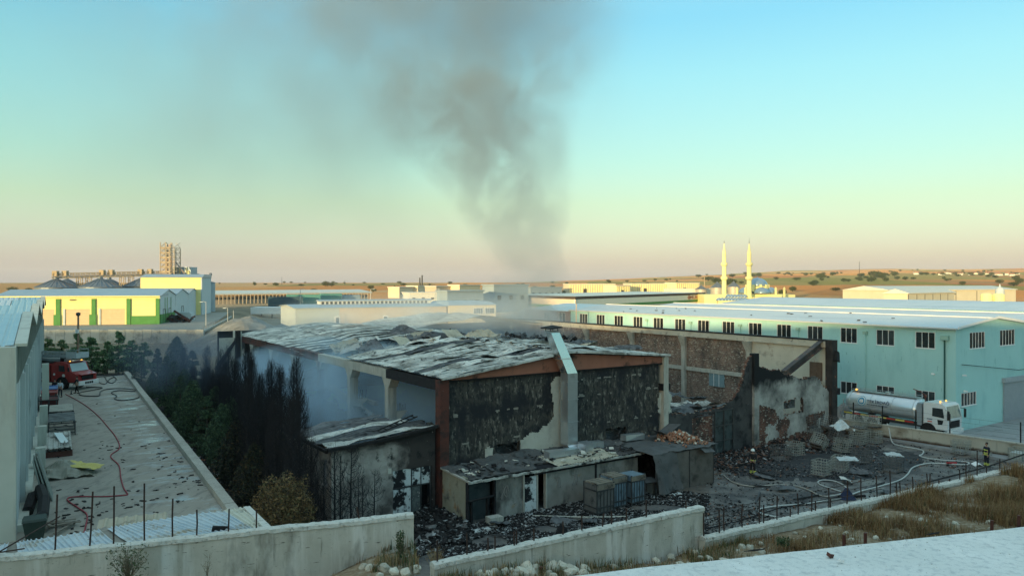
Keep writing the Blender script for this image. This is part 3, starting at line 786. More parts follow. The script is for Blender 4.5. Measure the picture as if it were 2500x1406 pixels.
# the silver duct
dt = 9.35
duct = MB()
mb = MB(); mb.box(dt-.42,-1.15,3.1,dt+.42,-.35,7.9)
d = mb.build('duct', m_galv, fac)
mb = MB()
for z_ in (4.6, 6.1, 7.3): mb.box(dt-.45,-1.18,z_,dt+.45,-.32,z_+.06)
mb.build('duct_flange', m_galv, d)
def ring(x, y, z, w, dd): return [(x-w,y-dd,z),(x+w,y-dd,z),(x+w,y+dd,z),(x-w,y+dd,z)]
mb = MB(); mb.hexa(ring(dt-.02,-.75,7.9,.42,.40), ring(dt-1.12,-.30,10.75,.35,.33))
c = mb.build('duct_riser', m_galv_lit, fac)
mb = MB(); mb.hexa(ring(dt-.42,-.58,8.85,.44,.42), ring(dt-.45,-.57,8.93,.44,.42)); mb.hexa(ring(dt-1.10,-.31,10.65,.37,.35), ring(dt-1.12,-.30,10.75,.39,.37)); mb.build('duct_flange', m_galv, c)
mb = MB(); mb.obox((dt-1.15,-.30,10.98),(1.1,1.0,.09),Euler((.05,-.08,.1)).to_matrix(),0,.02)
for q in (-1,1):
    for p_ in (-1,1): mb.bar((dt-1.12+q*.3,-.30+p_*.28,10.75),(dt-1.15+q*.3,-.30+p_*.28,10.98),.04)
mb.build('duct_cap', m_black, fac)
mb = MB(); mb.hexa(ring(dt+.18,-1.0,2.75,.45,.42), ring(dt,-.75,3.1,.42,.4)); mb.hexa(ring(dt+.7,-1.5,2.2,.5,.4), ring(dt+.2,-1.0,2.85,.44,.42)); mb.hexa([(dt+.3,-2.2,1.8+.85),(dt+1.1,-2.0,2.65),(dt+1.1,-1.3,2.65),(dt+.3,-1.3,2.65)],[(dt+.3,-2.2,3.2),(dt+1.1,-2.0,3.2),(dt+1.1,-1.3,3.3),(dt+.3,-1.3,3.3)])
mb.build('duct_elbow', m_galv, fac)
for (x, y, z, rz, L) in ((7.6,-2.2,2.98,.08,2.6),(10.9,-1.5,3.0,-.1,1.3),(14.6,-1.4,3.1,.05,1.9)):
    tag(MB().obox((0,0,0),(L,.55,.42),None,0,.03).build('duct_section', m_galv, loc=f2w(x,y,z), rot=(0,.04,A_+rz)), {7.6:'long grey duct piece lying left of the duct foot on the shed',10.9:'short grey duct box lying right of the duct foot on the shed',14.6:'grey metal box lying on the dark shed roof below the hole'}[x], 'duct piece')
# ------------------------------------------------------------------ annexe left of the factory
ann = thing('lean_to_annexe', 'sooty grey lean-to annexe with buckled roof and blistered white doors', 'annexe', f2w(-7.1,0,0), A_)
# local: x 0..6.6 to the right, y back
def annh(x): return 4.62+.62*(x/6.7)**1.5
m_ann = mat('smoked_render', (.33,.305,.275), (.46,.43,.39), .7, bump=.3, bscale=5,
   layers=[((.10,.088,.08), .5, .40, .66), ((.05,.043,.04), .8, .46, .62, (1,1,.7), ('X', 2.6, 6.0), 1.1), ((.03,.028,.027), .6, .3, .5, (1,1,3), ('Z', 3.6, 5.2), 1.0), ((.02,.02,.02), 1.5, .56, .66), ((.45,.44,.42), 6, .66, .7, (1,1,1), ('X', 3.8, 6.5))])
m_ann2 = m_ann
fixn(cellwall(MB(), (0,0,0), UX, -UY, 6.6, 5.3, .2, lambda x,h: h < annh(x)+.04*nz(x*3,1) and not (3.7 < x < 6.35 and h < 2.95), .22, jit=.15, ruf=.03).build('front_wall', m_ann, ann))
fixn(cellwall(MB(), (0,.25,0), UY, -UX, 11.5, 4.6, .25, lambda y,h: h < 4.5-.25*abs(nz(y*.7,3)) and not (.5 < y < 1.5 and 2.2 < h < 3.9) and not (4 < y < 6 and 1.5 < h < 3.4), .2, ruf=.04).build('side_wall', m_ann, ann))
for i in range(7):
    def wp(p,u,v): return Vector((0,0,.22*nz(p.x*.6,p.y*.6,31)+.10*nz(p.x*1.8,p.y*1.8)- (.5*max(0,v-.55) if True else 0)))
    y0 = -.2+i*1.2
    if i in (3,5): continue
    corr(MB(), (-.3, y0, 4.72-.12*max(0,i-2)), (0,1.17,0), (7.0-rnd(0,1.5)*(i>1),0,.72), 4, 12, .04, wp, edge=.3).build('roof_sheet', m_sheet if i in (0,2) else m_sheetd, ann)
mb = MB()
for q in range(24):
    x0 = -.35+q*.29; x1 = x0+.29
    mb.hexa([(x0,-.42,annh(max(0,x0))-.03+.03*nz(x0*2)),(x1,-.42,annh(max(0,x1))-.03+.03*nz(x1*2)),(x1,-.22,annh(max(0,x1))-.03),(x0,-.22,annh(max(0,x0))-.03)],
            [(x0,-.42,annh(max(0,x0))+.13+.03*nz(x0*2)),(x1,-.42,annh(max(0,x1))+.13+.03*nz(x1*2)),(x1,-.22,annh(max(0,x1))+.13),(x0,-.22,annh(max(0,x0))+.13)])
mb.box(-.4,-.2,4.45,-.25,11.5,4.62)
mb.build('eave_edge', m_black, ann)
lad = MB(); lad.bar((3.2,1.0,5.15),(6.4,2.6,5.55),.06); lad.bar((3.3,.6,5.1),(6.5,2.2,5.5),.06)
for q in range(7): lad.bar((3.3+q*.5,.65+q*.25,5.12+q*.06),(3.2+q*.5,1.03+q*.25,5.16+q*.06),.05)
tag(lad.build('ladder', m_black, loc=f2w(-7.1,0,0), rot=(0,0,A_)), 'charred ladder lying on the buckled roof of the grey annexe', 'ladder')
dfr = MB()
for x0 in (3.72, 5.0, 5.62, 6.28): dfr.box(x0,.02,0,x0+.06,.12,2.94)
for z0 in (0.0, 1.75, 2.88): dfr.box(3.78,.03,z0,6.28,.11,z0+.06)
fr = dfr.build('door_frame', m_steel, ann)
m_blis = mat('blistered_white_door', (.55,.60,.60), (.66,.70,.69), 1.5, rough=.5, layers=[((.015,.015,.018), 1.1, .47, .52), ((.02,.02,.02), 4, .6, .64)])
MB().box(3.8,.05,.07,4.98,.09,1.72).build('door_panel', m_blis, ann); MB().box(3.8,.05,1.83,4.98,.09,2.86).build('door_panel', m_blis, ann)
MB().box(5.07,.05,1.83,6.26,.09,2.86).build('door_panel', m_blis, ann); MB().box(5.07,.05,.07,5.6,.09,1.72).build('door_panel', mat('scorched_door', (.16,.19,.18),(.05,.055,.055),3,layers=[((.4,.43,.41),3,.6,.66)]), ann)
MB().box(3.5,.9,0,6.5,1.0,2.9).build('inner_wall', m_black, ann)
MB().box(3.45,-.06,2.75,3.66,-.005,3.05).build('wall_lamp', m_plw, ann)

# ------------------------------------------------------------------ long shed along the front
shd = thing('lean_to_shed', 'long low shed with tar-paper and ribbed roof along the black factory wall', 'shed', f2w(-.15,-3.3,0), A_)
m_shw = mat('shed_render', (.20,.19,.165), (.34,.34,.31), .6, bump=.3, bscale=6, layers=[((.07,.065,.06), .8, .48, .66, (1,1,.5)), ((.30,.20,.10), 1.0, .62, .75), ((.03,.03,.03), 2.5, .64, .7)])
m_tar = mat('tar_paper', (.075,.078,.078), (.125,.125,.122), .8, rough=.9, bump=.35, bscale=4, layers=[((.03,.03,.03), 1.5, .55, .7), ((.3,.3,.28), 7, .70, .73)])
MB().box(0,.25,0,.2,3.0,2.62).build('end_wall', mat('ochre_render', (.30,.28,.20), (.40,.38,.29), 1, bump=.3, layers=[((.34,.17,.06), 1.1, .56, .72), ((.1,.09,.08), 1.4, .55, .7)]), shd)
segs = [(0.0,.5),(.62,1.75),(3.75,5.05),(5.12,6.3),(7.0,10.75),(10.95,13.4)]
for (a,b),nm in zip([(1.95,3.9),(4.05,4.9),(5.72,9.6),(9.75,13.4)], ('a','b','c','d')):
    if nm == 'b':
        MB().box(a,-.03,.02,b,.03,2.15).build('door', m_blis, shd); continue
    MB().box(a,0,0,b,.2,2.5).build('front_panel', m_shw, shd)
for x0 in (.0, 1.85, 3.92, 4.93, 5.62, 9.65): MB().box(x0,-.05,0,x0+.09,.22,2.48).build('post', m_char if x0 < 2 or x0 > 9 else m_conc, shd)
MB().box(.1,.5,0,1.85,.6,2.4).build('recess_wall', m_door, shd)
mb = MB(); mb.tube([(.0,-.12,1.35),(1.8,-.12,1.45)], .07); mb.box(.2,-.1,.0,.3,.1,1.3); mb.box(1.3,-.1,.0,1.36,.1,1.4); mb.build('pipe_rail', m_black, shd)
MB().box(.1,2.9,0,13.3,2.95,2.5).build('dark_interior', m_black, shd)
MB().box(4.92,-.06,2.2,13.4,-.01,2.3).build('beam', m_char, shd)
# roof pieces
rw = lambda a1, a2: (lambda p,u,v: Vector((0,0,a1*nz(p.x*.9,p.y*.9,61)+a2*nz(p.x*2.6,p.y*2.6,9))))
def cloth(mb, O_, A, B, n1, n2, warp, edge=.15, th=.03):
    O_ = Vector(O_); A = Vector(A); B = Vector(B); o = len(mb.v)
    for lay in (0, 1):
        for j in range(n2+1):
            for i in range(n1+1):
                u, v = i/n1, j/n2; p = O_+A*u+B*v
                if i in (0,n1) or j in (0,n2): p += (A.normalized()*nz(u*7,v*7,O_.x)+B.normalized()*nz(u*7+9,v*7,O_.y))*edge
                p += warp(p,u,v)-Vector((0,0,lay*th)); mb.v.append(tuple(p))
    m = (n1+1)*(n2+1)
    for j in range(n2):
        for i in range(n1):
            a = o+j*(n1+1)+i; mb.f.append((a,a+1,a+n1+2,a+n1+1)); mb.f.append((m+a,m+a+n1+1,m+a+n1+2,m+a+1)); mb.m += [0,0]
    def side(seq):
        for a,b in zip(seq[:-1],seq[1:]): mb.f.append((o+a,o+a+m,o+b+m,o+b)); mb.m.append(0)
    side([i for i in range(n1+1)]); side([n2*(n1+1)+i for i in range(n1,-1,-1)]); side([j*(n1+1) for j in range(n2,-1,-1)]); side([j*(n1+1)+n1 for j in range(n2+1)])
    return mb
MB().hexa([(-.05,-.1,2.46),(13.4,-.1,2.46),(13.4,3.1,2.66),(-.05,3.1,2.66)],[(-.05,-.1,2.53),(13.4,-.1,2.53),(13.4,3.1,2.73),(-.05,3.1,2.73)]).build('roof_deck', m_char, shd)
cloth(MB(), (-.1,-.25,2.60),(3.3,0,0),(0,3.2,.18),14,10,rw(.22,.12),.25).build('tar_paper', m_tar, shd)
cloth(MB(), (1.9,-.2,2.66),(2.9,0,0),(.3,3.2,.28),14,10,rw(.2,.1),.25).build('tar_paper', m_tar, shd)
cloth(MB(), (4.4,.5,2.68),(2.7,.2,0),(.0,2.5,.28),12,9,rw(.22,.12),.3).build('tar_paper', m_tar, shd)
m_rib = mat('pale_ribbed_sheet', (.50,.49,.40), (.60,.59,.50), 1, rough=.7, bump=.2, layers=[((.12,.11,.09), 1.6, .55, .68), ((.03,.03,.03), 3, .62, .68)])
for i in range(8):
    corr(MB(), (6.3+i*.83,-.38,2.60+rnd(-.02,.03)),(.86,0,0),(-.1,2.1,.14),4,8,.075,rw(.06,.03),edge=.12).build('roof_sheet', m_rib if i < 6 else m_sheetd, shd)
cloth(MB(), (7.4,1.4,2.78),(6.0,0,0),(.0,1.7,.12),16,8,rw(.28,.14),.2).build('tar_paper', m_tar, shd)
mb = MB()
for q in range(46):
    x0 = -.15+q*.3; z = 2.50+.04*nz(x0*1.5)
    mb.obox((x0+.15,-.36+.05*nz(x0*2,4),z),(.31,.10,.13),Euler((rnd(-.2,.2),rnd(-.1,.1),rnd(-.1,.1))).to_matrix(),0,.015)
mb.build('eave_edge', m_sheet, shd)
mb = MB()
for i in range(150): mb.obox((rnd(0,13.2),rnd(-.2,3),2.78+rnd(0,.12)),(rnd(.05,.4),rnd(.04,.3),rnd(.02,.09)),Euler((rnd(-.4,.4),rnd(-.4,.4),rnd(0,3))).to_matrix(), i%3, .02)
tag(mb.build('roof_debris', [m_black, m_sheetd, m_plw], shd), kind='stuff')
MB().obox((-.1,1.4,2.62),(.12,3.7,.10),Euler((.04,0,0)).to_matrix()).build('verge_board', m_conc, shd)
# faded painted scrawl in relief-free paint on the panels
def scrawl(par, pts, r, m_): MB().tube(pts, r, 4).build('painted_scrawl', m_, par)
m_gr = mat('faded_paint', (.34,.33,.30), (.22,.21,.2), 4)
for cx, w_ in ((2.6,.5),(6.6,.4),(8.0,.5)):
    pts = [(cx+w_*math.cos(a*1.1)*(.4+.5*nz(a,cx)), -.012, 1.5+.35*math.sin(a*1.7)+.2*nz(a*2,cx)) for a in [q*.35 for q in range(26)]]
    scrawl(shd, pts, .02, m_gr)

sh2 = thing('box_shed', 'brown sheet-sided shed draped in grey roofing felt, brick rubble on top', 'shed', f2w(13.35,-5.0,0), A_)
for a, b in ((1.75,3.05),(3.12,5.45)):
    MB().box(a,-.02,.02,b,.08,2.55).build('side_panel', mat('brown_sheet', (.115,.10,.085), (.17,.15,.13), 1.3, rough=.7, bump=.2, layers=[((.04,.035,.03), .9, .5, .7)]), sh2)
for x0 in (1.7, 3.05, 5.45): MB().box(x0,-.06,0,x0+.06,.1,2.6).build('post', m_steel, sh2)
MB().box(5.4,.1,0,5.5,4.9,2.6).build('end_wall', m_shw, sh2)
MB().box(0,.0,0,1.68,.12,2.55).build('front_wall', m_tar, sh2)
MB().box(-.02,.12,2.55,5.5,5.0,2.66).build('roof_deck', m_char, sh2)
def drape(p,u,v): return Vector((0,0,.10*nz(p.x*1.2,p.y*1.2,4)))
cloth(MB(), (-.5,-.15,2.72),(4.1,0,0),(0,4.6,.1),16,12,drape,.2).build('roofing_felt', m_tar, sh2)
cloth(MB(), (-.5,-.75,.25),(2.2,.1,0),(.0,.55,2.45),10,12,lambda p,u,v: Vector((0,-.12*math.sin(u*7)*(1-v)-.1*nz(u*3,v*3),0)),.12).build('roofing_felt', m_tar, sh2)
cloth(MB(), (3.4,-.3,2.74),(2.3,0,0),(0,4.8,0),8,12,drape,.2).build('roofing_felt', m_tar, sh2)
MB().obox((4.5,-.25,2.55),(1.2,.8,.03),Euler((.5,.1,.1)).to_matrix()).build('torn_felt', m_tar, sh2)
m_bru = mat('brick_rubble', (.26,.105,.06), (.34,.20,.13), 3, rand=.2, bump=.3)
mb = MB()
for i in range(420):
    a = rnd(0,6.28); d_ = abs(random.gauss(0,.5)); x_ = 4.3+1.5*d_*math.cos(a); y_ = 2.0+2.0*d_*math.sin(a)
    if not (1.9 < x_ < 5.6 and -.1 < y_ < 4.8): continue
    mb.obox((x_,y_,2.82+.6*max(0,1-d_)*random.random()),(rnd(.06,.26),rnd(.06,.2),rnd(.05,.16)),Euler((rnd(-1,1),rnd(-1,1),rnd(0,3))).to_matrix(), 0 if i%4 else 1,.02)
tag(mb.build('brick_rubble', [m_bru, m_plw], sh2), kind='stuff')
for (x,y,z,w_,l_,e) in ((3.6,3.2,3.15,2.3,.9,(.1,.35,.3)),(4.7,3.5,3.3,1.7,1.0,(-.1,-.3,.2))):
    MB().obox((x,y,z),(w_,l_,.04),Euler(e).to_matrix(),0,.05).build('torn_felt', m_tar, sh2)

# scorched container crates by the shed
def crate_tank(label, px, py, w, d, h, rz, mside, top=True):
    p = PZ(px, py, -14.0); t = thing('caged_tank', label, 'container', p, A_+rz, 'scorched crates beside the shed')
    MB().box(-w/2,-d/2,.12,w/2,d/2,h).build('tank_body', mside, t)
    mb = MB()
    for a in (-1,1):
        for b in (-1,1): mb.box(a*w/2-.035,b*d/2-.035,0,a*w/2+.035,b*d/2+.035,h+.06)
    for z in (.14,.45,h-.38): mb.box(-w/2-.03,-d/2-.05,z,w/2+.03,-d/2-.006,z+.08); mb.box(w/2+.006,-d/2,z,w/2+.05,d/2,z+.08); mb.box(-w/2-.05,-d/2,z,-w/2-.006,d/2,z+.08)
    for q in range(1,5): mb.box(-w/2+w*q/5-.02,-d/2-.035,.2,-w/2+w*q/5+.02,-d/2-.008,h)
    mb.build('cage', m_steel, t)
    MB().box(-w/2+.02,-d/2+.02,0,w/2-.02,d/2-.02,.10).build('pallet', m_char, t)
    mb = MB()
    if top:
        for q in range(4): mb.box(-w/2,-d/2+d*q/4+.02,h+.01,w/2,-d/2+d*q/4+d*.18,h+.09)
    mb.box(-w/2-.04,-d/2-.04,h-.3,w/2+.04,-d/2-.051,h); mb.build('top_board', mat('scorched_board', (.18,.155,.12), (.26,.23,.18), 4, layers=[((.05,.04,.035), 2, .5, .66)]), t)
    return t
m_blue = mat('sooty_blue_plastic', (.12,.19,.24), (.20,.27,.31), 1.4, rough=.5, layers=[((.04,.045,.05), 1.5, .5, .66, (1,1,.5))])
m_grp = mat('sooty_grey_plastic', (.11,.11,.105), (.17,.165,.15), 1.4, rough=.6, layers=[((.04,.04,.04), 1.5, .5, .66)])
crate_tank('brown scorched crate tank with open slatted top, nearest the shed door', 1462, 1250, 1.35, 1.2, 1.85, .02, m_grp)
crate_tank('blue-grey caged tank standing against the brown slatted crate', 1497, 1236, 1.1, 1.2, 1.95, .02, m_blue)
crate_tank('blue caged tank standing apart at the right end of the long shed', 1542, 1226, 1.15, 1.15, 1.85, .03, m_blue, False)
t = thing('collapsed_stand', 'dark collapsed table and box frame beside the felt-draped shed', 'stand', PZ(1583,1208,-14), A_+.1)
MB().obox((0,0,1.0),(1.5,.9,.05),Euler((.15,.12,0)).to_matrix()).build('table_top', m_tar, t)
mb = MB(); mb.bar((.2,-.4,0),(.2,-.4,.95),.05); mb.bar((.8,-.4,0),(.8,-.4,1.0),.05); mb.bar((.2,-.4,.06),(.8,-.4,.06),.05); mb.bar((-.7,.3,0),(-.7,.3,.85),.05); mb.bar((.8,.3,0),(.8,.3,1),.05); mb.build('frame', m_steel, t)
MB().box(.3,-.1,.05,.75,.35,.75).build('box', m_shw, t)

# ------------------------------------------------------------------ teal hall
TH = Vector((41.0, 70.0, -13.8))
teal = thing('teal_hall', 'long two-storey teal hall with pale ribbed roof beside the burnt factory', 'building', TH, A_)
def tl(t, s, h): return (t, s, h)
m_teal = mat('teal_render', (.36,.62,.61), (.40,.67,.65), .25, rough=.85, bump=.08, bscale=8, layers=[((.30,.55,.55), .6, .52, .75, (1,1,.4)), ((.17,.36,.35), 5, .62, .7, (1,1,.15))])
m_tealb = mat('dark_teal_band', (.11,.28,.31), (.13,.31,.33), 1)
m_roofp = mat('pale_roof_sheet', (.56,.60,.62), (.64,.66,.66), .15, rough=.4, metal=.3, bump=.05, layers=[((.46,.50,.53), .3, .5, .7, (1,.15,1))])
EH = 9.52; RH = 10.27; LT = 57.0
# west wall with real window openings: built from strips round the openings
wk = [2.8+3.93*k_ for k_ in range(14)]
up = (7.55, 9.1); lo = (2.25, 3.5); hw = .93
mb = MB()
mb.box(0,0,-.6,.25,LT,lo[0]); mb.box(0,0,lo[1],.25,LT,up[0]); mb.box(0,0,up[1],.25,LT,EH)
prev = 0
for s_ in wk+[None]:
    e = (s_-hw) if s_ else LT
    mb.box(0,prev,lo[0],.25,e,lo[1]); mb.box(0,prev,up[0],.25,e,up[1])
    if s_: prev = s_+hw
mb.box(.24,0,0,.245,LT,EH)
wall = mb.build('long_wall', m_teal, teal)
# gable wall
gw = [(2.6,5.6),(8.7,11.9)]; GT = 15.3
mb = MB(); mb.box(.25,0,-.6,GT*2,.25,lo[0]); mb.box(.25,0,lo[1],GT*2,.25,up[0]); mb.box(.25,0,up[1],GT*2,.25,EH)
prev = .25
for a, b in gw+[(None,None)]:
    e = a if a else GT*2; mb.box(prev,0,up[0],e,.25,up[1]); prev = b
prev = .25
for a, b in [(1.0,3.9),(None,None)]:
    e = a if a else GT*2; mb.box(prev,0,lo[0],e,.25,lo[1]); prev = b
gw = [(2.6,5.6),(8.7,11.9)]
for q in (0,1): mb.prism([(q*GT,EH+.002),((q+1)*GT,EH+.002),(q*GT+7.65,RH)], .0, .25, 'xz')
fixn(mb.build('gable_wall', m_teal, teal))
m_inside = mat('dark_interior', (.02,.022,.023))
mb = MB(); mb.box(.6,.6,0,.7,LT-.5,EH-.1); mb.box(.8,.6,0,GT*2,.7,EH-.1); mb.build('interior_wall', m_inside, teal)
def window(par, c0, uw, w, z0, z1, n_out, panes=3, wooden=False):
    """c0 centre on the wall face, uw direction along the wall, n_out outward"""
    c0 = Vector(c0); uw = Vector(uw); no = Vector(n_out); h = z1-z0
    mb = MB(); t_ = .045
    def pc(a0, a1, b0, b1, d0=-.06, d1=.02):
        vs = []
        for z in (b0, b1):
            for (a, d) in ((a0,d0),(a1,d0),(a1,d1),(a0,d1)):
                p = c0+uw*a+no*d; vs.append((p.x, p.y, z))
        mb.add(vs, MB.BF)
    pc(-w/2, w/2, z1-t_, z1); pc(-w/2, w/2, z0, z0+t_)
    for q in range(panes+1):
        x = -w/2+(w-t_)*q/panes; pc(x, x+t_, z0+t_, z1-t_)
    pc(-w/2-.04, w/2+.04, z0-.05, z0-.002, -.02, .08)
    f = mb.build('window', m_white, par); fixn(f)
    for q in range(panes):
        a0 = -w/2+(w-t_)*q/panes+t_+.004; a1 = -w/2+(w-t_)*(q+1)/panes-.004
        mb = MB(); tl_ = rnd(-.012,.012)
        vs = []
        for z in (z0+t_, z1-t_):
            for (a, d) in ((a0,-.04+tl_),(a1,-.04-tl_),(a1,-.03-tl_),(a0,-.03+tl_)):
                p = c0+uw*a+no*d; vs.append((p.x,p.y,z))
        mb.add(vs, MB.BF); fixn(mb.build('pane', m_glass, f))
    return f
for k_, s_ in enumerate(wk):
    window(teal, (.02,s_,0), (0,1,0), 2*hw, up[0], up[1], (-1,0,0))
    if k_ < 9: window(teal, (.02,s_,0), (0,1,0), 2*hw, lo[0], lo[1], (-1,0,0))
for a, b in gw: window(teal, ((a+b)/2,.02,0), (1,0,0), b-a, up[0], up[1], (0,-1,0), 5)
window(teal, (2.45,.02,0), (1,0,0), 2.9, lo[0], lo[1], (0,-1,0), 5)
mb = MB()
mb.box(9.3,-.12,.0,14.0,-.02,3.9); d = mb.build('roller_shutter', mat('shutter_grey', (.36,.40,.44), (.42,.45,.48), 2, rough=.5, metal=.3), teal)
mb = MB()
for q in range(24): mb.box(9.35,-.155,.08+q*.155,13.95,-.125,.17+q*.155)
mb.box(9.1,-.35,3.9,14.2,-.0,4.35); mb.build('shutter_slats', mat('shutter_grey', None), d)
# roofs: long sheets down each slope, one object per sheet for the nearest, ridge cap
def slope(s0, s1, t0, t1, h0, h1, par=teal, nr=3, m_=m_roofp, nm='roof_sheet'):
    return corr(MB(), (t0, s0, h0), (0, s1-s0, 0), (t1-t0, 0, h1-h0), nr, 1, .035).build(nm, m_, par)
for i in range(57):
    slope(-.3+i*1.01, -.3+(i+1)*1.01-.01, -.35, 7.65, EH+.03, RH+.06)
for q in range(1,3):
    for i in range(19): slope(-.3+i*3.03, -.3+(i+1)*3.03-.01, -.0+GT*q-7.65, GT*q, RH+.06, EH+.05, nr=8); slope(-.3+i*3.03, -.3+(i+1)*3.03-.01, GT*q, GT*q+7.65, EH+.05, RH+.06, nr=8)
MB().box(7.45,-.3,RH+.05,7.85,LT+.3,RH+.13).build('ridge_cap', m_white, teal)
MB().box(7.45+GT,-.3,RH+.05,7.85+GT,LT+.3,RH+.13).build('ridge_cap', m_white, teal)
mb = MB(); mb.box(-.48,-.3,EH-.05,-.36,LT,EH+.09); mb.build('gutter', m_roofp, teal)
mb = MB()
for q in (0,1):
    mb.bar((q*GT-.3,-.36,EH+.10),(q*GT+7.65,-.36,RH+.16),.08,.22); mb.bar((q*GT+7.65,-.36,RH+.16),((q+1)*GT,-.36,EH+.10),.08,.22)
mb.build('verge_trim', m_white, teal)
m_mint = mat('mint_paint', (.28,.45,.38), (.33,.5,.42), 1)
for s_ in (8.75, 16.6, 24.5, 32.3, 40.2):
    mb = MB(); mb.box(-.20,s_-.04,2.6,-.10,s_+.04,8.6); d = mb.build('downpipe', m_teal, teal)
    MB().box(-.32,s_-.2,8.55,-.03,s_+.2,8.85).build('rain_hopper', m_mint, d)
mb = MB(); mb.box(-.18,.9,-.3,-.08,1.0,8.6); d = mb.build('downpipe', mat('dark_green_pipe', (.03,.10,.09)), teal)
MB().box(-.34,.55,8.45,-.0,1.25,8.85).build('rain_hopper', m_mint, d); MB().box(-.3,.5,2.5,-.02,1.3,2.8).build('pipe_box', m_mint, d)
for x,y,z in ((-.3,1.9,5.2),(1.0,-.3,5.2),(1.2,-.3,3.7)):
    MB().obox((x,y,z),(.18,.3,.14),Euler((0,.2,0)).to_matrix()).build('wall_camera', m_white, teal)
mb = MB(); mb.tube([(.9,-.1,6.2),(5,-.35,5.75),(12,-.3,5.0),(18,-.2,4.9)], .03, 5); mb.build('cable', m_black, teal)
# specks of char on the roof
for i in range(22):
    x_ = rnd(.3,7.2); y_ = rnd(2,50); h_ = EH+.09+(RH-EH)*x_/7.65
    MB().obox((x_,y_,h_+.04),(rnd(.15,.4),rnd(.1,.3),.06),Euler((0,0,rnd(0,3))).to_matrix(),0,.03).build('char_flake', m_black, teal)
# third, higher roof behind
th3 = thing('far_teal_wing', 'higher pale-roofed wing rising behind the teal hall roofs', 'building', Vector((TH.x+.828*31-.56*0, TH.y+.56*31, -13.8)), A_)
MB().box(0,0,0,24,52,10.2).build('wall', m_teal, th3)
for i in range(18): corr(MB(), (-.3, i*3.0, 10.25), (0,2.98,0), (12,0,.95), 6, 1, .035).build('roof_sheet', m_roofp, th3); corr(MB(), (11.7, i*3.0, 11.2), (0,2.98,0), (12.3,0,-.95), 6, 1, .035).build('roof_sheet', m_roofp, th3)
# brown office attached at the far end
m_bro = mat('brown_render', (.24,.17,.16), (.28,.2,.18), 1)
bo = thing('brown_office', 'small brown office with white-framed windows joined to the far end of the teal hall', 'building', TH+Vector((-.56*57.2,.828*57.2,0)), A_)
mb = MB(); mb.box(0,0,0,9,12,up[0]); mb.box(0,0,up[1],9,12,EH-.2)
for a, b in ((0,1.2),(2.8,5.2),(6.8,12)): mb.box(0,a,up[0]+.002,9,b,up[1]-.002)
mb.build('wall', m_bro, bo)
for c_ in (2.0,6.0): window(bo, (.02,c_,0), (0,1,0), 1.6, up[0], up[1], (-1,0,0), 2)
mb = MB(); mb.hexa([(-.4,-.2,EH-.19),(9,-.2,EH-.19),(9,12.3,EH-.19),(-.4,12.3,EH-.19)],[(-.4,-.2,EH-.1),(9,-.2,EH+.7),(9,12.3,EH+.7),(-.4,12.3,EH-.1)]); mb.build('roof', m_roofp, bo)
# lane between wall and hall
mb = MB(); O = f2w(47, -12, .45); 
mb = MB(); mb.box(42.3,-14,.0,120,70,.30); mb.box(39.0+3.3,-14,.0,120,-.0,.301)
ln = MB().box(42.6,-40,-.2,140,72,.22).build('lane', mat('lane_concrete', (.26,.27,.27), (.33,.34,.34), .4, bump=.2, layers=[((.18,.19,.19), .8, .52, .7)]), loc=C0, rot=(0,0,A_)); tag(ln, kind='structure')

# boundary wall from the factory corner towards the viewer
bw0 = Vector((30.6, 70.6, -14)); bw1 = Vector((45.5, 53.8, -14)); L = (bw1-bw0).length; ra = math.atan2(bw1.y-bw0.y, bw1.x-bw0.x)
bwl = thing('boundary_wall', 'low cream concrete boundary wall with black fence posts behind the wire cages', 'wall', bw0, ra)
m_bw = mat('cream_wall_render', (.40,.38,.31), (.48,.46,.38), .5, bump=.25, bscale=5, layers=[((.20,.17,.12), .6, .5, .72), ((.07,.045,.03), .5, .42, .62, (1,1,1), ('Z', .75, .1), 1.0), (SOOT, 1.2, .62, .72)])
q = 0
while q < L-.5:
    w_ = min(3.2, L-q); MB().box(q,-.1,-.3,q+w_-.02,.12,1.25).build('wall_panel', m_bw, bwl); q += 3.2
mb = MB(); mb.box(-.2,-.16,1.26,L,.18,1.36); mb.build('coping', m_conc, bwl)
for q in (1.2, 3.8, 6.6, 9.3, 14.4, 17.6, 20.4):
    MB().box(q-.04,-.03,1.37,q+.04,.05,3.0).build('fence_post', m_black, bwl)
mb = MB()
for z in (1.6,2.0,2.4,2.8): mb.bar((0,.01,z),(L,.01,z),.012)
mb.build('fence_wire', m_steel, bwl)

# ------------------------------------------------------------------ left warehouse
wh = thing('pale_warehouse', 'tall pale panel-walled warehouse with sawtooth roof filling the left edge', 'warehouse', YO, YR)
m_pan = mat('pale_wall_panel', (.46,.51,.50), (.53,.57,.56), .3, rough=.8, bump=.1, layers=[((.26,.31,.33), .9, .52, .7, (1,1,.15)), ((.17,.18,.17), 1.8, .62, .75, (1,1,.2))])
m_cor = mat('cream_corner_concrete', (.50,.52,.45), (.56,.58,.51), .7, rough=.8, bump=.15, layers=[((.38,.38,.33), 1.2, .5, .72, (1,1,.2))])
m_fas = mat('ribbed_fascia', (.20,.23,.21), (.26,.29,.26), 1.0, rough=.7, layers=[((.13,.14,.12), 1.4, .5, .7, (1,1,.2))])
MB().box(-3.0,-1.35,-.3,.02,-.55,9.0).build('corner_column', m_cor, wh)
MB().box(-12,-.54,-.3,-.32,-.3,8.9).build('end_wall', m_cor, wh)
for i in range(30):
    y0 = -.5+i*2.5
    MB().box(-.3,y0,-.3,0+(.0 if i%2 else .025),y0+2.47,7.2).build('wall_panel', m_pan, wh)
for i in range(15): MB().box(-.2,4.4+i*5,-.3,.22,4.8+i*5,7.2).build('pilaster', m_pan, wh)
lows = [-.6,20,40,60,74.6]; aps = [9.7,30,50,67]
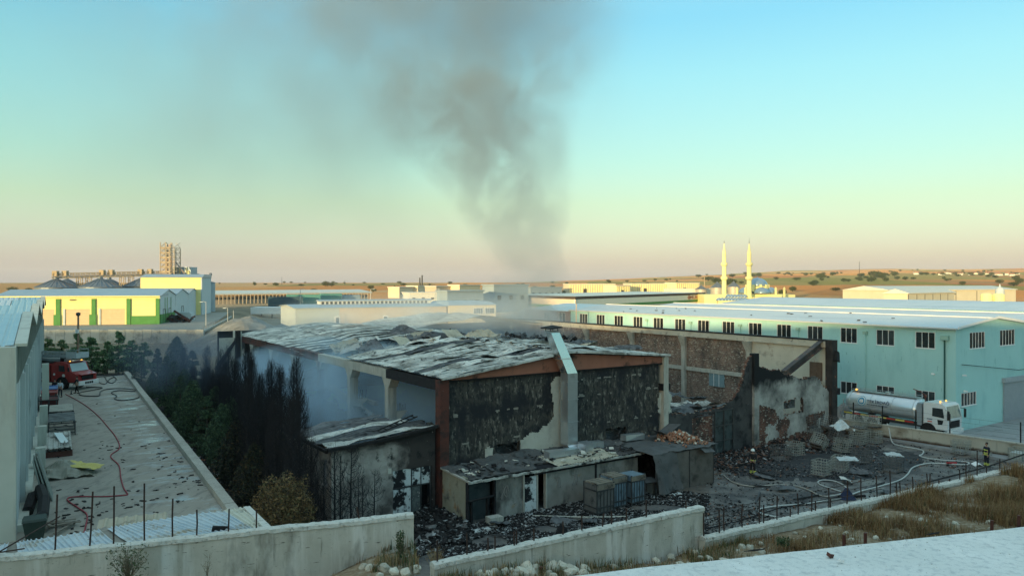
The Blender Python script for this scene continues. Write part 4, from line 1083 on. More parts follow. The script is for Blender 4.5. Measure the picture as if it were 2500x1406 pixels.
for i in range(4):
    a, b, m_ = lows[i], lows[i+1], aps[i]
    fixn(MB().prism([(a,7.22),(b-.02,7.22),(b-.02,9.0),(m_,10.15),(a,9.0)], -.25, .06, 'yz').build('gable_fascia', m_fas, wh))
    mb = MB()
    nr = int((b-a)/.8)
    for q in range(nr):
        y = a+.3+q*.8; top = 9.0+1.15*(1-abs(y-m_)/((m_-a) if y < m_ else (b-m_)))
        mb.box(.062,y,7.25,.10,y+.12,top-.12)
    mb.build('fascia_rib', m_fas, wh)
    mb = MB(); mb.bar((.2,a,9.05),(.2,m_,10.22),.5,.14); mb.bar((.2,m_,10.22),(.2,b,9.05),.5,.14); mb.build('verge_trim', m_cor, wh)
    for (p0, h0, p1, h1) in ((a,9.05,m_,10.2),(m_,10.2,b,9.05)):
        nsh = 12
        for q in range(nsh):
            x0 = -.1-q*2.2
            corr(MB(), (x0, p0, h0), (-2.15,0,0) if p0<p1 else (2.15,0,0), (0,p1-p0,h1-h0), 4, 1, .05).build('roof_sheet', m_roofp if q%3 else mat('skylight_sheet', (.30,.40,.46), (.36,.46,.5), 1, rough=.25), wh)
MB().box(-.3,.0,-.3,.45,72,.35).build('plinth', m_cor, wh)

# things along the warehouse wall
def yw_(x, y, z=0): return Vector((YO.x+.857*x-.515*y, YO.y+.515*x+.857*y, YO.z+z))
for (y, h_, lb) in ((13,1.6,'concrete stub pillar beside the warehouse wall nearest the tarpaulin'),(19.5,1.9,'concrete stub pillar beside the stack of roofing sheets'),(27,2.3,'concrete stub pillar behind the roofing sheet stack'),(38,4.6,'tall concrete pillar by the warehouse wall near the blue and red bins')):
    tag(MB().box(-.25,-.35,0,.3,.35,h_).build('concrete_pillar', m_cor, loc=yw_(.75,y), rot=(0,0,YR)), lb, 'pillar', 'concrete pillars along the warehouse wall')
# stack of roofing sheets
p0 = yl(92,1135); t = thing('sheet_stack', 'stack of old ribbed roofing sheets lying by the warehouse wall', 'sheet stack', yw_(1.75, 20.6), YR)
for i in range(5):
    corr(MB(), (-.8+rnd(-.05,.05), -3.3+rnd(-.15,.15), .42+i*.05), (1.6,0,0), (0,6.6,0), 5, 2, .045, lambda p,u,v: Vector((0,0,.03*nz(p.x,p.y)))).build('roofing_sheet', m_sheet, t)
MB().obox((.2,0,.74),(.55,3.0,.03),Euler((.08,.15,.15)).to_matrix()).build('loose_sheet', m_roofp, t)
MB().box(-.85,-3.2,0,.85,3.1,.40).build('timber_base', mat('reddish_timber', (.13,.05,.04), (.08,.04,.03), 3), t)
# metal rack
t = thing('metal_rack', 'low dark metal pallet rack behind the roofing sheet stack', 'rack', yw_(2.0, 27.6), YR)
mb = MB()
for x in (-.9,.9):
    for y in (-2,2.6): mb.box(x-.04,y-.04,0,x+.04,y+.04,1.1)
for z in (.2,.45,.7,.95): mb.box(-.9,-2.03,z,.9,-1.97,z+.06); mb.box(.87,-2,z,.93,2.6,z+.05)
mb.build('frame', m_steel, t)
for q in range(6): MB().box(-.9,-1.9+q*.75,1.1,.9,-1.3+q*.75,1.16).build('shelf_board', m_sheetd, t)
t = thing('metal_rack', 'further dark wire rack between the pallet rack and the red skip', 'rack', yw_(2.0, 34.0), YR)
mb = MB()
for x in (-.9,0,.9):
    for y in (-2,0,2): mb.box(x-.03,y-.03,0,x+.03,y+.03,1.0)
for z in (.3,.6,.95):
    for x in (-.9,.9): mb.box(x-.02,-2,z,x+.02,2,z+.04)
    for y in (-2,0,2): mb.box(-.9,y-.02,z,.9,y+.02,z+.04)
mb.build('frame', m_steel, t)
for q in range(5): MB().box(-.88,-1.9+q*.8,1.0,.88,-1.3+q*.8,1.05).build('shelf_board', m_conc, t)
def skip(label, y, w, l, h, m_, m2_=None):
    t = thing('skip_container', label, 'container', yw_(1.05, y), YR, 'containers by the warehouse wall')
    mb = MB(); mb.hexa([(-w/2+.1,-l/2+.1,.05),(w/2-.1,-l/2+.1,.05),(w/2-.1,l/2-.1,.05),(-w/2+.1,l/2-.1,.05)],[(-w/2,-l/2,h),(w/2,-l/2,h),(w/2,l/2,h),(-w/2,l/2,h)]); mb.build('body', m_, t)
    mb = MB(); mb.box(-w/2-.05,-l/2-.05,h+.002,w/2+.05,-l/2+.05,h+.08); mb.box(-w/2-.05,l/2-.05,h+.002,w/2+.05,l/2+.05,h+.08); mb.box(-w/2-.05,-l/2+.06,h+.002,-w/2+.05,l/2-.06,h+.08); mb.box(w/2-.05,-l/2+.06,h+.002,w/2+.05,l/2-.06,h+.08); mb.build('rim', m2_ or m_, t)
    mb = MB()
    for q in range(3): mb.box(-w/2+.1+q*w*.4,-l/2-.06+.04,.1,-w/2+.2+q*w*.4,-l/2+.04,h)
    mb.build('rib', m_steel, t)
    return t
m_red = mat('faded_red_paint', (.30,.05,.045), (.22,.04,.035), 1.5, rough=.6, layers=[((.08,.06,.05), 2, .58, .7)])
skip('dark red tank-like skip by the warehouse wall, nearest of the containers', 38.6, 1.5, 2.8, 1.3, mat('maroon_paint', (.12,.03,.03), (.07,.03,.03), 1.5), m_steel)
skip('bright red open container between the maroon skip and the blue one', 41.8, 1.3, 2.2, 1.5, m_red)
skip('blue tarpaulin-covered container by the men near the fire engine', 45.6, 1.3, 2.8, 1.45, mat('blue_tarp', (.06,.14,.34), (.10,.2,.42), 2, rough=.5))
t = tag(cloth(MB(), (0,0,.2), (2.7,0,0),(0,3.0,0),18,18,lambda p,u,v: Vector((0,0,.8*math.exp(-((u-.35)**2+(v-.5)**2)*7)+.25*nz(p.x*1.6,p.y*1.6)+.1*nz(p.x*4,p.y*4)-.15)),.3,.02).build('plastic_sheeting', mat('dull_tarp', (.21,.21,.17), (.30,.29,.24), 2, rough=.5, bump=.3), loc=yw_(1.0, 10.2), rot=(0,0,YR)), 'crumpled grey-green plastic sheeting heaped by the warehouse wall', 'tarpaulin')
t = tag(cloth(MB(), (0,0,.55), (2.3,-.9,-.35),(.5,1.1,.05),14,8,lambda p,u,v: Vector((0,0,.12*nz(p.x*3,p.y*3)+.12)),.15,.02).build('yellow_tarpaulin', mat('yellow_tarp', (.50,.42,.10), (.58,.50,.16), 2, rough=.5, bump=.3), loc=yw_(1.5, 11.6), rot=(0,0,YR)), 'yellow tarpaulin spread over the grey-green sheeting', 'tarpaulin')
# bin, ducting and pallets near the corner
t = thing('wheelie_bin', 'dark green wheelie bin at the near corner of the warehouse', 'bin', yl(85,1318)+Vector((0,0,0)), 0)
t.location = YO+Matrix.Rotation(YR,3,'Z')@yl(85,1318); t.rotation_euler = (0,0,YR); t.scale = (.8,.8,.85)
m_gbin = mat('bin_green', (.018,.035,.03), (.028,.045,.038), 3, rough=.5)
MB().hexa([(-.42,-.35,.08),(.42,-.35,.08),(.42,.35,.08),(-.42,.35,.08)],[(-.6,-.45,1.1),(.6,-.45,1.1),(.6,.45,1.1),(-.6,.45,1.1)]).build('body', m_gbin, t)
MB().hexa([(-.64,-.5,1.11),(.64,-.5,1.11),(.64,.5,1.11),(-.64,.5,1.11)],[(-.55,-.4,1.22),(.55,-.4,1.22),(.55,.4,1.3),(-.55,.4,1.3)]).build('lid', m_gbin, t)
for x in (-.35,.35): MB().tube([(x-.04,.3,.1),(x+.04,.3,.1)],.1,10).build('wheel', m_rub, t)
def yp(px, py, z=0): return YO+Matrix.Rotation(YR,3,'Z')@yl(px,py)+Vector((0,0,z))
pts = [yp(68,1262,.3), yp(80,1245,.75), yp(98,1238,1.0), yp(108,1262,.9), yp(104,1285,.55), yp(80,1296,.3)]
tag(MB().tube(pts, .28, 8).build('flexible_pipe', m_rub), 'thick black flexible pipe curled by the warehouse corner above the green bin', 'pipe')
t = thing('leaning_sheet', 'grey translucent sheets leaning on the warehouse wall above the bin', 'sheet', yw_(.7,5.0), YR)
for q in range(3): MB().obox((.15+q*.12,q*.6,1.25),(.04,1.9,2.6),Euler((0,-.22-q*.03,0)).to_matrix()).build('panel', m_fas, t)
for i in range(7):
    p = yp(135+rnd(-28,30), 1296+rnd(-16,16), .07+.05*i); L_ = rnd(.8,1.9); a = rnd(0,3)
    tag(MB().obox((0,0,0),(L_,.14,.05),Euler((0,rnd(-.05,.05),0)).to_matrix()).build('broken_plank', mat('weathered_wood', (.17,.15,.12), (.25,.22,.18), 3), loc=p, rot=(0,0,a)), 'weathered broken plank in the scrap heap beside the green bin', 'plank', 'broken planks beside the bin')
# ------------------------------------------------------------------ retaining walls in front
def rwall(name, label, pts, zt, zb, th, rebars, grp='concrete retaining walls in front', mt=None):
    """pts: world xy of the camera-side top edge; zt list of top heights"""
    t = thing(name, label, 'wall', (pts[0][0], pts[0][1], zb), 0)
    O = Vector((pts[0][0], pts[0][1], zb))
    mb = MB(); mc = MB()
    for (a, b, za, zb_) in zip(pts[:-1], pts[1:], zt[:-1], zt[1:]):
        a = Vector((*a, 0)); b = Vector((*b, 0)); d = (b-a); L = d.length; d.normalize(); n = Vector((-d.y, d.x, 0))
        N = max(2, int(L/.18)); NZ = 10
        for i in range(N+1):
            s_ = L*i/N; top = za+(zb_-za)*i/N + .035*nz(s_*.8+a.x, a.y)+.02*nz(s_*3.5, a.y)-.10
            for j in range(NZ+1):
                z = zb+(top-zb)*j/NZ
                p = a+d*s_+n*(.018*nz(s_*.9,z*1.4,a.x)+.008*nz(s_*5,z*5)) ; mb.v.append((p.x-O.x, p.y-O.y, z-zb))
        o = len(mb.v)-(N+1)*(NZ+1)
        for i in range(N):
            for j in range(NZ):
                q = o+i*(NZ+1)+j; mb.f.append((q,q+NZ+1,q+NZ+2,q+1)); mb.m.append(0)
        # back face and ends
        o2 = len(mb.v)
        for (p, tp) in ((a,za),(b,zb_)):
            for z in (zb, tp-.12): r = p+n*th; mb.v.append((r.x-O.x, r.y-O.y, z-zb))
        mb.f.append((o2,o2+1,o2+3,o2+2)); mb.m.append(0)
        mb.f.append((o2,o,o+NZ,o2+1)); mb.f.append((o2+2,o2+3,len(mb.v)-5,o+N*(NZ+1))); mb.m += [0,0]
        # rough cap
        n2 = max(3, int(L/.09)); o3 = len(mc.v)
        for i in range(n2+1):
            s_ = L*i/n2; top = za+(zb_-za)*i/n2+.035*nz(s_*.8+a.x,a.y)+.02*nz(s_*3.5,a.y)
            for k_, off_ in enumerate((-.035,-.02,.05,.14,th-.02,th+.03,th+.03)):
                h_ = (-.12,-.01,.012,.022,.0,-.03,-.14)[k_]
                p = a+d*s_+n*(off_+.022*nz(s_*4,k_*3,1)); mc.v.append((p.x-O.x,p.y-O.y,top+h_+.028*nz(s_*6,k_*2.0,7)-zb))
        for i in range(n2):
            for k_ in range(6):
                q = o3+i*7+k_; mc.f.append((q,q+7,q+8,q+1)); mc.m.append(0)
        mc.f.append(tuple(o3+i for i in range(7))); mc.f.append(tuple(o3+n2*7+i for i in range(6,-1,-1))); mc.m += [0,0]
    mb.build('wall_body', mt or m_concwall, t); mc.build('mortar_top', m_conctop, t)
    m_r = m_rebar
    for (px, ytop, lean) in rebars:
        # find the wall point at this pixel column
        r = (px-1250)/F; best = None
        for (a, b, za, zb_) in zip(pts[:-1], pts[1:], zt[:-1], zt[1:]):
            dx, dy = b[0]-a[0], b[1]-a[1]; den = dx-r*dy
            if abs(den) < 1e-6: continue
            u = (r*a[1]-a[0])/den
            if -.01 <= u <= 1.01: best = (a[0]+dx*u, a[1]+dy*u, za+(zb_-za)*u, Vector((-dy,dx,0)).normalized())
        if not best: continue
        x, y, z, n = best; p = Vector((x,y,z))+n*(th*.5); h_ = -(ytop-690)/F*p.y - z
        q = p+Vector((lean*h_, .02*h_, h_))
        O2 = O
        MB().tube([p-O2-Vector((0,0,.1)), (p+q)*.5-O2+Vector((rnd(-.02,.02),0,0)), q-O2], .024, 6).build('rebar', m_r, t)
    return t
def zpt(px, py, z): p = PZ(px, py, z); return (p.x, p.y)
W1a = zpt(-120,1372,-7.2); W1b = zpt(1010,1255,-7.2)
rwall('retaining_wall', 'long rust-stained concrete wall at the lower left, ribbed sheet roof behind it', [W1a, W1b], [-7.2,-7.2], -9.6, .30,
      [(131,1207,.03),(216,1200,.05),(275,1187,0),(351,1180,-.01),(420,1217,.0),(479,1244,0),(557,1242,.03),(626,1243,0),(880,1236,-.25)])
W2a = zpt(1060,1372,-7.75); W2b = zpt(1720,1236,-7.6)
rb = [(1073,1318,0),(1145,1300,0),(1196,1312,.02),(1214,1308,0),(1262,1296,0),(1266,1294,.02),(1310,1288,0),(1380,1272,.02),(1427,1258,0),(1478,1252,.1),(1500,1246,0),(1536,1240,.02),(1585,1220,0),(1682,1222,0)]
rwall('retaining_wall', 'middle concrete wall rising to a squared end in front of the charred yard', [W2a, W2b], [-7.82,-7.6], -9.5, .30, rb)
W3a = zpt(1722,1312,-8.5); W3b = zpt(2640,1108,-8.5)
xs_ = [(1726,1252),(1764,1243),(1776,1238),(1820,1230),(1862,1213),(1872,1232),(1905,1210),(1937,1240),(1957,1204),(1990,1200),(1999,1222),(2032,1190),(2036,1215),(2076,1172),(2112,1165),(2150,1160),(2182,1148),(2197,1178),(2206,1178),(2237,1163),(2272,1155),(2279,1156),(2301,1172),(2327,1168),(2352,1146),(2368,1132),(2394,1100),(2417,1140),(2450,1120)]
t3 = rwall('retaining_wall', 'low crumbling concrete wall on the right with a row of thin rebars and dry grass', [W3a, W3b], [-8.5,-8.5], -9.6, .30, [(a,b,rnd(-.04,.04)) for a,b in xs_])
# light mesh reinforcement behind the right wall
for (pxa, pxb) in ((1726,1850),(1990,2110),(2040,2160)):
    a = PZ(pxa, np.interp(pxa,[1722,2640],[1300,1100]), -8.45); b = PZ(pxb, np.interp(pxb,[1722,2640],[1300,1100]), -8.45)
    for q in range(3): MB().tube([a-t3.location+Vector((0,.2,.15+q*.22)), b-t3.location+Vector((0,.25,.12+q*.24))], .010, 4).build('tie_wire', m_rebar, t3)
for pts_, lb in (([(146,1260,-6.9),(0,1345,-7.1),(-40,1372,-7.2)], 'rusty rebar leaning diagonally over the sheet roof at far left'),
                 ([(60,1338,-7.05),(-30,1352,-7.1)], 'short rusty rebar lying flat at the left end of the wall')):
    tag(MB().tube([PZ(*p) for p in pts_], .02, 6).build('loose_rebar', m_rebar), lb, 'rebar')
tag(MB().tube([PZ(2540,1095,-8.2), PZ(2400,1142,-8.3), PZ(2250,1180,-8.4), PZ(2240,1186,-8.42)], .035, 6).build('black_pipe', m_black), 'black plastic pipe lying on the right retaining wall', 'pipe')
for pp in ([(1722,1290),(1800,1272),(1900,1240),(2000,1222),(2080,1205)],):
    tag(MB().tube([PZ(a,b,-13.9) for a,b in pp], .04, 5).build('long_pole', m_char), 'long charred pole on the yard just beyond the right wall', 'pole')
# ribbed sheet roof behind the left wall
se_ = thing('sheet_roof', 'rusty blue-white ribbed sheet lean-to roof behind the left concrete wall', 'roof', PZ(300,1330,-8.0), 0)
O = PZ(300,1330,-8.0)
farp = [(-60,1338),(17,1328),(84,1317),(202,1300),(280,1286),(361,1272),(490,1253),(602,1237)]
nearp = [(-110,1378),(0,1364),(130,1352),(235,1344),(350,1328),(515,1313),(600,1303),(664,1298)]
m_blue_s = mat('weathered_blue_sheet', (.42,.50,.56), (.50,.56,.60), 2.0, rough=.5, metal=.2, bump=.15,
    layers=[((.33,.28,.21), .9, .54, .66, (1,1,1)), ((.20,.11,.06), 2.6, .62, .70, (1,1,1)), ((.60,.62,.62), 1.4, .6, .8)])
ns = 26
def lp(lst, u):
    x = u*(len(lst)-1); i = min(int(x), len(lst)-2); f_ = x-i; return (lst[i][0]*(1-f_)+lst[i+1][0]*f_, lst[i][1]*(1-f_)+lst[i+1][1]*f_)
for i in range(ns):
    u0, u1 = i/ns, (i+1)/ns
    a = PZ(*lp(nearp,u0), -7.42)-O; b = PZ(*lp(nearp,u1), -7.42)-O; c = PZ(*lp(farp,u1), -8.05)-O; d = PZ(*lp(farp,u0), -8.05)-O
    mb = MB(); pr = [(0,0),(.34,0),(.42,1),(.52,1),(.60,0),(.86,0),(.92,1),(.985,1)]
    dz = rnd(-.012,.012)
    if i in (4,13): continue
    for j in range(9):
        v_ = j/8
        for (u_, z_) in pr:
            p = (a.lerp(b,u_)).lerp(d.lerp(c,u_), v_)+Vector((0,0,z_*.045+dz+.025*nz(u_*2+i,v_*3)))
            mb.v.append(tuple(p))
    for j in range(8):
        for q in range(7): w_ = j*8+q; mb.f.append((w_,w_+1,w_+9,w_+8)); mb.m.append(0)
    mb.build('roof_sheet', m_blue_s if i < 24 else m_rib, se_)
mb = MB()
for i in range(ns):
    u0, u1 = i/ns, (i+1)/ns
    a = PZ(*lp(nearp,u0), -7.42)-O; b = PZ(*lp(nearp,u1), -7.42)-O; c = PZ(*lp(farp,u1), -8.05)-O; d = PZ(*lp(farp,u0), -8.05)-O
    z1, z2 = Vector((0,0,-.10)), Vector((0,0,-.05)); mb.hexa([a+z1,b+z1,c+z1,d+z1],[a+z2,b+z2,c+z2,d+z2])
mb.build('deck_board', mat('mouldy_board', (.20,.18,.15), (.28,.26,.22), 2), se_)
a = PZ(*nearp[-1],-7.36)-O; b = PZ(*farp[-1],-7.98)-O
MB().bar(a,b,.22,.05).build('edge_flashing', m_conctop, se_)
for f_ in (.02,.3,.62,.98):
    p = PZ(*lp(farp,f_),-8.1)-O; MB().bar(p, p+Vector((0,0,-3.9)), .1).build('post', m_rust, se_)
q = PZ(*lp(farp,.55),-8.0)-O
corr(MB(), q+Vector((-.6,.3,-.12)), (2.0,.7,.02), (-.3,.7,.08), 7, 2, .04).build('loose_sheet', m_cream, se_)
tag(MB().obox((0,0,0),(.45,.28,.18),Euler((0,0,.3)).to_matrix(),0,.05).build('char_lump', m_black, loc=PZ(538,1292,-7.55)), 'black charred lump lying on the ribbed sheet roof', 'char')

# pale slab bottom right
sa, sb = PZ(1320,1412,-5.0), PZ(2560,1279,-5.0)
dv = (sb-sa).normalized(); nv = Vector((dv.y,-dv.x,0))
mb = MB(); Ls = (sb-sa).length+4; n_ = 60
for i in range(n_):
    s0, s1 = -2+Ls*i/n_*1.2, -2+Ls*(i+1)/n_*1.2
    e0 = .05*nz(s0*.7,1)+.015*nz(s0*4,1); e1 = .05*nz(s1*.7,1)+.015*nz(s1*4,1)
    a = sa+dv*s0+nv*e0; b = sa+dv*s1+nv*e1; c = sa+dv*s1+nv*11; d = sa+dv*s0+nv*11
    z = Vector((0,0,.35)); mb.hexa([d-z,c-z,b-z,a-z],[d,c,b,a])
slab = mb.build('concrete_slab', m_slab); tag(slab, kind='structure')
for (px, py, w, lb) in ((1845,1345,.22,'thin dark twisted strip on the pale slab near its far edge'),(2282,1304,.16,'short dark stick at the edge of the pale slab'),(2027,1357,.07,'small brown stone on the pale slab'),(2053,1370,.06,'small white stone on the pale slab')):
    p = PZ(px,py,-4.97)
    mb = MB()
    if w > .1: mb.tube([(-w,0,0),(-.03,.02,.012),(w*.7,.05,.02),(w,.12,.03)], [.006,.02,.012,.005], 6)
    else: mb.obox((0,0,.02),(w*1.4,w,w*.8),Euler((.2,.3,.5)).to_matrix(),0,.012)
    tag(mb.build('twisted_strip' if w>.1 else 'pebble', m_char if w>.1 else (m_rust if px<2040 else m_white), loc=p), lb, 'debris')
# stub posts by the slab
for px, py in ((2060,1317),(2112,1312),(2421,1280),(2487,1268),(1320,1398)):
    p = PZ(px,py+14,-8.5); tag(MB().tube([(0,0,-.3),(.01,0,.35)], .055, 8).build('stub_post', m_rust, loc=p), {2060:'rusty stub post left of a pair near the slab middle',2112:'rusty stub post right of a pair near the slab middle',2421:'rusty stub post near the slab at right, left one',2487:'rusty stub post by the slab at the right frame edge',1320:'rusty stub post among the pale stones at bottom centre'}[px], 'post')

# ------------------------------------------------------------------ stones
m_stone = mat('limestone', (.42,.39,.31), (.56,.53,.44), 3, rand=.25, bump=.5, bscale=10, layers=[((.30,.18,.09), 2.2, .55, .75), ((.16,.15,.12), 3, .62, .75)])
def rockmesh(sd):
    import bmesh
    bm = bmesh.new(); bmesh.ops.create_icosphere(bm, subdivisions=2, radius=1)
    for v in bm.verts:
        n_ = noise.noise(v.co*1.1+Vector((sd*7,0,0))); n2 = noise.noise(v.co*2.6+Vector((sd*3,5,0)))
        v.co *= 1+.38*n_+.16*n2
        v.co.z *= .68
        for ax in range(3): v.co[ax] = max(-.78, min(.78, v.co[ax]))
    me = bpy.data.meshes.new('stone'); bm.to_mesh(me); bm.free(); me.materials.append(m_stone); return me
RM = [rockmesh(i) for i in range(7)]
spots = []
def addst(px, py, r): spots.append((px, py, r))
for i in range(95): addst(rnd(1150,1430), rnd(1368,1412), rnd(.09,.23))
for i in range(60): addst(rnd(1400,1860), rnd(1335,1388), rnd(.06,.19))
for i in range(70): addst(rnd(1800,2500), rnd(1250,1330), rnd(.04,.12))
for i in range(16): addst(rnd(880,1160), rnd(1385,1406), rnd(.08,.2))
cnt = 0
for (px, py, r) in spots:
    z = -8.15 if px < 1430 else -8.75; p = PZ(px, py, z)
    for _ in range(3): z = min(-7.9, max(-9.2, Hf(p.x, p.y))); p = PZ(px, py, z)
    yw = float(np.interp(p.x, WLx, WLy))
    if p.y > yw-.3: continue
    z = Hf(p.x,p.y)
    o = bpy.data.objects.new('stone', RM[cnt % 7]); COL.objects.link(o); o.location = (p.x, p.y, z+r*.25); o.scale = (r*rnd(.8,1.4), r*rnd(.8,1.2), r*rnd(.8,1.2)); o.rotation_euler = (rnd(0,.6),rnd(0,.6),rnd(0,6))
    if px < 1160: lb = 'pale rough limestone lying in grass at the foot of the long left wall'
    elif px < 1420 : lb = 'pale rough limestone in the dense stone heap at bottom centre'
    elif px < 1800: lb = 'pale limestone on the bank below the squared middle wall'
    else: lb = 'small pale stone among dry grass above the slab'
    tag(o, lb, 'stone', 'limestones strewn along the bank'); cnt += 1
p = PZ(1232,1376,-8.7)
tag(cloth(MB(), (-.55,-.2,.25),(1.25,.1,0),(0,.5,.12),12,6,lambda p,u,v: Vector((0,0,.12*nz(p.x*3,p.y*3))),.08).build('plaster_slab', mat('reddish_slab', (.26,.16,.13), (.32,.22,.18), 2, bump=.3), loc=p), 'reddish broken slab lying on the stone heap beside a green weed', 'slab')
tag(MB().obox((0,0,.08),(1.0,.35,.12),Euler((.1,0,.3)).to_matrix(),0,.04).build('concrete_block', m_conc, loc=PZ(1160,1398,-8.75)), 'flat grey concrete block at the left end of the stone heap', 'block')

# ------------------------------------------------------------------ grasses (numpy blades)
def blades(name, pts, hs, lean, width, mats_, mi=None, kind='stuff'):
    n = len(pts); pts = np.asarray(pts, float); hs = np.asarray(hs, float)
    a = np.random.rand(n)*6.283; ln = (np.random.rand(n)**1.3)*lean
    dx = np.cos(a); dy = np.sin(a); w = width*(.6+.8*np.random.rand(n))
    px_ = -dy*w; py_ = dx*w
    L = hs[:, None]; top = pts+np.stack([dx*ln*hs, dy*ln*hs, hs*np.sqrt(1-np.clip(ln*ln,0,.8))], 1)
    mid = pts+np.stack([dx*ln*hs*.35, dy*ln*hs*.35, hs*.55], 1); off_ = np.stack([px_, py_, np.zeros(n)], 1)
    V = np.empty((n, 5, 3)); V[:,0] = pts-off_; V[:,1] = pts+off_; V[:,2] = mid+off_*.7; V[:,3] = mid-off_*.7; V[:,4] = top
    me = bpy.data.meshes.new(name); me.vertices.add(n*5); me.vertices.foreach_set('co', V.reshape(-1))
    base = np.arange(n)*5
    loops = np.stack([base,base+1,base+2,base+3, base+3,base+2,base+4], 1).reshape(-1)
    me.loops.add(n*7); me.loops.foreach_set('vertex_index', loops.astype(np.int32)); me.polygons.add(n*2)
    st = np.stack([np.arange(n)*7, np.arange(n)*7+4], 1).reshape(-1); me.polygons.foreach_set('loop_start', st.astype(np.int32))
    if mi is not None: me.polygons.foreach_set('material_index', np.repeat(mi,2).astype(np.int32))
    for m_ in mats_: me.materials.append(m_)
    me.update(); me.validate(); o = link(name, me); return o
m_gr1 = mat('dry_grass', (.25,.145,.06), (.17,.095,.045), 1.5, rough=.9, world=True)
m_gr2 = mat('straw', (.36,.26,.13), (.27,.18,.09), 2, rough=.9, world=True)
m_gr3 = mat('green_weed', (.06,.085,.035), (.09,.11,.045), 2, rough=.9, world=True)
G = []; GH = []; GM = []
N0 = 900000
xs1 = np.random.rand(N0)*44-6; ys1 = np.random.rand(N0)*30+17
yw1 = np.interp(xs1, WLx, WLy); ok = (ys1 < yw1-.15) & (ys1 > yw1-13)
px1 = 1250+F*xs1/ys1
dn = np.array([nz(a*.45,b*.45,3)+.5*nz(a*1.5,b*1.5,8) for a,b in zip(xs1,ys1)])
dist = yw1-ys1
dens = np.clip((px1-1780)/420,0,1)*np.clip(1.25-dist/7.5,0,1)*1.1+np.clip((px1-1100)/900,0,.5)*.18+.03
ok &= (np.random.rand(N0) < np.clip(dens*(.35+1.9*dn),0,1))
xs1, ys1, px1, dist, dn = xs1[ok], ys1[ok], px1[ok], dist[ok], dn[ok]
z1 = H(xs1, ys1)
h1 = (.12+.28*np.random.rand(len(xs1)))*(.7+np.clip((px1-1750)/450,0,1)*.95)*(.8+.9*np.clip(dn,0,1))
mi1 = np.random.choice(3, len(xs1), p=[.68,.26,.06])
tag(blades('dry_grass', np.stack([xs1,ys1,z1-.05],1), h1, .9, .010, [m_gr1,m_gr2,m_gr3], mi1), 'dry brown grass covering the bank below the right wall', 'grass', kind='stuff')
# low weeds at the wall feet, left and centre
n = 14000; u = np.random.rand(n); x = -4+12*u; yw2 = np.interp(x, WLx, WLy); y = yw2-.15-np.random.rand(n)**1.6*1.8
dn = np.array([nz(a*.8,b*.8,11) for a,b in zip(x,y)]); ok = (np.random.rand(n) < np.clip(.25+1.7*dn,0,1))
x, y = x[ok], y[ok]
tag(blades('weeds', np.stack([x,y,H(x,y)-.03],1), .10+.32*np.random.rand(len(x)), .8, .010, [m_gr3,m_gr2,m_gr1], np.random.choice(3,len(x),p=[.45,.35,.2])), 'low mixed weeds along the foot of the concrete walls', 'weeds', kind='stuff')

def leafcloud(name, n, fpos, size, mats_, probs, kind=None, parent=None, elong=1.6):
    C_ = np.array([fpos() for _ in range(n)]); a = np.random.randn(n,3); a /= np.linalg.norm(a,axis=1)[:,None]+1e-9
    b = np.cross(a, np.random.randn(n,3)); b /= np.linalg.norm(b,axis=1)[:,None]+1e-9
    s_ = size*(.6+.8*np.random.rand(n))[:,None]
    V = np.stack([C_-a*s_*elong, C_-b*s_*.55, C_+a*s_*elong, C_+b*s_*.55], 1)
    me = bpy.data.meshes.new(name); me.vertices.add(n*4); me.vertices.foreach_set('co', V.reshape(-1))
    me.loops.add(n*4); me.loops.foreach_set('vertex_index', np.arange(n*4,dtype=np.int32)); me.polygons.add(n); me.polygons.foreach_set('loop_start', (np.arange(n)*4).astype(np.int32))
    me.polygons.foreach_set('material_index', np.random.choice(len(mats_), n, p=probs).astype(np.int32))
    for m_ in mats_: me.materials.append(m_)
    me.update(); me.validate(); return link(name, me, parent)
# dead bush in front of the left wall, climber, weeds as plants
def twigplant(name, label, px, py, z, n, h, spread, m_, leaves=None, cat='plant'):
    p = PZ(px, py, z); t = thing(name, label, cat, p); mb = MB()
    for i in range(n):
        a = rnd(0,6.28); e = rnd(0,spread); L_ = h*rnd(.5,1)
        q0 = Vector((rnd(-.05,.05),rnd(-.05,.05),0)); pts = [q0]; d_ = Vector((math.cos(a)*e, math.sin(a)*e, 1)).normalized()
        for s_ in range(5): pts.append(pts[-1]+d_*L_/5+Vector((rnd(-.03,.03),rnd(-.03,.03),rnd(-.01,.02)))*h)
        mb.tube(pts, [.012*h*(1-.17*s_) for s_ in range(6)], 3)
        for s_ in range(2,5):
            for _ in range(2): mb.tube([pts[s_], pts[s_]+Vector((rnd(-.14,.14),rnd(-.14,.14),rnd(.02,.2)))*h], .004*h, 3)
    mb.build('stem', m_, t)
    if leaves:
        def fp():
            a = rnd(0,6.28); r_ = spread*.6*h*math.sqrt(random.random()); return (r_*math.cos(a), r_*math.sin(a), rnd(.05,.9)*h)
        leafcloud('foliage', leaves[0], fp, leaves[1], [leaves[2], leaves[3]], [.6,.4], parent=t)
    return t
m_lf = mat('weed_leaf', (.035,.07,.03), (.06,.10,.04), 3); m_lf2 = mat('weed_leaf_pale', (.10,.12,.06), (.07,.09,.04), 3)
m_tw = mat('dry_twig', (.20,.17,.11), (.14,.11,.08), 5)
b = Vector(zpt(315,1406,-8.3)+(0,))
twigplant('dry_bush', 'dry twiggy grey-green bush before the left concrete wall', 312, 1412, -7.9, 42, .95, .9, m_tw, (420,.025,m_lf2,m_lf), 'bush')
twigplant('dead_weed', 'thin bare weed standing before the left wall right of the dry bush', 505, 1412, -7.9, 5, .8, .5, m_tw, None, 'weed')
twigplant('climbing_weed', 'dark green weed climbing the wall near its squared right end', 977, 1388, -8.55, 10, 1.25, .16, m_tw, (420,.03,m_lf,m_lf2), 'weed')
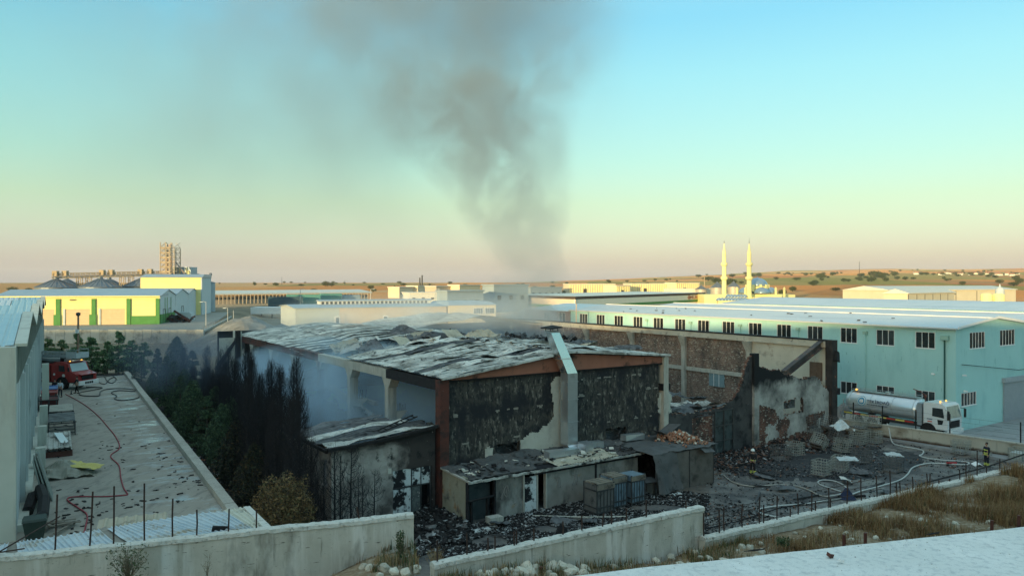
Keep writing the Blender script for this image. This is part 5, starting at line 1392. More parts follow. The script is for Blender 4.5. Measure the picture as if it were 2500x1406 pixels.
twigplant('climbing_weed', 'dark bare weed growing up the face of the middle wall', 1563, 1352, -8.8, 9, 1.0, .12, m_tw, (120,.02,m_lf,m_lf2), 'weed')
twigplant('leafy_weed', 'bright green leafy weed growing out of the stone heap', 1288, 1388, -8.75, 14, .55, .9, m_lf, (700,.04,m_lf,m_lf2), 'weed')
twigplant('straw_tuft', 'tall straw-coloured weed tuft leaning on the middle wall', 1425, 1372, -8.8, 60, .8, .7, m_gr2, None, 'weed')
twigplant('straw_tuft', 'pale straw tuft between the long left wall and the middle wall', 1062, 1390, -8.6, 40, .7, .9, m_gr2, None, 'weed')
twigplant('green_tuft', 'low green tuft at the far edge of the pale slab', 1912, 1332, -8.75, 20, .3, 1.2, m_lf, (260,.03,m_lf,m_lf2), 'weed')

# ------------------------------------------------------------------ trees
m_needle = [mat('needle_dark', (.09,.16,.08), (.11,.19,.10), 2, rough=.8), mat('needle_mid', (.16,.25,.12), (.19,.29,.14), 2, rough=.8), mat('needle_light', (.26,.36,.17), (.30,.40,.20), 2, rough=.8)]
m_nblk = [mat('scorched_needle', (.012,.016,.016), (.025,.03,.024), 2), mat('singed_needle', (.03,.045,.025), (.05,.05,.028), 2), mat('brown_needle', (.07,.05,.025), (.09,.065,.03), 2)]
m_bark = mat('bark', (.07,.055,.04), (.10,.08,.06), 5)
def conifer(name, h, r, n, mm, pr, layered=True, bare=0.0, size=.07):
    t = thing(name, 'x', 'tree')
    MB().tube([(0,0,-.3),(0,0,h*.5),(rnd(-.05,.05),0,h)], [.02*h,.013*h,.003*h], 6).build('trunk', m_bark, t)
    nb = int(h*9) if layered else 0
    br = [(rnd(.06,.97), rnd(0,6.28)) for _ in range(nb)]
    def fp():
        if layered:
            f_, a = random.choice(br); R_ = r*(1-f_)**.75; u_ = random.random()**.6
            rr = R_*u_; z = f_*h+rr*.30-(rr*rr)*.28/max(R_,.2)+random.gauss(0,.05); s_ = random.gauss(0,.10*u_+.03)
            return (rr*math.cos(a)-s_*math.sin(a), rr*math.sin(a)+s_*math.cos(a), z)
        f_ = random.random()**1.15; R_ = r*(math.sin(min(1,f_*1.25+.12)*math.pi)**.6 if f_ < .55 else (1-f_)**.62*1.3); a = rnd(0,6.28); u_ = random.random()**.4
        rr = R_*u_*(1+.25*math.sin(a*3+f_*9)); return (rr*math.cos(a), rr*math.sin(a), f_*h)
    leafcloud('foliage', n, fp, size, mm, pr, parent=t)
    return t
def burnt(name, h, r, nb, label='x', up_=1.0):
    t = thing(name, label, 'tree'); mb = MB(); mb.tube([(0,0,-.3),(.03,0,h*.5),(0,.03,h)], [.014*h,.009*h,.003*h], 5)
    mb.build('trunk', m_char, t); mb = MB()
    for i in range(nb):
        f_ = .05+.92*(i/nb); a = rnd(0,6.28); R_ = r*(1-f_)**.7*rnd(.6,1.1)+.1; z = f_*h; rise = R_*rnd(.7,2.2)*up_
        c_, s_ = math.cos(a), math.sin(a)
        p1 = Vector((c_*R_*.55, s_*R_*.55, z+rise*.25)); p2 = Vector((c_*R_*.9, s_*R_*.9, z+rise*.65)); p3 = Vector((c_*R_, s_*R_, z+rise))
        mb.tube([(0,0,z), p1, p2, p3], [.016,.011,.007,.003], 3, cap=False)
        for _ in range(3):
            q = p1.lerp(p3, rnd(.1,.9)); mb.tube([q, q+Vector((rnd(-.22,.22),rnd(-.22,.22),rnd(.1,.45)))], .005, 3, cap=False)
    mb.build('branches', m_char, t)
    return t
m_nd2 = [mat('cypress_dark', (.035,.06,.038), (.05,.08,.05), 2), mat('cypress_mid', (.07,.115,.06), (.09,.14,.07), 2), mat('cypress_light', (.12,.17,.08), (.14,.19,.09), 2)]
greens = [conifer('conifer', 4.8, 2.3, 7500, m_needle, [.45,.36,.19], size=.10), conifer('conifer', 4.6, 2.4, 7500, m_needle, [.45,.36,.19], size=.10), conifer('conifer', 5.2, 2.2, 7500, m_needle, [.5,.33,.17], size=.10)]
bushy = [conifer('cypress', 7.6, 2.0, 10000, m_nd2, [.45,.38,.17], layered=True, size=.085), conifer('cypress', 7.2, 1.8, 9000, m_nd2, [.5,.36,.14], layered=False, size=.08), conifer('cypress', 7.0, 2.3, 10000, m_nd2, [.5,.34,.16], layered=True, size=.09)]
sing = [conifer('singed_cypress', 5.2, 1.5, 7000, m_nblk, [.55,.3,.15], layered=False, size=.07), conifer('singed_cypress', 4.6, 1.5, 7000, m_nblk, [.6,.34,.06], layered=False, size=.07)]
burn = [burnt('burnt_cypress', 8.0, 1.25, 300, up_=1.3), burnt('burnt_cypress', 7.6, 1.1, 260, up_=1.4), burnt('burnt_cypress', 8.4, 1.0, 280, up_=1.5), burnt('burnt_cypress', 7.2, 1.3, 260, up_=1.2)]
used = set()
def place(lst, i, x, y, z, s_, label, group):
    src = lst[i % len(lst)]
    if src.name not in used:
        used.add(src.name); src.location = (x,y,z); src.scale = (s_,)*3; src['label'] = label; src['group'] = group; src.rotation_euler = (0,0,rnd(0,6)); KIDS[src.name] = list(src.children); return src
    return dup(src, (x,y,z), rnd(0,6), label, group, s_)
ords = ['first','second','third','fourth','fifth','sixth','seventh','eighth','ninth','tenth','eleventh','twelfth','thirteenth','fourteenth','fifteenth','sixteenth','seventeenth','eighteenth','nineteenth','twentieth']
for i, (px, top) in enumerate([(118,822),(150,824),(188,820),(222,818),(262,828),(290,815),(322,826),(352,830)]):
    Y = 103+rnd(-1,1); x = (px-1250)/F*Y; z = -12.6; h_ = -(top-690)/F*Y-z; place(greens, i, x, Y, z, h_/4.9, '%s green conifer from the left in the row behind the fire engine' % ords[i], 'green conifers behind the fire engine')
for i, (px, Y, top) in enumerate([(385,96,850),(432,93,816),(470,92,846),(345,99,868),(405,88,880),(445,86,872),(330,92,890),(372,84,905),(300,99,895),(255,100,885),(210,101,880),(150,101,885)]):
    x = (px-1250)/F*Y; z = min(Hf(x,Y), -12.1); h_ = -(top-690)/F*Y-z; place(bushy, i, x, Y, z, h_/7.5, '%s bushy green cypress from the back at the unburnt end of the hedge' % ords[i] if i < 6 else '%s low green bush before the conifer row, counted from the right' % ords[i-6], 'unburnt green cypresses')
D_ = (-.515,.857); n_ = (.857,.515)
bi = 0
rows = []
s_ = -3.0
while s_ < 50:
    for q in ((3.6,5.2,6.8) if s_ > 8 else (2.6,4.0)):
        rows.append((q+rnd(-.4,.4), s_+rnd(-.4,.4)))
    s_ += 2.0
rows.sort(key=lambda r: r[1])
for (q, s_) in rows:
    x = K0[0]+n_[0]*q+D_[0]*s_; y = K0[1]+n_[1]*q+D_[1]*s_
    z = Hf(x,y); px = 1250+F*x/y
    h_ = (8.6 if s_ < 14 else 7.6)*rnd(.80,1.06) - (1.2 if q < 4 else 0)
    if s_ > 40: continue
    if px > 795: continue
    nb = 'burnt cypresses in the hedge'
    bi += 1
    place(burn, bi, x, y, z, h_/7.9, 'black leafless burnt cypress in the %s of the hedge, %s' % ('factory-side row' if q > 5.8 else ('middle row' if q > 4.3 else 'kerb-side row'), 'next to the grey annexe' if s_ < 7 else ('left of the annexe roof' if s_ < 15 else ('below the smoking columns' if s_ < 25 else 'towards the green trees'))), nb)
for i, (q, s_) in enumerate([(2.0,1.5),(2.9,4),(2.2,7),(2.6,10),(2.3,13),(2.0,17),(2.5,20),(1.9,24),(2.6,27),(2.0,31),(2.7,34),(2.2,37),(2.0,41),(3.2,15),(3.4,22),(3.4,29),(3.6,36),(4.0,9),(4.2,4),(4,19),(4.4,26),(4.4,33)]):
    x = K0[0]+n_[0]*q+D_[0]*s_; y = K0[1]+n_[1]*q+D_[1]*s_; z = Hf(x,y)
    if s_ > 12 and s_ not in (20,29): place(bushy, i, x, y, z, rnd(.58,.86), 'green cypress at the kerb side of the hedge, %s' % ('nearest the singed ones' if s_ < 24 else ('halfway along the yard' if s_ < 33 else 'towards the fire engine')), 'living cypresses along the kerb')
    else: place(sing, i, x, y, z, rnd(.75,1.05), 'dark singed cypress with green patches, %s' % ('right behind the brown bush' if s_ < 5 else ('by the near part of the kerb' if s_ < 11 else 'standing among the green ones')), 'singed cypresses along the kerb')
# brown bush behind the wall
bs = thing('brown_bush', 'round brown dried bush between the sheet roof and the burnt hedge', 'bush', (PZ(693,1290,-11.6).x, PZ(693,1290,-11.6).y, -12.4))
def fpb():
    while True:
        v = np.random.randn(3); v /= np.linalg.norm(v); r_ = random.random()**.4*(1+.3*nz(v[0]*3,v[1]*3,v[2]*3)); return (v[0]*1.5*r_, v[1]*1.3*r_, 1.6+v[2]*1.75*r_)
leafcloud('foliage', 9000, fpb, .045, [mat('dry_leaf', (.16,.10,.045), (.21,.14,.06), 3), mat('dry_leaf_dark', (.08,.055,.03), (.05,.04,.025), 3), mat('dry_leaf_olive', (.12,.105,.045))], [.5,.3,.2], parent=bs)
mb = MB()
for i in range(60):
    a = rnd(0,6.28); e = rnd(.1,.8); mb.tube([(0,0,0),(math.cos(a)*e*.7,math.sin(a)*e*.7,1.2),(math.cos(a)*e*1.6,math.sin(a)*e*1.5,rnd(2,3.3))],[.03,.015,.006],4)
mb.build('stems', m_tw, bs)
sg = [burnt('burnt_sapling', 4.4, 1.0, 46, up_=.75), burnt('burnt_sapling', 4.0, .8, 40, up_=.8)]
for i, (px, top, Y) in enumerate([(792,1130,39.5),(818,1092,39),(832,1112,38.5),(858,1090,39),(874,1150,38),(915,1148,39.5),(885,1165,40.5),(770,1150,39)]):
    x = (px-1250)/F*Y; z = -13.6; h_ = -(top-690)/F*Y-z
    src = sg[i%2]; s_ = h_/(4.4 if i%2==0 else 4.0)
    place(sg, i, x, Y, z, s_, '%s burnt spindly sapling from the left before the grey annexe wall' % ords[i] if i < 6 else 'burnt sapling before the grey annexe wall, hidden low among the others', 'burnt saplings by the annexe')
# ------------------------------------------------------------------ wire cages in the yard
m_wire = mat('wire', (.40,.42,.38), (.28,.28,.24), 3, rough=.7, metal=.2)
m_wired = mat('burnt_wire', (.09,.10,.11), (.16,.14,.12), 3, rough=.8)
def cage(name, w, d, h, m_, jit=0.0, nx_=5, nz_=5, pallet=True):
    t = thing(name, 'x', 'cage'); mb = MB(); b = .026
    def J(p): p = Vector(p); return p+Vector((nz(p.z*2,p.y*2,jit*9),nz(p.x*2,p.z*2,jit*7+3),0))*jit
    for s_ in (-1,1):
        for i in range(nx_+1):
            x = -w/2+w*i/nx_; pts = [J((x,s_*d/2,.12+ (h-.12)*q/3)) for q in range(4)]
            for a, c in zip(pts[:-1],pts[1:]): mb.bar(a,c,b)
            y = -d/2+d*i/nx_; pts = [J((s_*w/2,y,.12+(h-.12)*q/3)) for q in range(4)]
            for a, c in zip(pts[:-1],pts[1:]): mb.bar(a,c,b)
        for j in range(nz_+1):
            z = .12+(h-.12)*j/nz_; pts = [J((-w/2+w*q/3,s_*d/2,z)) for q in range(4)]
            for a, c in zip(pts[:-1],pts[1:]): mb.bar(a,c,b)
            pts = [J((s_*w/2,-d/2+d*q/3,z)) for q in range(4)]
            for a, c in zip(pts[:-1],pts[1:]): mb.bar(a,c,b)
    mb.build('wire_grid', m_, t)
    if pallet:
        mb = MB()
        for x in (-w/2+.06, 0, w/2-.06): mb.box(x-.05,-d/2,0,x+.05,d/2,.1)
        mb.box(-w/2,-d/2,.1,w/2,d/2,.118); mb.build('pallet', m_wired, t)
    return t
cg = [cage('wire_cage', 1.2, 1.0, 1.1, m_wire, .02), cage('wire_cage', 1.2, 1.0, 1.1, m_wired, .12), cage('wire_cage', 1.2, 1.0, 1.1, m_wire, .10, 5, 5)]
CG = [ # px, py of base centre, source, lift, rot, label
 (1940,1112,0,.0,(0,.05,.6),'pale upright wire cage at the left end of the cage heap'),
 (1905,1122,1,.0,(.1,0,.3),'dark wire cage under the left end of the heap'),
 (1992,1100,2,.25,(.2,.75,.9),'wire cage tipped on its corner, bars slanting, in the middle of the heap'),
 (2005,1160,0,.0,(.0,.04,.75),'front wire cage with crisp grid, nearest the viewer'),
 (2050,1150,0,.0,(.03,0,.9),'wire cage right of the front one with a pale sheet on top'),
 (2055,1105,2,.05,(.05,.1,.5),'wire cage behind the pale sheet in mid heap'),
 (2100,1130,1,.0,(0,.08,.3),'dark cage at the right front of the heap'),
 (2095,1085,2,.0,(.0,.0,.6),'tall-standing wire cage at the right end of the heap under the white rag'),
 (2132,1082,0,.0,(.0,.05,.6),'rightmost wire cage of the heap by the boundary wall'),
 (2095,1075,0,1.1,(.1,.1,.6),'wire cage stacked as second layer beside the white rag'),
 (2130,1072,2,1.05,(-.08,.1,.5),'upper wire cage at the right end of the stack'),
 (1985,1075,1,.0,(0,.1,.4),'dark cage behind the tipped one'),
 (1975,1072,1,1.1,(.1,-.1,.5),'dark upper cage against the peeling wall'),
 (2020,1068,1,.9,(.2,.1,.8),'dark upper cage left of the white rag'),
 (2035,1075,1,.0,(.2,.3,.8),'dark lower cage left of the white rag'),
 (2180,1152,1,.0,(.0,.05,.7),'scorched brownish cage standing alone right of the heap'),
 (2345,1108,2,.0,(0,.03,.55),'lone wire cage against the boundary wall left of the firefighter'),
 (2395,1118,2,.0,(0,.03,.55),'flattened low cage behind the second firefighter'),
 (2487,1128,0,.0,(0,.02,.6),'wire cage with pale tank at the right frame edge')]
first = set()
for (px, py, k_, lift, rot, lb) in CG:
    p = PZ(px, py, -14.0); p.z = -14.0+lift
    sc_ = (1,1,.45) if 'flattened' in lb else (1,1,1)
    if k_ not in first:
        first.add(k_); o = cg[k_]; o.location = p; o.rotation_euler = rot; o['label'] = lb; o['group'] = 'burnt wire tank cages'; o.scale = sc_; KIDS[o.name] = list(o.children)
    else: dup(cg[k_], p, None, lb, 'burnt wire tank cages', sc_, rot)
m_rag = mat('pale_plastic', (.52,.56,.55), (.42,.45,.44), 3, rough=.5, bump=.3, layers=[((.25,.15,.10), 2.2, .58, .68)])
tag(cloth(MB(), (-.7,-.4,0),(1.6,.3,.1),(-.3,.9,.3),12,8,lambda p,u,v: Vector((0,0,.35*nz(p.x*2,p.y*2)+.2*math.sin(u*3))),.2,.03).build('white_rag', m_rag, loc=PZ(2060,1050,-12.2)), 'crumpled white and brown plastic sheet on top of the cage heap', 'plastic sheet')
tag(cloth(MB(), (-.6,-.5,0),(1.5,.2,0),(.1,.9,.08),10,8,lambda p,u,v: Vector((0,0,.1*nz(p.x*2,p.y*2))),.1,.03).build('pale_sheet', m_rag, loc=PZ(2058,1118,-12.82)+Vector((0,-.3,0))), 'pale square plastic sheet lying on the front cages', 'plastic sheet')
tag(cloth(MB(), (-.6,-.4,0),(1.3,.1,0),(.1,.9,.05),8,8,lambda p,u,v: Vector((0,0,.14*nz(p.x*2,p.y*2))),.05,.06).build('melted_tank_lid', m_rag, loc=PZ(2185,1112,-13.0)+Vector((0,.3,0))), 'pale melted tank remnant right of the cage heap', 'tank')
mb = MB(); mb.box(-.52,-.42,.14,.52,.42,.8); tag(mb.build('plastic_tank', mat('translucent_tank', (.45,.52,.50), (.55,.60,.58), 2, rough=.4), loc=PZ(2487,1128,-14)+Vector((0,0,.0)), rot=(0,0,.6)), 'pale plastic tank inside the cage at the right frame edge', 'tank')

# ------------------------------------------------------------------ hoses
def spline(pts, n=8):
    P_ = [Vector(p) for p in pts]; P_ = [P_[0]]+P_+[P_[-1]]; out = []
    for i in range(1, len(P_)-2):
        for k_ in range(n):
            t = k_/n; a,b,c,d = P_[i-1],P_[i],P_[i+1],P_[i+2]
            out.append(.5*((2*b)+(c-a)*t+(2*a-5*b+4*c-d)*t*t+(3*b-a-3*c+d)*t**3))
    out.append(P_[-2]); return out
m_hosew = mat('white_hose', (.52,.55,.52), (.42,.44,.42), 4, rough=.7)
m_hoser = mat('red_hose', (.34,.05,.07), (.24,.04,.05), 3, rough=.7); m_hoseb = mat('black_hose', (.018,.02,.022), (.03,.03,.032), 3, rough=.5)
def hose(pts, z, r, m_, label, n=8): return tag(MB().tube(spline([PZ(a,b,z) for a,b in pts], n), r, 8).build('fire_hose', m_, smooth=True), label, 'hose')
hs_ = [PZ(2166,1034,-12.62), PZ(2170,1045,-12.9)]+[PZ(a,b,-13.93) for a,b in ((2178,1078),(2198,1088),(2250,1098),(2252,1108),(2245,1112),(2262,1118),(2300,1123),(2340,1125),(2365,1129),(2355,1134),(2300,1131),(2265,1131),(2230,1140),(2215,1158),(2195,1172),(2150,1186),(2100,1199),(2062,1213),(2015,1222),(1960,1230),(1905,1234),(1862,1240),(1853,1246),(1860,1254),(1900,1262))]
tag(MB().tube(spline(hs_), .055, 8).build('fire_hose', m_hosew, smooth=True), 'long white fire hose snaking from the tanker over the boundary wall through the yard', 'hose')
hose([(1767,1160),(1785,1174),(1815,1184),(1850,1186),(1895,1183),(1940,1185),(1975,1196),(1998,1207),(2020,1212)], -13.93, .045, mat('grey_hose', (.40,.38,.33), (.3,.29,.26), 4), 'thinner grey hose curving past the first firefighter')
hose([(2020,1211),(2050,1206),(2068,1198),(2062,1186),(2042,1175),(2015,1171),(1998,1174),(2002,1182),(2030,1192),(2060,1201)], -13.92, .04, m_hosew, 'pale hose loop lying in the middle of the yard')
tag(MB().obox((0,0,.06),(.75,.18,.10),Euler((0,0,.1)).to_matrix(),0,.02).build('hose_coupling', mat('red_cloth', (.42,.03,.035)), loc=PZ(2323,1131,-13.9)), 'bright red wrap on the white hose', 'coupling')
tag(cloth(MB(), (-.3,-.25,0),(.7,0,0),(0,.5,.1),6,5,lambda p,u,v: Vector((0,0,.18*(1-abs(2*u-1)))),.05,.03).build('plastic_bag', m_white, loc=PZ(2385,1136,-13.95)), 'small white plastic bag near the second firefighter', 'bag')
hose([(160,962),(180,972),(210,990),(240,1015),(262,1040),(282,1065),(292,1092),(270,1112),(290,1135),(295,1165),(302,1190),(312,1205)], -11.95, .036, m_hoser, 'red fire hose winding down the grey yard, upper part')
hose([(312,1207),(260,1211),(180,1212),(165,1220),(190,1238),(212,1255),(210,1280),(205,1300)], -11.95, .036, m_hoser, 'red hose doubling back sharply towards the sheet roof')
hose([(210,944),(250,946),(225,952),(196,958),(200,965),(240,966),(245,956),(260,950),(300,948),(338,952)], -11.94, .05, m_hoseb, 'black hose loop left of the puddle beside the fire engine')
hose([(330,955),(290,953),(272,958),(285,966),(280,973),(300,977),(332,972),(340,968)], -11.94, .05, m_hoseb, 'black hose loop nearest the kerb over the wet patch')
for j,(pp) in enumerate([[(222,921),(262,918),(300,914)],[(230,922),(240,932),(256,937),(268,925),(280,920)],[(255,918),(262,930),(274,935),(284,926),(276,918)]]):
    hose(pp, -11.95, .05, m_hoseb, ['black hose along the far end of the yard','black hose coil left part at the far end of the yard','black hose coil right part at the far end of the yard'][j])

# ------------------------------------------------------------------ debris
m_chd = mat('char_piece', (.012,.012,.014), (.03,.028,.027), 5, rand=.5)
CH = []
for i in range(6):
    mb = MB(); mb.obox((0,0,.04),(.30,.16,.08),Euler((0,0,0)).to_matrix(),0,.035); mb.obox((.14,.05,.04),(.18,.12,.06),Euler((.2,.1,.7)).to_matrix(),0,.03)
    me = bpy.data.meshes.new('char_piece'); me.from_pydata(mb.v,[],mb.f); me.materials.append(m_chd); CH.append(me)
cl = []
for i in range(185):
    if i % 3: cx, cy = random.choice([(250,1100),(300,1130),(205,1235),(240,1250),(180,1290),(430,1190),(460,1180),(390,1110),(280,1290),(160,1130),(140,1100),(420,1140),(160,1040),(330,1230)]); px, py = random.gauss(cx,22), random.gauss(cy,16)
    else: py = rnd(985,1300); px = rnd(130, 320+(py-930)*.68)
    L_ = 330+(py-930)*.66
    if not (120 < px < L_ and 960 < py < 1330): continue
    o = bpy.data.objects.new('char_piece', CH[i%6]); COL.objects.link(o); o.location = PZ(px,py,-11.99); s_ = rnd(.25,.8); o.scale = (s_*rnd(.7,1.5),s_,s_*.7); o.rotation_euler = (0,0,rnd(0,6))
    tag(o, 'piece of black char fallen on the grey concrete yard', 'char', 'char pieces scattered on the left yard')
def scatter(name, n, f, smin, smax, mats_, mi_p, flat=.4):
    V = []; c = np.array([f() for _ in range(n)]); sz = smin+(smax-smin)*np.random.rand(n,1)**2.2
    B_ = np.array([(-1,-1,-1),(1,-1,-1),(1,1,-1),(-1,1,-1),(-1,-1,1),(1,-1,1),(1,1,1),(-1,1,1)],float)*.5
    dim = np.stack([np.random.rand(n)*1.2+.4, np.random.rand(n)*.8+.25, np.random.rand(n)*flat+.08],1)*sz
    a = np.random.rand(n)*6.28; tl_ = (np.random.rand(n)-.5)*1.3
    L = B_[None]*dim[:,None]+ (np.random.rand(n,8,3)-.5)*dim[:,None]*.5
    x = L[...,0]; y = L[...,1]; z = L[...,2]
    x2 = x*np.cos(tl_)[:,None]+z*np.sin(tl_)[:,None]; z2 = -x*np.sin(tl_)[:,None]+z*np.cos(tl_)[:,None]
    xx = x2*np.cos(a)[:,None]-y*np.sin(a)[:,None]; yy = x2*np.sin(a)[:,None]+y*np.cos(a)[:,None]
    V = np.stack([xx,yy,z2],-1)+c[:,None]; me = bpy.data.meshes.new(name)
    Fq = np.array(MB.BF)[None]+np.arange(n)[:,None,None]*8
    me.vertices.add(n*8); me.vertices.foreach_set('co', V.reshape(-1)); me.loops.add(n*24); me.loops.foreach_set('vertex_index', Fq.reshape(-1).astype(np.int32)); me.polygons.add(n*6); me.polygons.foreach_set('loop_start', (np.arange(n*6)*4).astype(np.int32))
    me.polygons.foreach_set('material_index', np.repeat(np.random.choice(len(mats_),n,p=mi_p),6).astype(np.int32))
    for m_ in mats_: me.materials.append(m_)
    me.update(); me.validate(); return tag(link(name, me), kind='stuff')
m_ash = mat('ash_flake', (.32,.33,.33), (.46,.47,.46), 3, rand=.2); m_mid = mat('grey_scrap', (.12,.12,.12), (.2,.19,.18), 3)
def near_front():
    while True:
        px = rnd(1010,1730); py = rnd(1200,1360); p = PZ(px,py,-13.96)
        yw = float(np.interp(p.x,WLx,WLy))
        t_ = (p.x-C0.x)*.828+(p.y-C0.y)*.56; s_ = -(p.x-C0.x)*.56+(p.y-C0.y)*.828
        if p.y > yw+.6 and s_ < (-3.4 if t_ < 13 else -5.1) and (.35+nz(p.x*.5,p.y*.5)) > .05: return (p.x,p.y,-13.95+rnd(0,.04))
o = scatter('black_rubble', 34000, near_front, .03, .19, [m_chd,m_mid,m_ash], [.72,.17,.11]); tag(o, 'dense black and ashy rubble covering the ground before the long shed', 'rubble')
def right_yard():
    while True:
        px = rnd(1700,2480); py = rnd(1065,1330); p = PZ(px,py,-13.96)
        t_ = (p.x-C0.x)*.828+(p.y-C0.y)*.56; s_ = -(p.x-C0.x)*.56+(p.y-C0.y)*.828
        d_ = .15+1.3*max(0,nz(p.x*.28,p.y*.28,4))+ (.7 if 1760<px<2160 and py<1165 else 0) + (.8 if px<1860 and py>1230 else 0)
        if s_ < -.2 and p.y > float(np.interp(p.x,WLx,WLy))+.6 and random.random() < d_: return (p.x,p.y,-13.95+rnd(0,.04))
o = scatter('yard_debris', 11000, right_yard, .025, .15, [m_chd,m_mid,m_ash,m_bru], [.52,.26,.10,.12]); tag(o, 'scattered charred debris across the right-hand yard', 'debris')
def heapf():
    t_ = rnd(21.5,38); s_ = -abs(random.gauss(0,1.3))-.2; p = f2w(t_, s_, 0); return (p.x,p.y,-13.95+max(0,.9*math.exp(s_*.9)*(.6+nz(t_*.7,3)))*random.random())
o = scatter('brick_debris', 8000, heapf, .05, .30, [mat('dark_brick_bits', (.14,.07,.05), (.20,.11,.08), 3, rand=.3),m_chd,m_mid,m_ash], [.24,.58,.13,.05]); tag(o, 'heaped broken brick and char along the foot of the broken front wall', 'debris')
def annf():
    p = PZ(rnd(1015,1140), rnd(1225,1330), -13.9); return (p.x,p.y,-13.9+rnd(0,.15))
o = scatter('door_debris', 2600, annf, .06, .4, [m_chd,m_mid,m_ash], [.80,.14,.06]); tag(o, 'black heap of charred scraps before the annexe doors', 'debris')
def kerbs():
    s_ = rnd(-4,22); q = rnd(.8,4.5); return (K0[0]+n_[0]*q+D_[0]*s_, K0[1]+n_[1]*q+D_[1]*s_, Hf(K0[0]+n_[0]*q+D_[0]*s_, K0[1]+n_[1]*q+D_[1]*s_)+.03)
o = scatter('kerb_litter', 2600, kerbs, .04, .26, [m_chd,m_ash,m_bru], [.72,.13,.15]); tag(o, 'dark litter on the strip between the kerb and the burnt hedge', 'litter')
for px, py, L_, a, lb in ((1185,1293,1.6,.55,'pale torn plastic sheet on the rubble before the recess of the long shed'),(1655,1207,1.1,.6,'pale torn scrap on the ground before the box shed'),(1545,1188,.1,0,'')):
    if not lb: continue
    tag(cloth(MB(), (-L_/2,-.2,.05),(L_,0,0),(.1,.42,.02),10,4,lambda p,u,v: Vector((0,0,.1*nz(p.x*3,p.y*3))),.2,.02).build('torn_sheet', m_rag, loc=PZ(px,py,-13.95), rot=(0,0,a)), lb, 'plastic sheet')
tag(heap('black_lump', 0, 0, .55, .4, .75, m_black, None, n=14), 'black burnt mound behind the sloping middle wall', 'mound'); bpy.data.objects['black_lump'].location = PZ(1372,1310,-13.98)
tag(MB().obox((0,0,.2),(.9,.6,.42),Euler((0,0,.6)).to_matrix(),0,.04).build('concrete_block', m_conc, loc=PZ(1208,1278,-13.98)), 'grey block on the rubble before the long shed', 'block')
tag(MB().tube([PZ(1300,1258,-13.9),PZ(1440,1262,-13.9),PZ(1530,1260,-13.88)], .05, 6).build('fallen_pole', m_conc), 'long pale pole lying before the long shed door', 'pole')
tag(heap('tarp_lump', 0,0,.6,.5,.7,mat('navy_cloth',(.02,.028,.06),(.03,.04,.08),2),None,n=12), 'dark blue-black bundle where the hoses cross behind the right wall', 'bundle'); bpy.data.objects['tarp_lump'].location = PZ(2068,1216,-13.98)

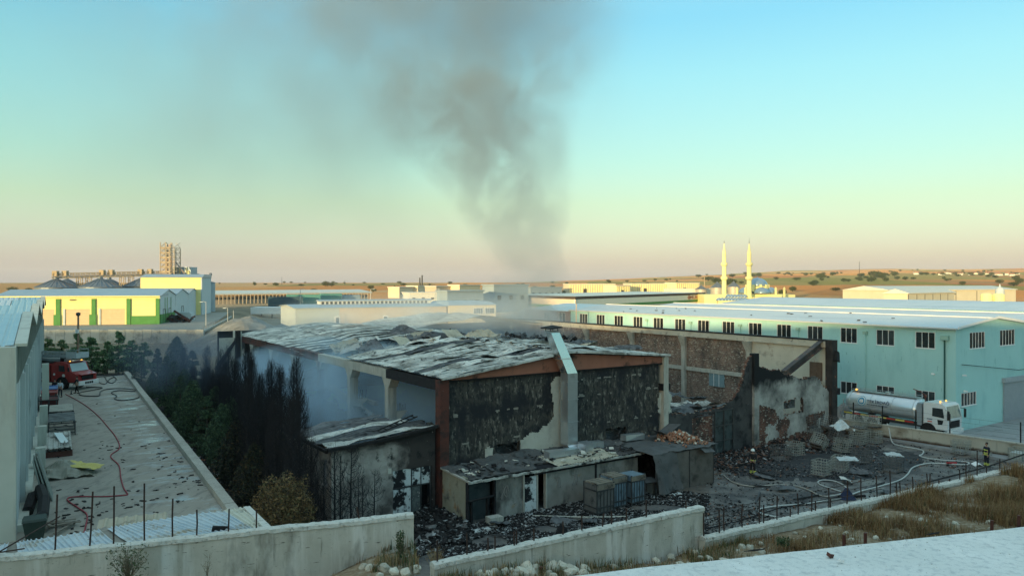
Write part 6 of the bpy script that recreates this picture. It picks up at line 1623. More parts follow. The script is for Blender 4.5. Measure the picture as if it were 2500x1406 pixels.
# ------------------------------------------------------------------ people
m_skin = mat('skin', (.36,.22,.16)); m_hair = mat('dark_hair', (.02,.016,.014))
def skinmesh(name, V, E, Rr, m_, parent, sub=1):
    me = bpy.data.meshes.new(name); me.from_pydata(V, E, []); me.materials.append(m_)
    o = link(name, me, parent); md = o.modifiers.new('skin', 'SKIN'); md.use_smooth_shade = True
    sd = me.skin_vertices[0].data
    for i, r in enumerate(Rr): sd[i].radius = (r, r) if not isinstance(r, tuple) else r
    sd[0].use_root = True
    sb = o.modifiers.new('subsurf', 'SUBSURF'); sb.levels = sub; sb.render_levels = sub
    return o
def person(label, loc, rz, h=1.78, top=(.05,.05,.06), legs=(.03,.03,.045), pose='stand', helmet=None, bands=None, coat=False, group=None):
    t = thing('person', label, 'person', loc, rz, group); s_ = h/1.78
    # +y = facing
    hip = {'stand':(.95)}['stand']
    ar = {'stand': [(.24,.02,1.12),(.25,.08,.88)], 'front': [(.25,.10,1.15),(.12,.30,1.08)], 'hips': [(.33,-.02,1.15),(.20,.08,1.0)], 'walk': [(.24,.12,1.14),(.23,.26,.95)]}[pose]
    lg = {'walk': [((.11,.14,.52),(.11,.20,.07)), ((-.11,-.02,.52),(-.11,-.20,.10))]}.get(pose, [((.12,.02,.50),(.13,0,.07)), ((-.12,.02,.50),(-.13,0,.07))])
    V = [(0,0,.96),(0,0,1.18),(0,0,1.40),(0,.01,1.50),(0,.02,1.58),(0,.03,1.68),(0,.01,1.74)]
    E = [(0,1),(1,2),(2,3),(3,4),(4,5),(5,6)]; Rr = [(.15,.11),(.15,.11),(.17,.11),.055,.062,.092,.07]
    def app(v, par, r): V.append(v); Rr.append(r); E.append((par, len(V)-1)); return len(V)-1
    for sg_ in (1,-1):
        sh = app((sg_*.19,0,1.40),2,.065); el = app((sg_*ar[0][0],ar[0][1],ar[0][2]),sh,.045); wr = app((sg_*ar[1][0],ar[1][1],ar[1][2]),el,.032); hd = app((sg_*(ar[1][0]-.01),ar[1][1]+.05,ar[1][2]-.07),wr,(.04,.022))
        for q in range(4): app((sg_*(ar[1][0]-.035+.022*q),ar[1][1]+.07,ar[1][2]-.145+.01*abs(q-1.5)),hd,.011)
        app((sg_*(ar[1][0]-.05),ar[1][1]+.10,ar[1][2]-.09),hd,.012)
    for (kn, an), sg_ in zip(lg, (1,-1)):
        hp = app((sg_*.10,0,.90),0,.10); k_ = app(kn,hp,.07); a_ = app(an,k_,.045); app((an[0],an[1]+.16,.045),a_,.04)
    V = [tuple(c*s_ for c in v) for v in V]
    skinmesh('body', V, E, [tuple(x*s_ for x in r) if isinstance(r,tuple) else r*s_ for r in Rr], m_skin, t)
    mt = mat('cloth_%s' % '_'.join(str(int(c*1000)) for c in top), top); ml = mat('cloth_%s' % '_'.join(str(int(c*1000)) for c in legs), legs)
    V = [(0,0,.92 if coat else .98),(0,0,1.2),(0,0,1.42),(0,.01,1.47)]; E = [(0,1),(1,2),(2,3)]; Rr = [(.19,.14) if coat else (.17,.13),(.17,.13),(.19,.13),.075]
    for sg_ in (1,-1):
        sh = app((sg_*.20,0,1.40),2,.082); el = app((sg_*ar[0][0],ar[0][1],ar[0][2]),sh,.062); app(tuple((sg_*ar[1][0],ar[1][1],ar[1][2]+.02)),el,.048)
    V = [tuple(c*s_ for c in v) for v in V]; skinmesh('jacket' if coat else 'shirt', V, E, [tuple(x*s_ for x in r) if isinstance(r,tuple) else r*s_ for r in Rr], mt, t)
    V = [(0,0,1.0),(0,0,.90)]; E = [(0,1)]; Rr = [(.165,.125),(.165,.125)]
    for (kn, an), sg_ in zip(lg, (1,-1)):
        hp = app((sg_*.10,0,.84),1,.11); k_ = app(kn,hp,.085); app((an[0],an[1],an[2]+.05),k_,.065)
    V = [tuple(c*s_ for c in v) for v in V]; skinmesh('trousers', V, E, [tuple(x*s_ for x in r) if isinstance(r,tuple) else r*s_ for r in Rr], ml, t)
    mb = MB()
    for (kn, an), sg_ in zip(lg, (1,-1)):
        a = Vector(an)*s_; mb.hexa([(a.x-.05,a.y-.07,0),(a.x+.05,a.y-.07,0),(a.x+.055,a.y+.2,0),(a.x-.055,a.y+.2,0)],[(a.x-.05,a.y-.07,.13),(a.x+.05,a.y-.07,.13),(a.x+.04,a.y+.18,.07),(a.x-.04,a.y+.18,.07)])
    mb.build('boots', m_rub, t)
    if helmet:
        mb = MB(); mb.lathe([(.155,0),(.15,.03),(.125,.03),(.122,.08),(.10,.13),(.05,.165),(.01,.172)],14,(0,.02*s_,1.66*s_)); mb.obox((0,.02,1.80*s_),(.02,.2,.05)); hm = mb.build('helmet', mat('helmet_white', (.75,.78,.74), None, rough=.3), t, smooth=True)
        MB().box(-.09,.10,1.60*s_,.09,.135,1.68*s_).build('visor', m_glass, hm)
    else:
        mb = MB(); mb.lathe([(.088,0),(.10,.05),(.088,.10),(.05,.13),(.01,.135)],12,(0,-.005,1.655*s_)); mb.build('hair', m_hair, t, smooth=True)
    mb = MB(); 
    for x in (-.035,.035): mb.obox((x,.112*s_,1.675*s_),(.022,.01,.012))
    mb.obox((0,.125*s_,1.645*s_),(.02,.03,.035)); mb.obox((0,.110*s_,1.61*s_),(.045,.01,.010)); mb.build('face', m_hair, t)
    if bands:
        for z, w, d, xo in bands:
            MB().lathe([(w,0),(w,.055)],14,(xo,0,z)).build('reflective_band', mat('reflective_yellow', (.62,.66,.14), None, rough=.4), t)
    return t
def floor_rz(px): return 0
def fire_bands(): return [(.12,.100,0,.13),(.22,.100,0,.13),(.12,.100,0,-.13),(.22,.100,0,-.13),(1.02,.205,0,0)]
person('firefighter in dark suit and white helmet standing before the blackened wall', PZ(1838,1158,-14.0)+Vector((0,0,.02)), R(150), 1.84, (.018,.018,.02), (.018,.018,.02), 'front', True, fire_bands(), True)
person('firefighter with yellow stripes standing by the boundary wall at right', PZ(2409,1139,-14.0)+Vector((0,0,.02)), R(100), 1.84, (.02,.024,.04), (.018,.02,.03), 'stand', None, fire_bands()+[(1.25,.20,0,0),(.9,.2,0,0)], True)
bpy.data.objects['person.001']
m_dark = mat('dark_helmet', (.02,.025,.05))
yz = -12.0
person('man in pale shirt and dark trousers standing near the fire engine', PZ(147,969,yz), R(190), 1.80, (.55,.62,.68), (.022,.022,.035), 'stand')
person('man in black clothes standing just left of the man in the pale shirt', PZ(134,966,yz), R(200), 1.78, (.02,.02,.025), (.018,.018,.02), 'stand')
person('man in black walking past the front wheel of the fire engine', PZ(188,960,yz), R(100), 1.85, (.015,.015,.018), (.02,.02,.02), 'walk')
tag(MB().lathe([(.16,0),(.15,.03),(.07,.05),(.03,.42),(.01,.44)],10).build('traffic_cone', m_black, loc=PZ(174,962,-11.99)), 'small dark cone standing between the two groups of men', 'cone')

# ------------------------------------------------------------------ vehicles
def wheel(par, x, y, r=.5, w=.3):
    sgn = 1 if y > 0 else -1
    wl = MB().lathe([(r*.62,-w/2),(r*.95,-w/2),(r,-w/2+.04),(r,w/2-.04),(r*.95,w/2),(r*.62,w/2)],20,(x,y,r),0,'y').build('wheel', m_rub, par, smooth=False)
    mb = MB(); mb.lathe([(.01,0),(r*.25,.02),(r*.5,-.03),(r*.6,.01),(r*.6,-.03)] if sgn>0 else [(.01,0),(r*.25,-.02),(r*.5,.03),(r*.6,-.01),(r*.6,.03)],16,(x,y+sgn*(w/2+.005),r),0,'y'); mb.build('rim', mat('wheel_rim', (.30,.31,.31), None, rough=.5, metal=.3), wl); return wl
def textmesh(txt, size, m_, par, M, depth=.006, font_scale=1.0):
    cu = bpy.data.curves.new('lettering', 'FONT'); cu.body = txt; cu.size = size; cu.extrude = depth; cu.align_x = 'LEFT'
    o = bpy.data.objects.new('lettering', cu); COL.objects.link(o)
    dg = bpy.context.evaluated_depsgraph_get(); me = bpy.data.meshes.new_from_object(o.evaluated_get(dg)); me.materials.clear(); me.materials.append(m_)
    bpy.data.objects.remove(o); o = link('lettering', me, par); o.matrix_local = M; return o
# tanker: x forward, y left
tk = thing('water_tanker', 'white water tanker with polished tank parked beside the teal hall', 'truck', (34.6+1.4, 71.2-.6, -13.62), math.atan2(-.828,.56))
m_wp = mat('truck_white', (.72,.75,.75), (.66,.70,.70), 1, rough=.25, spec=.5, coat=.4)
m_tank = mat('polished_tank', (.60,.67,.70), (.68,.74,.76), .8, rough=.28, metal=.55, bump=.03, bscale=1.5)
def ell(n, a, b, cz, x): return [(x, a*math.cos(2*math.pi*i/n), cz+b*math.sin(2*math.pi*i/n)) for i in range(n)]
mb = MB(); N_ = 32
prof = [(-4.75,.10),(-4.75,.55),(-4.68,.85),(-4.5,.97),(-4.2,1),(1.9,1),(2.15,.95),(2.28,.8),(2.3,.1)]
for (x, f_) in prof: mb.v += ell(N_, 1.22*f_, 1.0*f_, 2.12, x)
for i in range(len(prof)-1):
    for k_ in range(N_): a = i*N_+k_; b = i*N_+(k_+1)%N_; mb.f.append((a,b,b+N_,a+N_)); mb.m.append(0)
tank = mb.build('tank', m_tank, tk, smooth=True); 
mb = MB()
for x in (-4.2,-2.1,0,1.95): 
    for i in range(N_):
        a = 2*math.pi*i/N_; b = 2*math.pi*(i+1)/N_
        mb.bar((x,1.235*math.cos(a),2.12+1.015*math.sin(a)),(x,1.235*math.cos(b),2.12+1.015*math.sin(b)),.05,.03,up=(1,0,0))
mb.build('tank_band', m_galv, tank)
mb = MB(); mb.box(-4.4,-.5,3.13,2.0,.5,3.17)
for y in (-.5,.5):
    for x in np.arange(-4.4,2.1,.8): mb.bar((x,y,3.17),(x,y,3.32),.03)
    mb.bar((-4.4,y,3.32),(2.0,y,3.32),.035)
mb.build('walkway', m_galv, tk)
mb = MB(); mb.lathe([(.25,0),(.25,.16),(.1,.2)],12,(-4.0,0,3.17)); mb.lathe([(.25,0),(.25,.14),(.1,.18)],12,(-1.0,0,3.17)); mb.build('hatch', m_galv, tk)
m_amb = mat('amber_lamp', (.9,.45,.08), None, rough=.2, emit=(1,.5,.1,1.0))
MB().lathe([(.08,0),(.08,.13),(.04,.18)],10,(-3.8,-.6,3.2)).build('beacon', m_amb, tk)
mb = MB(); mb.box(-4.8,-.45,.62,4.3,-.32,.86); mb.box(-4.8,.32,.62,4.3,.45,.86); mb.box(-4.75,-1.2,.95,2.0,-1.1,1.18); mb.box(-4.75,1.1,.95,2.0,1.2,1.18); mb.build('chassis', m_steel, tk)
for y in (-1.215,): 
    for q in range(8): MB().box(-4.7+q*.85,y-.01,1.0,-4.7+q*.85+.82,y+.008,1.13).build('side_stripe', mat('stripe_yellow', (.75,.62,.15)) if q%2==0 else mat('stripe_red', (.5,.05,.04)), tk)
mb = MB(); mb.box(-4.6,-1.15,.45,-1.2,-1.05,.94); mb.box(-3.9,-1.2,1.0,-3.3,-1.1,1.3); mb.build('side_skirt', m_wp, tk)
for x in (-3.2,-1.9,3.2):
    for y in (-1.0,1.0): wheel(tk, x, y)
MB().box(2.35,-1.15,.9,2.75,1.15,2.85).build('pump_locker', mat('locker_grey', (.33,.38,.41), (.40,.45,.48), 2, rough=.4, metal=.4), tk)
mb = MB(); mb.tube([(2.6,-.2,2.8),(2.6,-.2,3.5),(2.2,-.3,3.75),(1.6,-.4,3.95)],.05,6); mb.lathe([(.13,0),(.13,.2)],10,(2.6,-.2,3.3)); mb.build('water_cannon', m_rust, tk)
# cab
CX = 2.95
mb = MB()
pr = [(CX,.75),(CX+2.05,.75),(CX+2.12,1.75),(CX+1.86,2.85),(CX+1.55,3.02),(CX+.1,3.05),(CX,2.95)]
fixn(MB().prism(pr, -1.22, 1.22, 'xz').build('cab', m_wp, tk))
for y, sg_ in ((-1.222,-1),(1.222,1)):
    gl = MB().prism([(CX+.75,1.88),(CX+1.78,1.80),(CX+1.66,2.62),(CX+.78,2.62)], y-.012 if sg_<0 else y-.001, y+.001 if sg_<0 else y+.012, 'xz').build('side_window', m_glass, tk); fixn(gl)
    fixn(MB().prism([(CX+1.25,1.18),(CX+1.62,1.22),(CX+1.72,1.6),(CX+1.2,1.62)], y-.008, y+.008, 'xz').build('lower_window', m_glass, tk))
    mb = MB(); mb.bar((CX+1.9,y,2.55),(CX+2.25,y+sg_*.22,2.5),.03); mb.obox((CX+2.25,y+sg_*.24,2.1),(.12,.22,.75)); mb.build('mirror', m_black, tk)
    ar_ = [(CX-.1,.75)]+[(CX+.25+.72*math.cos(math.pi-q*math.pi/8)+.15, .52+.72*math.sin(math.pi-q*math.pi/8)) for q in range(9)]
    fixn(MB().prism([(a,max(.45,b)) for a,b in ar_[1:]], y-.02, y+.02, 'xz').build('wheel_arch', m_black, tk))
    MB().box(CX+.3,y-.012,1.55,CX+.75,y+.012,1.62).build('cab_sticker', mat('sticker_blue', (.08,.12,.2)), tk)
    MB().box(CX+.35,y-.012,1.33,CX+.75,y+.012,1.42).build('cab_sticker', mat('sticker_red', (.55,.1,.06)), tk)
m_wind = mat('windscreen', (.10,.16,.16), (.2,.28,.27), 1.2, rough=.08, spec=.8)
fixn(MB().hexa([(CX+2.13,-1.08,1.80),(CX+2.13,1.08,1.80),(CX+2.10,1.08,1.80),(CX+2.10,-1.08,1.80)],[(CX+1.885,-1.02,2.80),(CX+1.885,1.02,2.80),(CX+1.86,1.02,2.80),(CX+1.86,-1.02,2.80)]).build('windscreen', m_wind, tk))
mb = MB(); mb.box(CX+2.06,-.75,.95,CX+2.15,.75,1.55); mb.build('grille', m_black, tk)
mb = MB(); mb.box(CX+2.0,-1.2,.40,CX+2.25,1.2,.85); mb.build('bumper', m_wp, tk)
for y in (-.95,.95): MB().box(CX+2.15,y-.18,.62,CX+2.28,y+.18,.78).build('headlight', m_amb if False else mat('headlight', (.8,.8,.75), None, rough=.1), tk)
MB().lathe([(.07,0),(.07,.10),(.03,.13)],10,(CX+1.1,-.5,3.06)).build('beacon', m_amb, tk); MB().lathe([(.07,0),(.07,.10),(.03,.13)],10,(CX+1.1,.5,3.06)).build('beacon', m_amb, tk)
MB().box(CX+.9,-.3,3.03,CX+1.3,.3,3.08).build('roof_hatch', m_wp, tk)
# lettering and round emblem on the right-hand side of the tank (y<0 side faces the yard)
m_ink = mat('ink_blue', (.03,.05,.12)); m_cyan = mat('emblem_cyan', (.05,.38,.55))
sf = lambda z: -(1.22*math.sqrt(max(0,1-((z-2.12)/1.0)**2)))-.012
def facet(z0): th = math.asin((z0-2.12)/1.0); return th
mb = MB()
for (r0, r1, mi_) in ((.0,.40,0),(.405,.45,1),(.20,.32,2)):
    for q in range(28):
        a = 2*math.pi*q/28; b = 2*math.pi*(q+1)/28
        vs = []
        for (rr, an) in ((max(r0,.001),a),(r1,a),(r1,b),(max(r0,.001),b)):
            z = 2.35+rr*math.sin(an); x = -2.95+rr*math.cos(an); vs.append((x, sf(z)-(.006 if mi_==2 else 0), z))
        mb.add(vs, [(0,1,2,3)], mi_)
mb.build('round_emblem', [m_white, m_cyan, mat('emblem_blue', (.04,.30,.50))], tank)
for txt, size, z0, x0 in (('TEKİRDAĞ', .40, 2.28, -2.38), ('BÜYÜKŞEHİR BELEDİYESİ', .155, 2.06, -2.36)):
    tilt = math.atan2(sf(z0)-sf(z0+size*.7), size*.7)
    M = Matrix.Translation((x0, sf(z0)-.02, z0)) @ Matrix.Rotation(math.pi/2-(-tilt if False else 0), 4, 'X')
    o = textmesh(txt, size, m_ink, tank, M)
    o.scale = (1.12,1,1)
mb = MB(); mb.tube([(-4.9,-1.0,2.3),(-5.0,-1.0,.8),(-4.9,-1.0,.5)],.05,6); mb.box(-5.1,-1.1,.7,-4.8,1.1,1.0); mb.build('rear_valves', m_galv, tk)
for (px_,py_,lb) in ((2090,1035,'pale rubble bags heaped behind the water tanker'),):
    p = Vector((29.6+4, 76.2, -13.6)); 
    t = heap('rubble_heap', 0,0,1.4,1.2,1.4,mat('pale_rubble', (.28,.26,.25),(.40,.38,.36),3,bump=.6),None,n=16); t.location = (33.4,76.4,-13.6); tag(t, lb, 'rubble')

# fire engine
fe = thing('fire_engine', 'red fire engine with ladder and white rescue basket parked across the end of the yard', 'fire engine', PZ(184,950,-12.0)+Vector((-.9,.9,0)), R(-14)); fe.scale = (1.17,)*3
m_fr = mat('engine_red', (.36,.035,.03), (.30,.03,.028), 1, rough=.35, coat=.3)
# x forward: front axle at x=0
fixn(MB().prism([(-1.3,.75),(-1.3,2.35),(-.9,2.62),(.15,2.62),(.62,2.5),(.95,1.72),(1.75,1.45),(1.8,.75)], -1.15, 1.15, 'xz').build('cab', m_fr, fe))
MB().box(-7.6,-1.2,.75,-1.5,1.2,2.45).build('body', m_fr, fe)
MB().box(-1.49,-1.05,.8,-1.31,1.05,2.3).build('gap_panel', m_black, fe)
for sg_ in (-1,1):
    y = sg_*1.155
    fixn(MB().prism([(-.45,1.75),(.3,1.72),(.22,2.3),(-.42,2.32)], y-.01, y+.01, 'xz').build('side_window', m_glass, fe))
    MB().box(-3.6,sg_*1.205-.01,.95,-1.9,sg_*1.205+.01,2.05).build('locker_frame', m_white, fe)
    MB().box(-3.35,sg_*1.222-.008,1.0,-2.1,sg_*1.222+.008,1.62).build('locker_opening', m_black, fe)
    for q in range(2): MB().box(-7.3+q*1.8,sg_*1.205-.01,1.0,-5.7+q*1.8,sg_*1.205+.01,2.1).build('locker_shutter', mat('locker_shutter', (.30,.03,.03)), fe)
    ar_ = [(-.72+.0,.55)]+[( .72*math.cos(math.pi-q*math.pi/8), .55+.72*math.sin(math.pi-q*math.pi/8)) for q in range(9)]
    fixn(MB().prism(ar_[1:], y-.03, y+.03, 'xz').build('wheel_arch', m_black, fe))
    MB().lathe([(.01,0),(.16,0),(.16,.02)] if sg_<0 else [(.01,0),(.16,0),(.16,.02)],14,(.15,y+sg_*.02,1.35),0,'y').build('door_emblem', m_white, fe)
    MB().lathe([(.01,0),(.12,0),(.12,.02)],12,(-.95,y+sg_*.02,1.45),0,'y').build('door_emblem', m_white, fe)
    mb = MB(); mb.bar((.6,y,2.2),(1.0,y+sg_*.3,2.25),.03); mb.obox((1.0,y+sg_*.3,2.0),(.08,.16,.4)); mb.build('mirror', m_black, fe)
fixn(MB().hexa([(.99,-1.0,1.74),(.99,1.0,1.74),(.95,1.0,1.74),(.95,-1.0,1.74)],[(.66,-.95,2.48),(.66,.95,2.48),(.62,.95,2.48),(.62,-.95,2.48)]).build('windscreen', mat('bright_screen', (.45,.55,.56), None, rough=.1), fe))
MB().box(1.79,-.7,.95,1.84,.7,1.38).build('grille', m_black, fe)
fixn(MB().prism([(1.2,1.60),(2.0,1.46),(2.0,1.40),(1.2,1.5)], -1.0, 1.0, 'xz').build('bonnet', m_fr, fe))
MB().box(1.7,-1.2,.45,2.0,1.2,.85).build('bumper', m_white, fe)
mb = MB()
for q in range(4): mb.box(2.002,-.5+q*.26,.55,2.012,-.3+q*.26,.75)
mb.build('bumper_marking', m_black, fe)
for y in (-.9,.9): MB().box(1.99,y-.16,.56,2.03,y+.16,.74).build('headlight', mat('headlight', None), fe)
for x in (0,-5.2,-6.4):
    for y in (-.98,.98): wheel(fe, x, y, .53, .32)
mb = MB(); mb.box(-7.6,-.5,.55,1.6,.5,.8); mb.build('chassis', m_steel, fe)
# turntable ladder
m_lad = mat('ladder_alloy', (.38,.43,.45), (.30,.34,.36), 2, rough=.45, metal=.4)
mb = MB()
for (z0, y0) in ((3.0,.42),(3.08,.32)):
    for sg_ in (-1,1):
        y = sg_*y0
        mb.bar((-7.6,y,z0),(.1,y,z0),.06,.07); mb.bar((-7.6,y,z0+.42),(.1,y,z0+.42),.05,.05)
        n = 14
        for q in range(n): x0 = -7.6+7.7*q/n; x1 = x0+7.7/n; mb.bar((x0,y,z0),(x1,y,z0+.42) if q%2 else (x0,y,z0+.42),.035)
        for q in range(0,n): x0 = -7.6+7.7*q/n; mb.bar((x0,y,z0+.42),(x0+7.7/n,y,z0),.035)
for q in range(28): mb.bar((-7.5+q*.27,-.42,3.0),(-7.5+q*.27,.42,3.0),.03)
mb.build('ladder', m_lad, fe)
MB().box(-7.6,-.35,2.62,-.3,.35,2.86).build('ladder_bed', m_lad, fe)
mb = MB(); mb.box(-1.0,-.4,2.63,-.6,.4,3.0); mb.box(-7.6,-1.15,2.46,-1.5,1.15,2.56); mb.build('ladder_rest', m_black, fe)
mb = MB(); mb.box(.05,-.75,2.95,1.2,.75,3.0); mb.box(.05,-.78,3.0,1.2,-.74,3.5); mb.box(.05,.74,3.0,1.2,.78,3.5); mb.box(1.2,-.78,3.0,1.24,.78,3.5); mb.build('rescue_basket', mat('basket_grey', (.46,.52,.54), (.4,.45,.47), 2, rough=.4), fe)
mb = MB()
for y in (-.76,.76): mb.bar((.05,y,3.8),(1.22,y,3.8),.04); mb.bar((.1,y,3.5),(.1,y,3.8),.04); mb.bar((1.2,y,3.5),(1.2,y,3.8),.04)
mb.bar((1.22,-.76,3.8),(1.22,.76,3.8),.04); mb.build('basket_rail', m_lad, fe)
MB().lathe([(.08,0),(.08,.10),(.04,.13)],10,(.45,-.7,2.62)).build('beacon', m_amb, fe); MB().lathe([(.08,0),(.08,.10),(.04,.13)],10,(.45,.7,2.62)).build('beacon', m_amb, fe)
MB().box(.3,-.95,2.60,.6,.95,2.66).build('light_bar', m_fr, fe)

for i in range(16):
    px, py = (rnd(1030,1660), rnd(1225,1330)) if i < 9 else (rnd(1780,2150), rnd(1120,1215))
    p = PZ(px, py, -13.9); 
    if p.y < float(np.interp(p.x,WLx,WLy))+.8: continue
    t_ = (p.x-C0.x)*.828+(p.y-C0.y)*.56; s_ = -(p.x-C0.x)*.56+(p.y-C0.y)*.828
    if s_ > (-3.6 if t_ < 13 else -5.2) and px < 1700: continue
    tag(MB().obox((0,0,0),(rnd(1.2,3.0),rnd(.08,.16),rnd(.06,.12)),Euler((0,rnd(-.12,.05),0)).to_matrix(),0,.02).build('charred_timber', m_black if i%3 else m_steel, loc=p, rot=(0,0,rnd(0,3))), 'charred timber lying in the rubble before the long shed' if i < 9 else 'charred timber lying on the yard before the cage heap', 'timber', 'charred timbers on the ground')
for i in range(12):
    px, py = (rnd(1030,1640), rnd(1230,1330)) if i < 7 else (rnd(1760,2250), rnd(1125,1215))
    p = PZ(px, py, -13.9); t_ = (p.x-C0.x)*.828+(p.y-C0.y)*.56; s_ = -(p.x-C0.x)*.56+(p.y-C0.y)*.828
    if p.y < float(np.interp(p.x,WLx,WLy))+1.0 or (s_ > (-4.2 if t_ < 13 else -6) and px < 1700): continue
    tag(corr(MB(), (-.4,-.5,.08), (rnd(.6,1.1),0,0), (0,rnd(.7,1.5),.05), 4, 6, .03, crumple(1.2,.25,3,.1)).build('bent_sheet', m_sheetd if i%3 else m_sheet, loc=p, rot=(0,0,rnd(0,3))), 'bent metal sheet in the rubble before the long shed' if i < 7 else 'bent metal sheet lying on the right-hand yard', 'metal sheet', 'bent sheets on the ground')
def slabf():
    u = rnd(0,17); v = rnd(.02,1)**1.5*6; p = sa+dv*u+nv*v; return (p.x,p.y,p.z+.004)
o = scatter('slab_grit', 1500, slabf, .005, .022, [m_conc,m_white,m_mid], [.6,.34,.06]); tag(o, 'fine grit lying on the pale slab', 'grit')

o = heap('ash_bed', 0, 0, 9.5, 5.5, .09, mat('wet_ash', (.012,.013,.016), (.035,.034,.036), 1.5, rough=.6, bump=.8, bscale=6, layers=[((.12,.11,.10), 4, .60, .68)]), None, n=44, rough_=.5)
o.location = PZ(2010,1125,-13.985); o.rotation_euler = (0,0,R(25)); tag(o, 'black wet ash spread under and before the cage heap', 'ash', kind='stuff')
# ------------------------------------------------------------------ distance: warehouses, silos, mosque
def V2(p): return Vector((p[0], p[1]))
def wr(px, Y): return Vector(((px-1250)/F*Y, Y))
def frame(name, label, cat, o, rz, z=-14.0, group=None): return thing(name, label, cat, (o[0], o[1], z), rz, group)
m_yel = mat('cream_yellow_panel', (.80,.70,.30), (.84,.75,.34), .4, rough=.8, layers=[((.70,.60,.25), .7, .55, .7, (.2,.2,4))])
m_grn = mat('green_paint', (.07,.22,.06), (.09,.26,.08), 1)
m_pale = mat('pale_blue_panel', (.46,.52,.54), (.52,.58,.60), .6)
m_rf = mat('grey_blue_roof', (.28,.36,.42), (.34,.42,.47), .3, rough=.5, metal=.2)
m_dor = mat('peach_door', (.62,.47,.30), (.66,.52,.34), 1)
# yellow warehouse. local x along the long wall to the right, y away, z up from -11.3
B = wr(389, 208); rz = R(14)
yw = frame('yellow_warehouse', 'long yellow warehouse with green pillars and roller doors across the yard hedge', 'warehouse', B, rz, -11.35)
L = 92; Hh = 7.6
doors = [(-14.6,-8.6),(-23.2,-17.2),(-31.8,-25.8),(-40.4,-34.4),(-49,-43),(-57.6,-51.6)]
mb = MB(); prev = 0
xs_d = [0]
for (a, b) in doors: mb.box(b,0,0,xs_d[-1],.3,Hh); xs_d.append(a)
mb.box(-L,0,0,xs_d[-1],.3,Hh)
for (a, b) in doors: mb.box(a,0,4.3,b,.3,Hh)
mb.box(-L,.31,0,0,.35,Hh)
mb.build('long_wall', m_yel, yw)
for (a, b) in doors:
    d = MB().box(a,.1,0,b,.2,4.3).build('roller_door', m_dor, yw)
    mb = MB()
    for q in range(8): mb.box(a+.05,.06,.3+q*.5,b-.05,.1,.36+q*.5)
    mb.build('door_rib', mat('peach_dark', (.5,.37,.24)), d)
    MB().box(a-.5,-.1,0,a-.02,.0,4.35).build('door_jamb', m_pale, yw)
for x in (-.9,-8.2,-16.8,-25.4,-34,-42.6,-51.2,-60):
    MB().box(x,-.35,0,x+1.0,-.01,Hh-.6).build('pillar', m_grn, yw)
    if x < -9: MB().box(x-.5,-.45,0,x+1.1,-.36,2.8).build('pillar_guard', m_grn, yw)
MB().box(-7.1,-.2,0,-.95,-.01,2.3).build('green_dado', m_grn, yw)
mb = MB(); 
for q in range(5): mb.box(-L,-.03,3.1+q*.95,0,-.005,3.14+q*.95)
mb.build('panel_joint', mat('joint', (.55,.48,.28)), yw)
mb = MB(); mb.hexa([(-L-.5,-.8,Hh+.02),(.3,-.8,Hh+.02),(.3,11,Hh+.02),(-L-.5,11,Hh+.02)],[(-L-.5,-.8,Hh+.15),(.3,-.8,Hh+.15),(.3,11,Hh+.8),(-L-.5,11,Hh+.8)]); mb.build('roof', m_rf, yw)
MB().box(-L-.5,-.95,Hh-.1,.3,-.81,Hh+.2).build('gutter', m_yel, yw)
for x in (-22,-36,-51): MB().box(x,-.5,Hh-1.0,x+1.1,-.05,Hh-.75).build('floodlight', m_steel, yw)
MB().box(.0,.31,0,.3,21,2.6).build('green_dado', m_grn, yw)
for q,(a,b) in enumerate(((0,22),(22.3,44),(44.3,66))):
    fixn(MB().prism([(a,.01 if q else 2.62),(b,.01 if q else 2.62),(b,Hh),((a+b)/2,Hh+1.6),(a,Hh)], .02, .25, 'yz').build('gable_end', m_pale, yw))  # shadow side of the yellow building, its blue shade put into the colour
    mb = MB(); mb.hexa([(-40,a,Hh+.05),(.5,a,Hh+.05),(.5,(a+b)/2,Hh+1.68),(-40,(a+b)/2,Hh+1.68)],[(-40,a,Hh+.2),(.5,a,Hh+.2),(.5,(a+b)/2,Hh+1.85),(-40,(a+b)/2,Hh+1.85)])
    mb.hexa([(-40,(a+b)/2,Hh+1.68),(.5,(a+b)/2,Hh+1.68),(.5,b,Hh+.05),(-40,b,Hh+.05)],[(-40,(a+b)/2,Hh+1.85),(.5,(a+b)/2,Hh+1.85),(.5,b,Hh+.2),(-40,b,Hh+.2)]); mb.build('gable_roof', m_rf, yw)
for y in (6,9,14.5): MB().box(.26,y,0,.34,y+.5,7.2).build('downpipe', m_grn, yw)
for y in (3.5,11.5,32): 
    mb = MB(); mb.box(.26,y,0,.36,y+.15,4); mb.box(.26,y+3.3,0,.36,y+3.45,4); mb.box(.26,y,3.85,.36,y+3.45,4.0); mb.build('door_frame', m_steel, yw)
# tall pale-yellow hall behind
o = wr(343, 262); th_ = frame('tall_yellow_hall', 'tall plain yellow hall with grey roof standing behind the long yellow warehouse', 'warehouse', o, R(14), -11.35)
MB().box(0,0,0,19.5,22,13.2).build('wall', m_yel, th_); MB().box(19.52,.0,0,19.9,22,13.2).build('side_wall', m_pale, th_)
MB().hexa([(-.5,-.6,13.22),(20.2,-.6,13.22),(20.2,22,13.22),(-.5,22,13.22)],[(1.0,3,14.3),(20.2,3,14.3),(20.2,20,14.3),(1.0,20,14.3)]).build('roof', m_rf, th_)
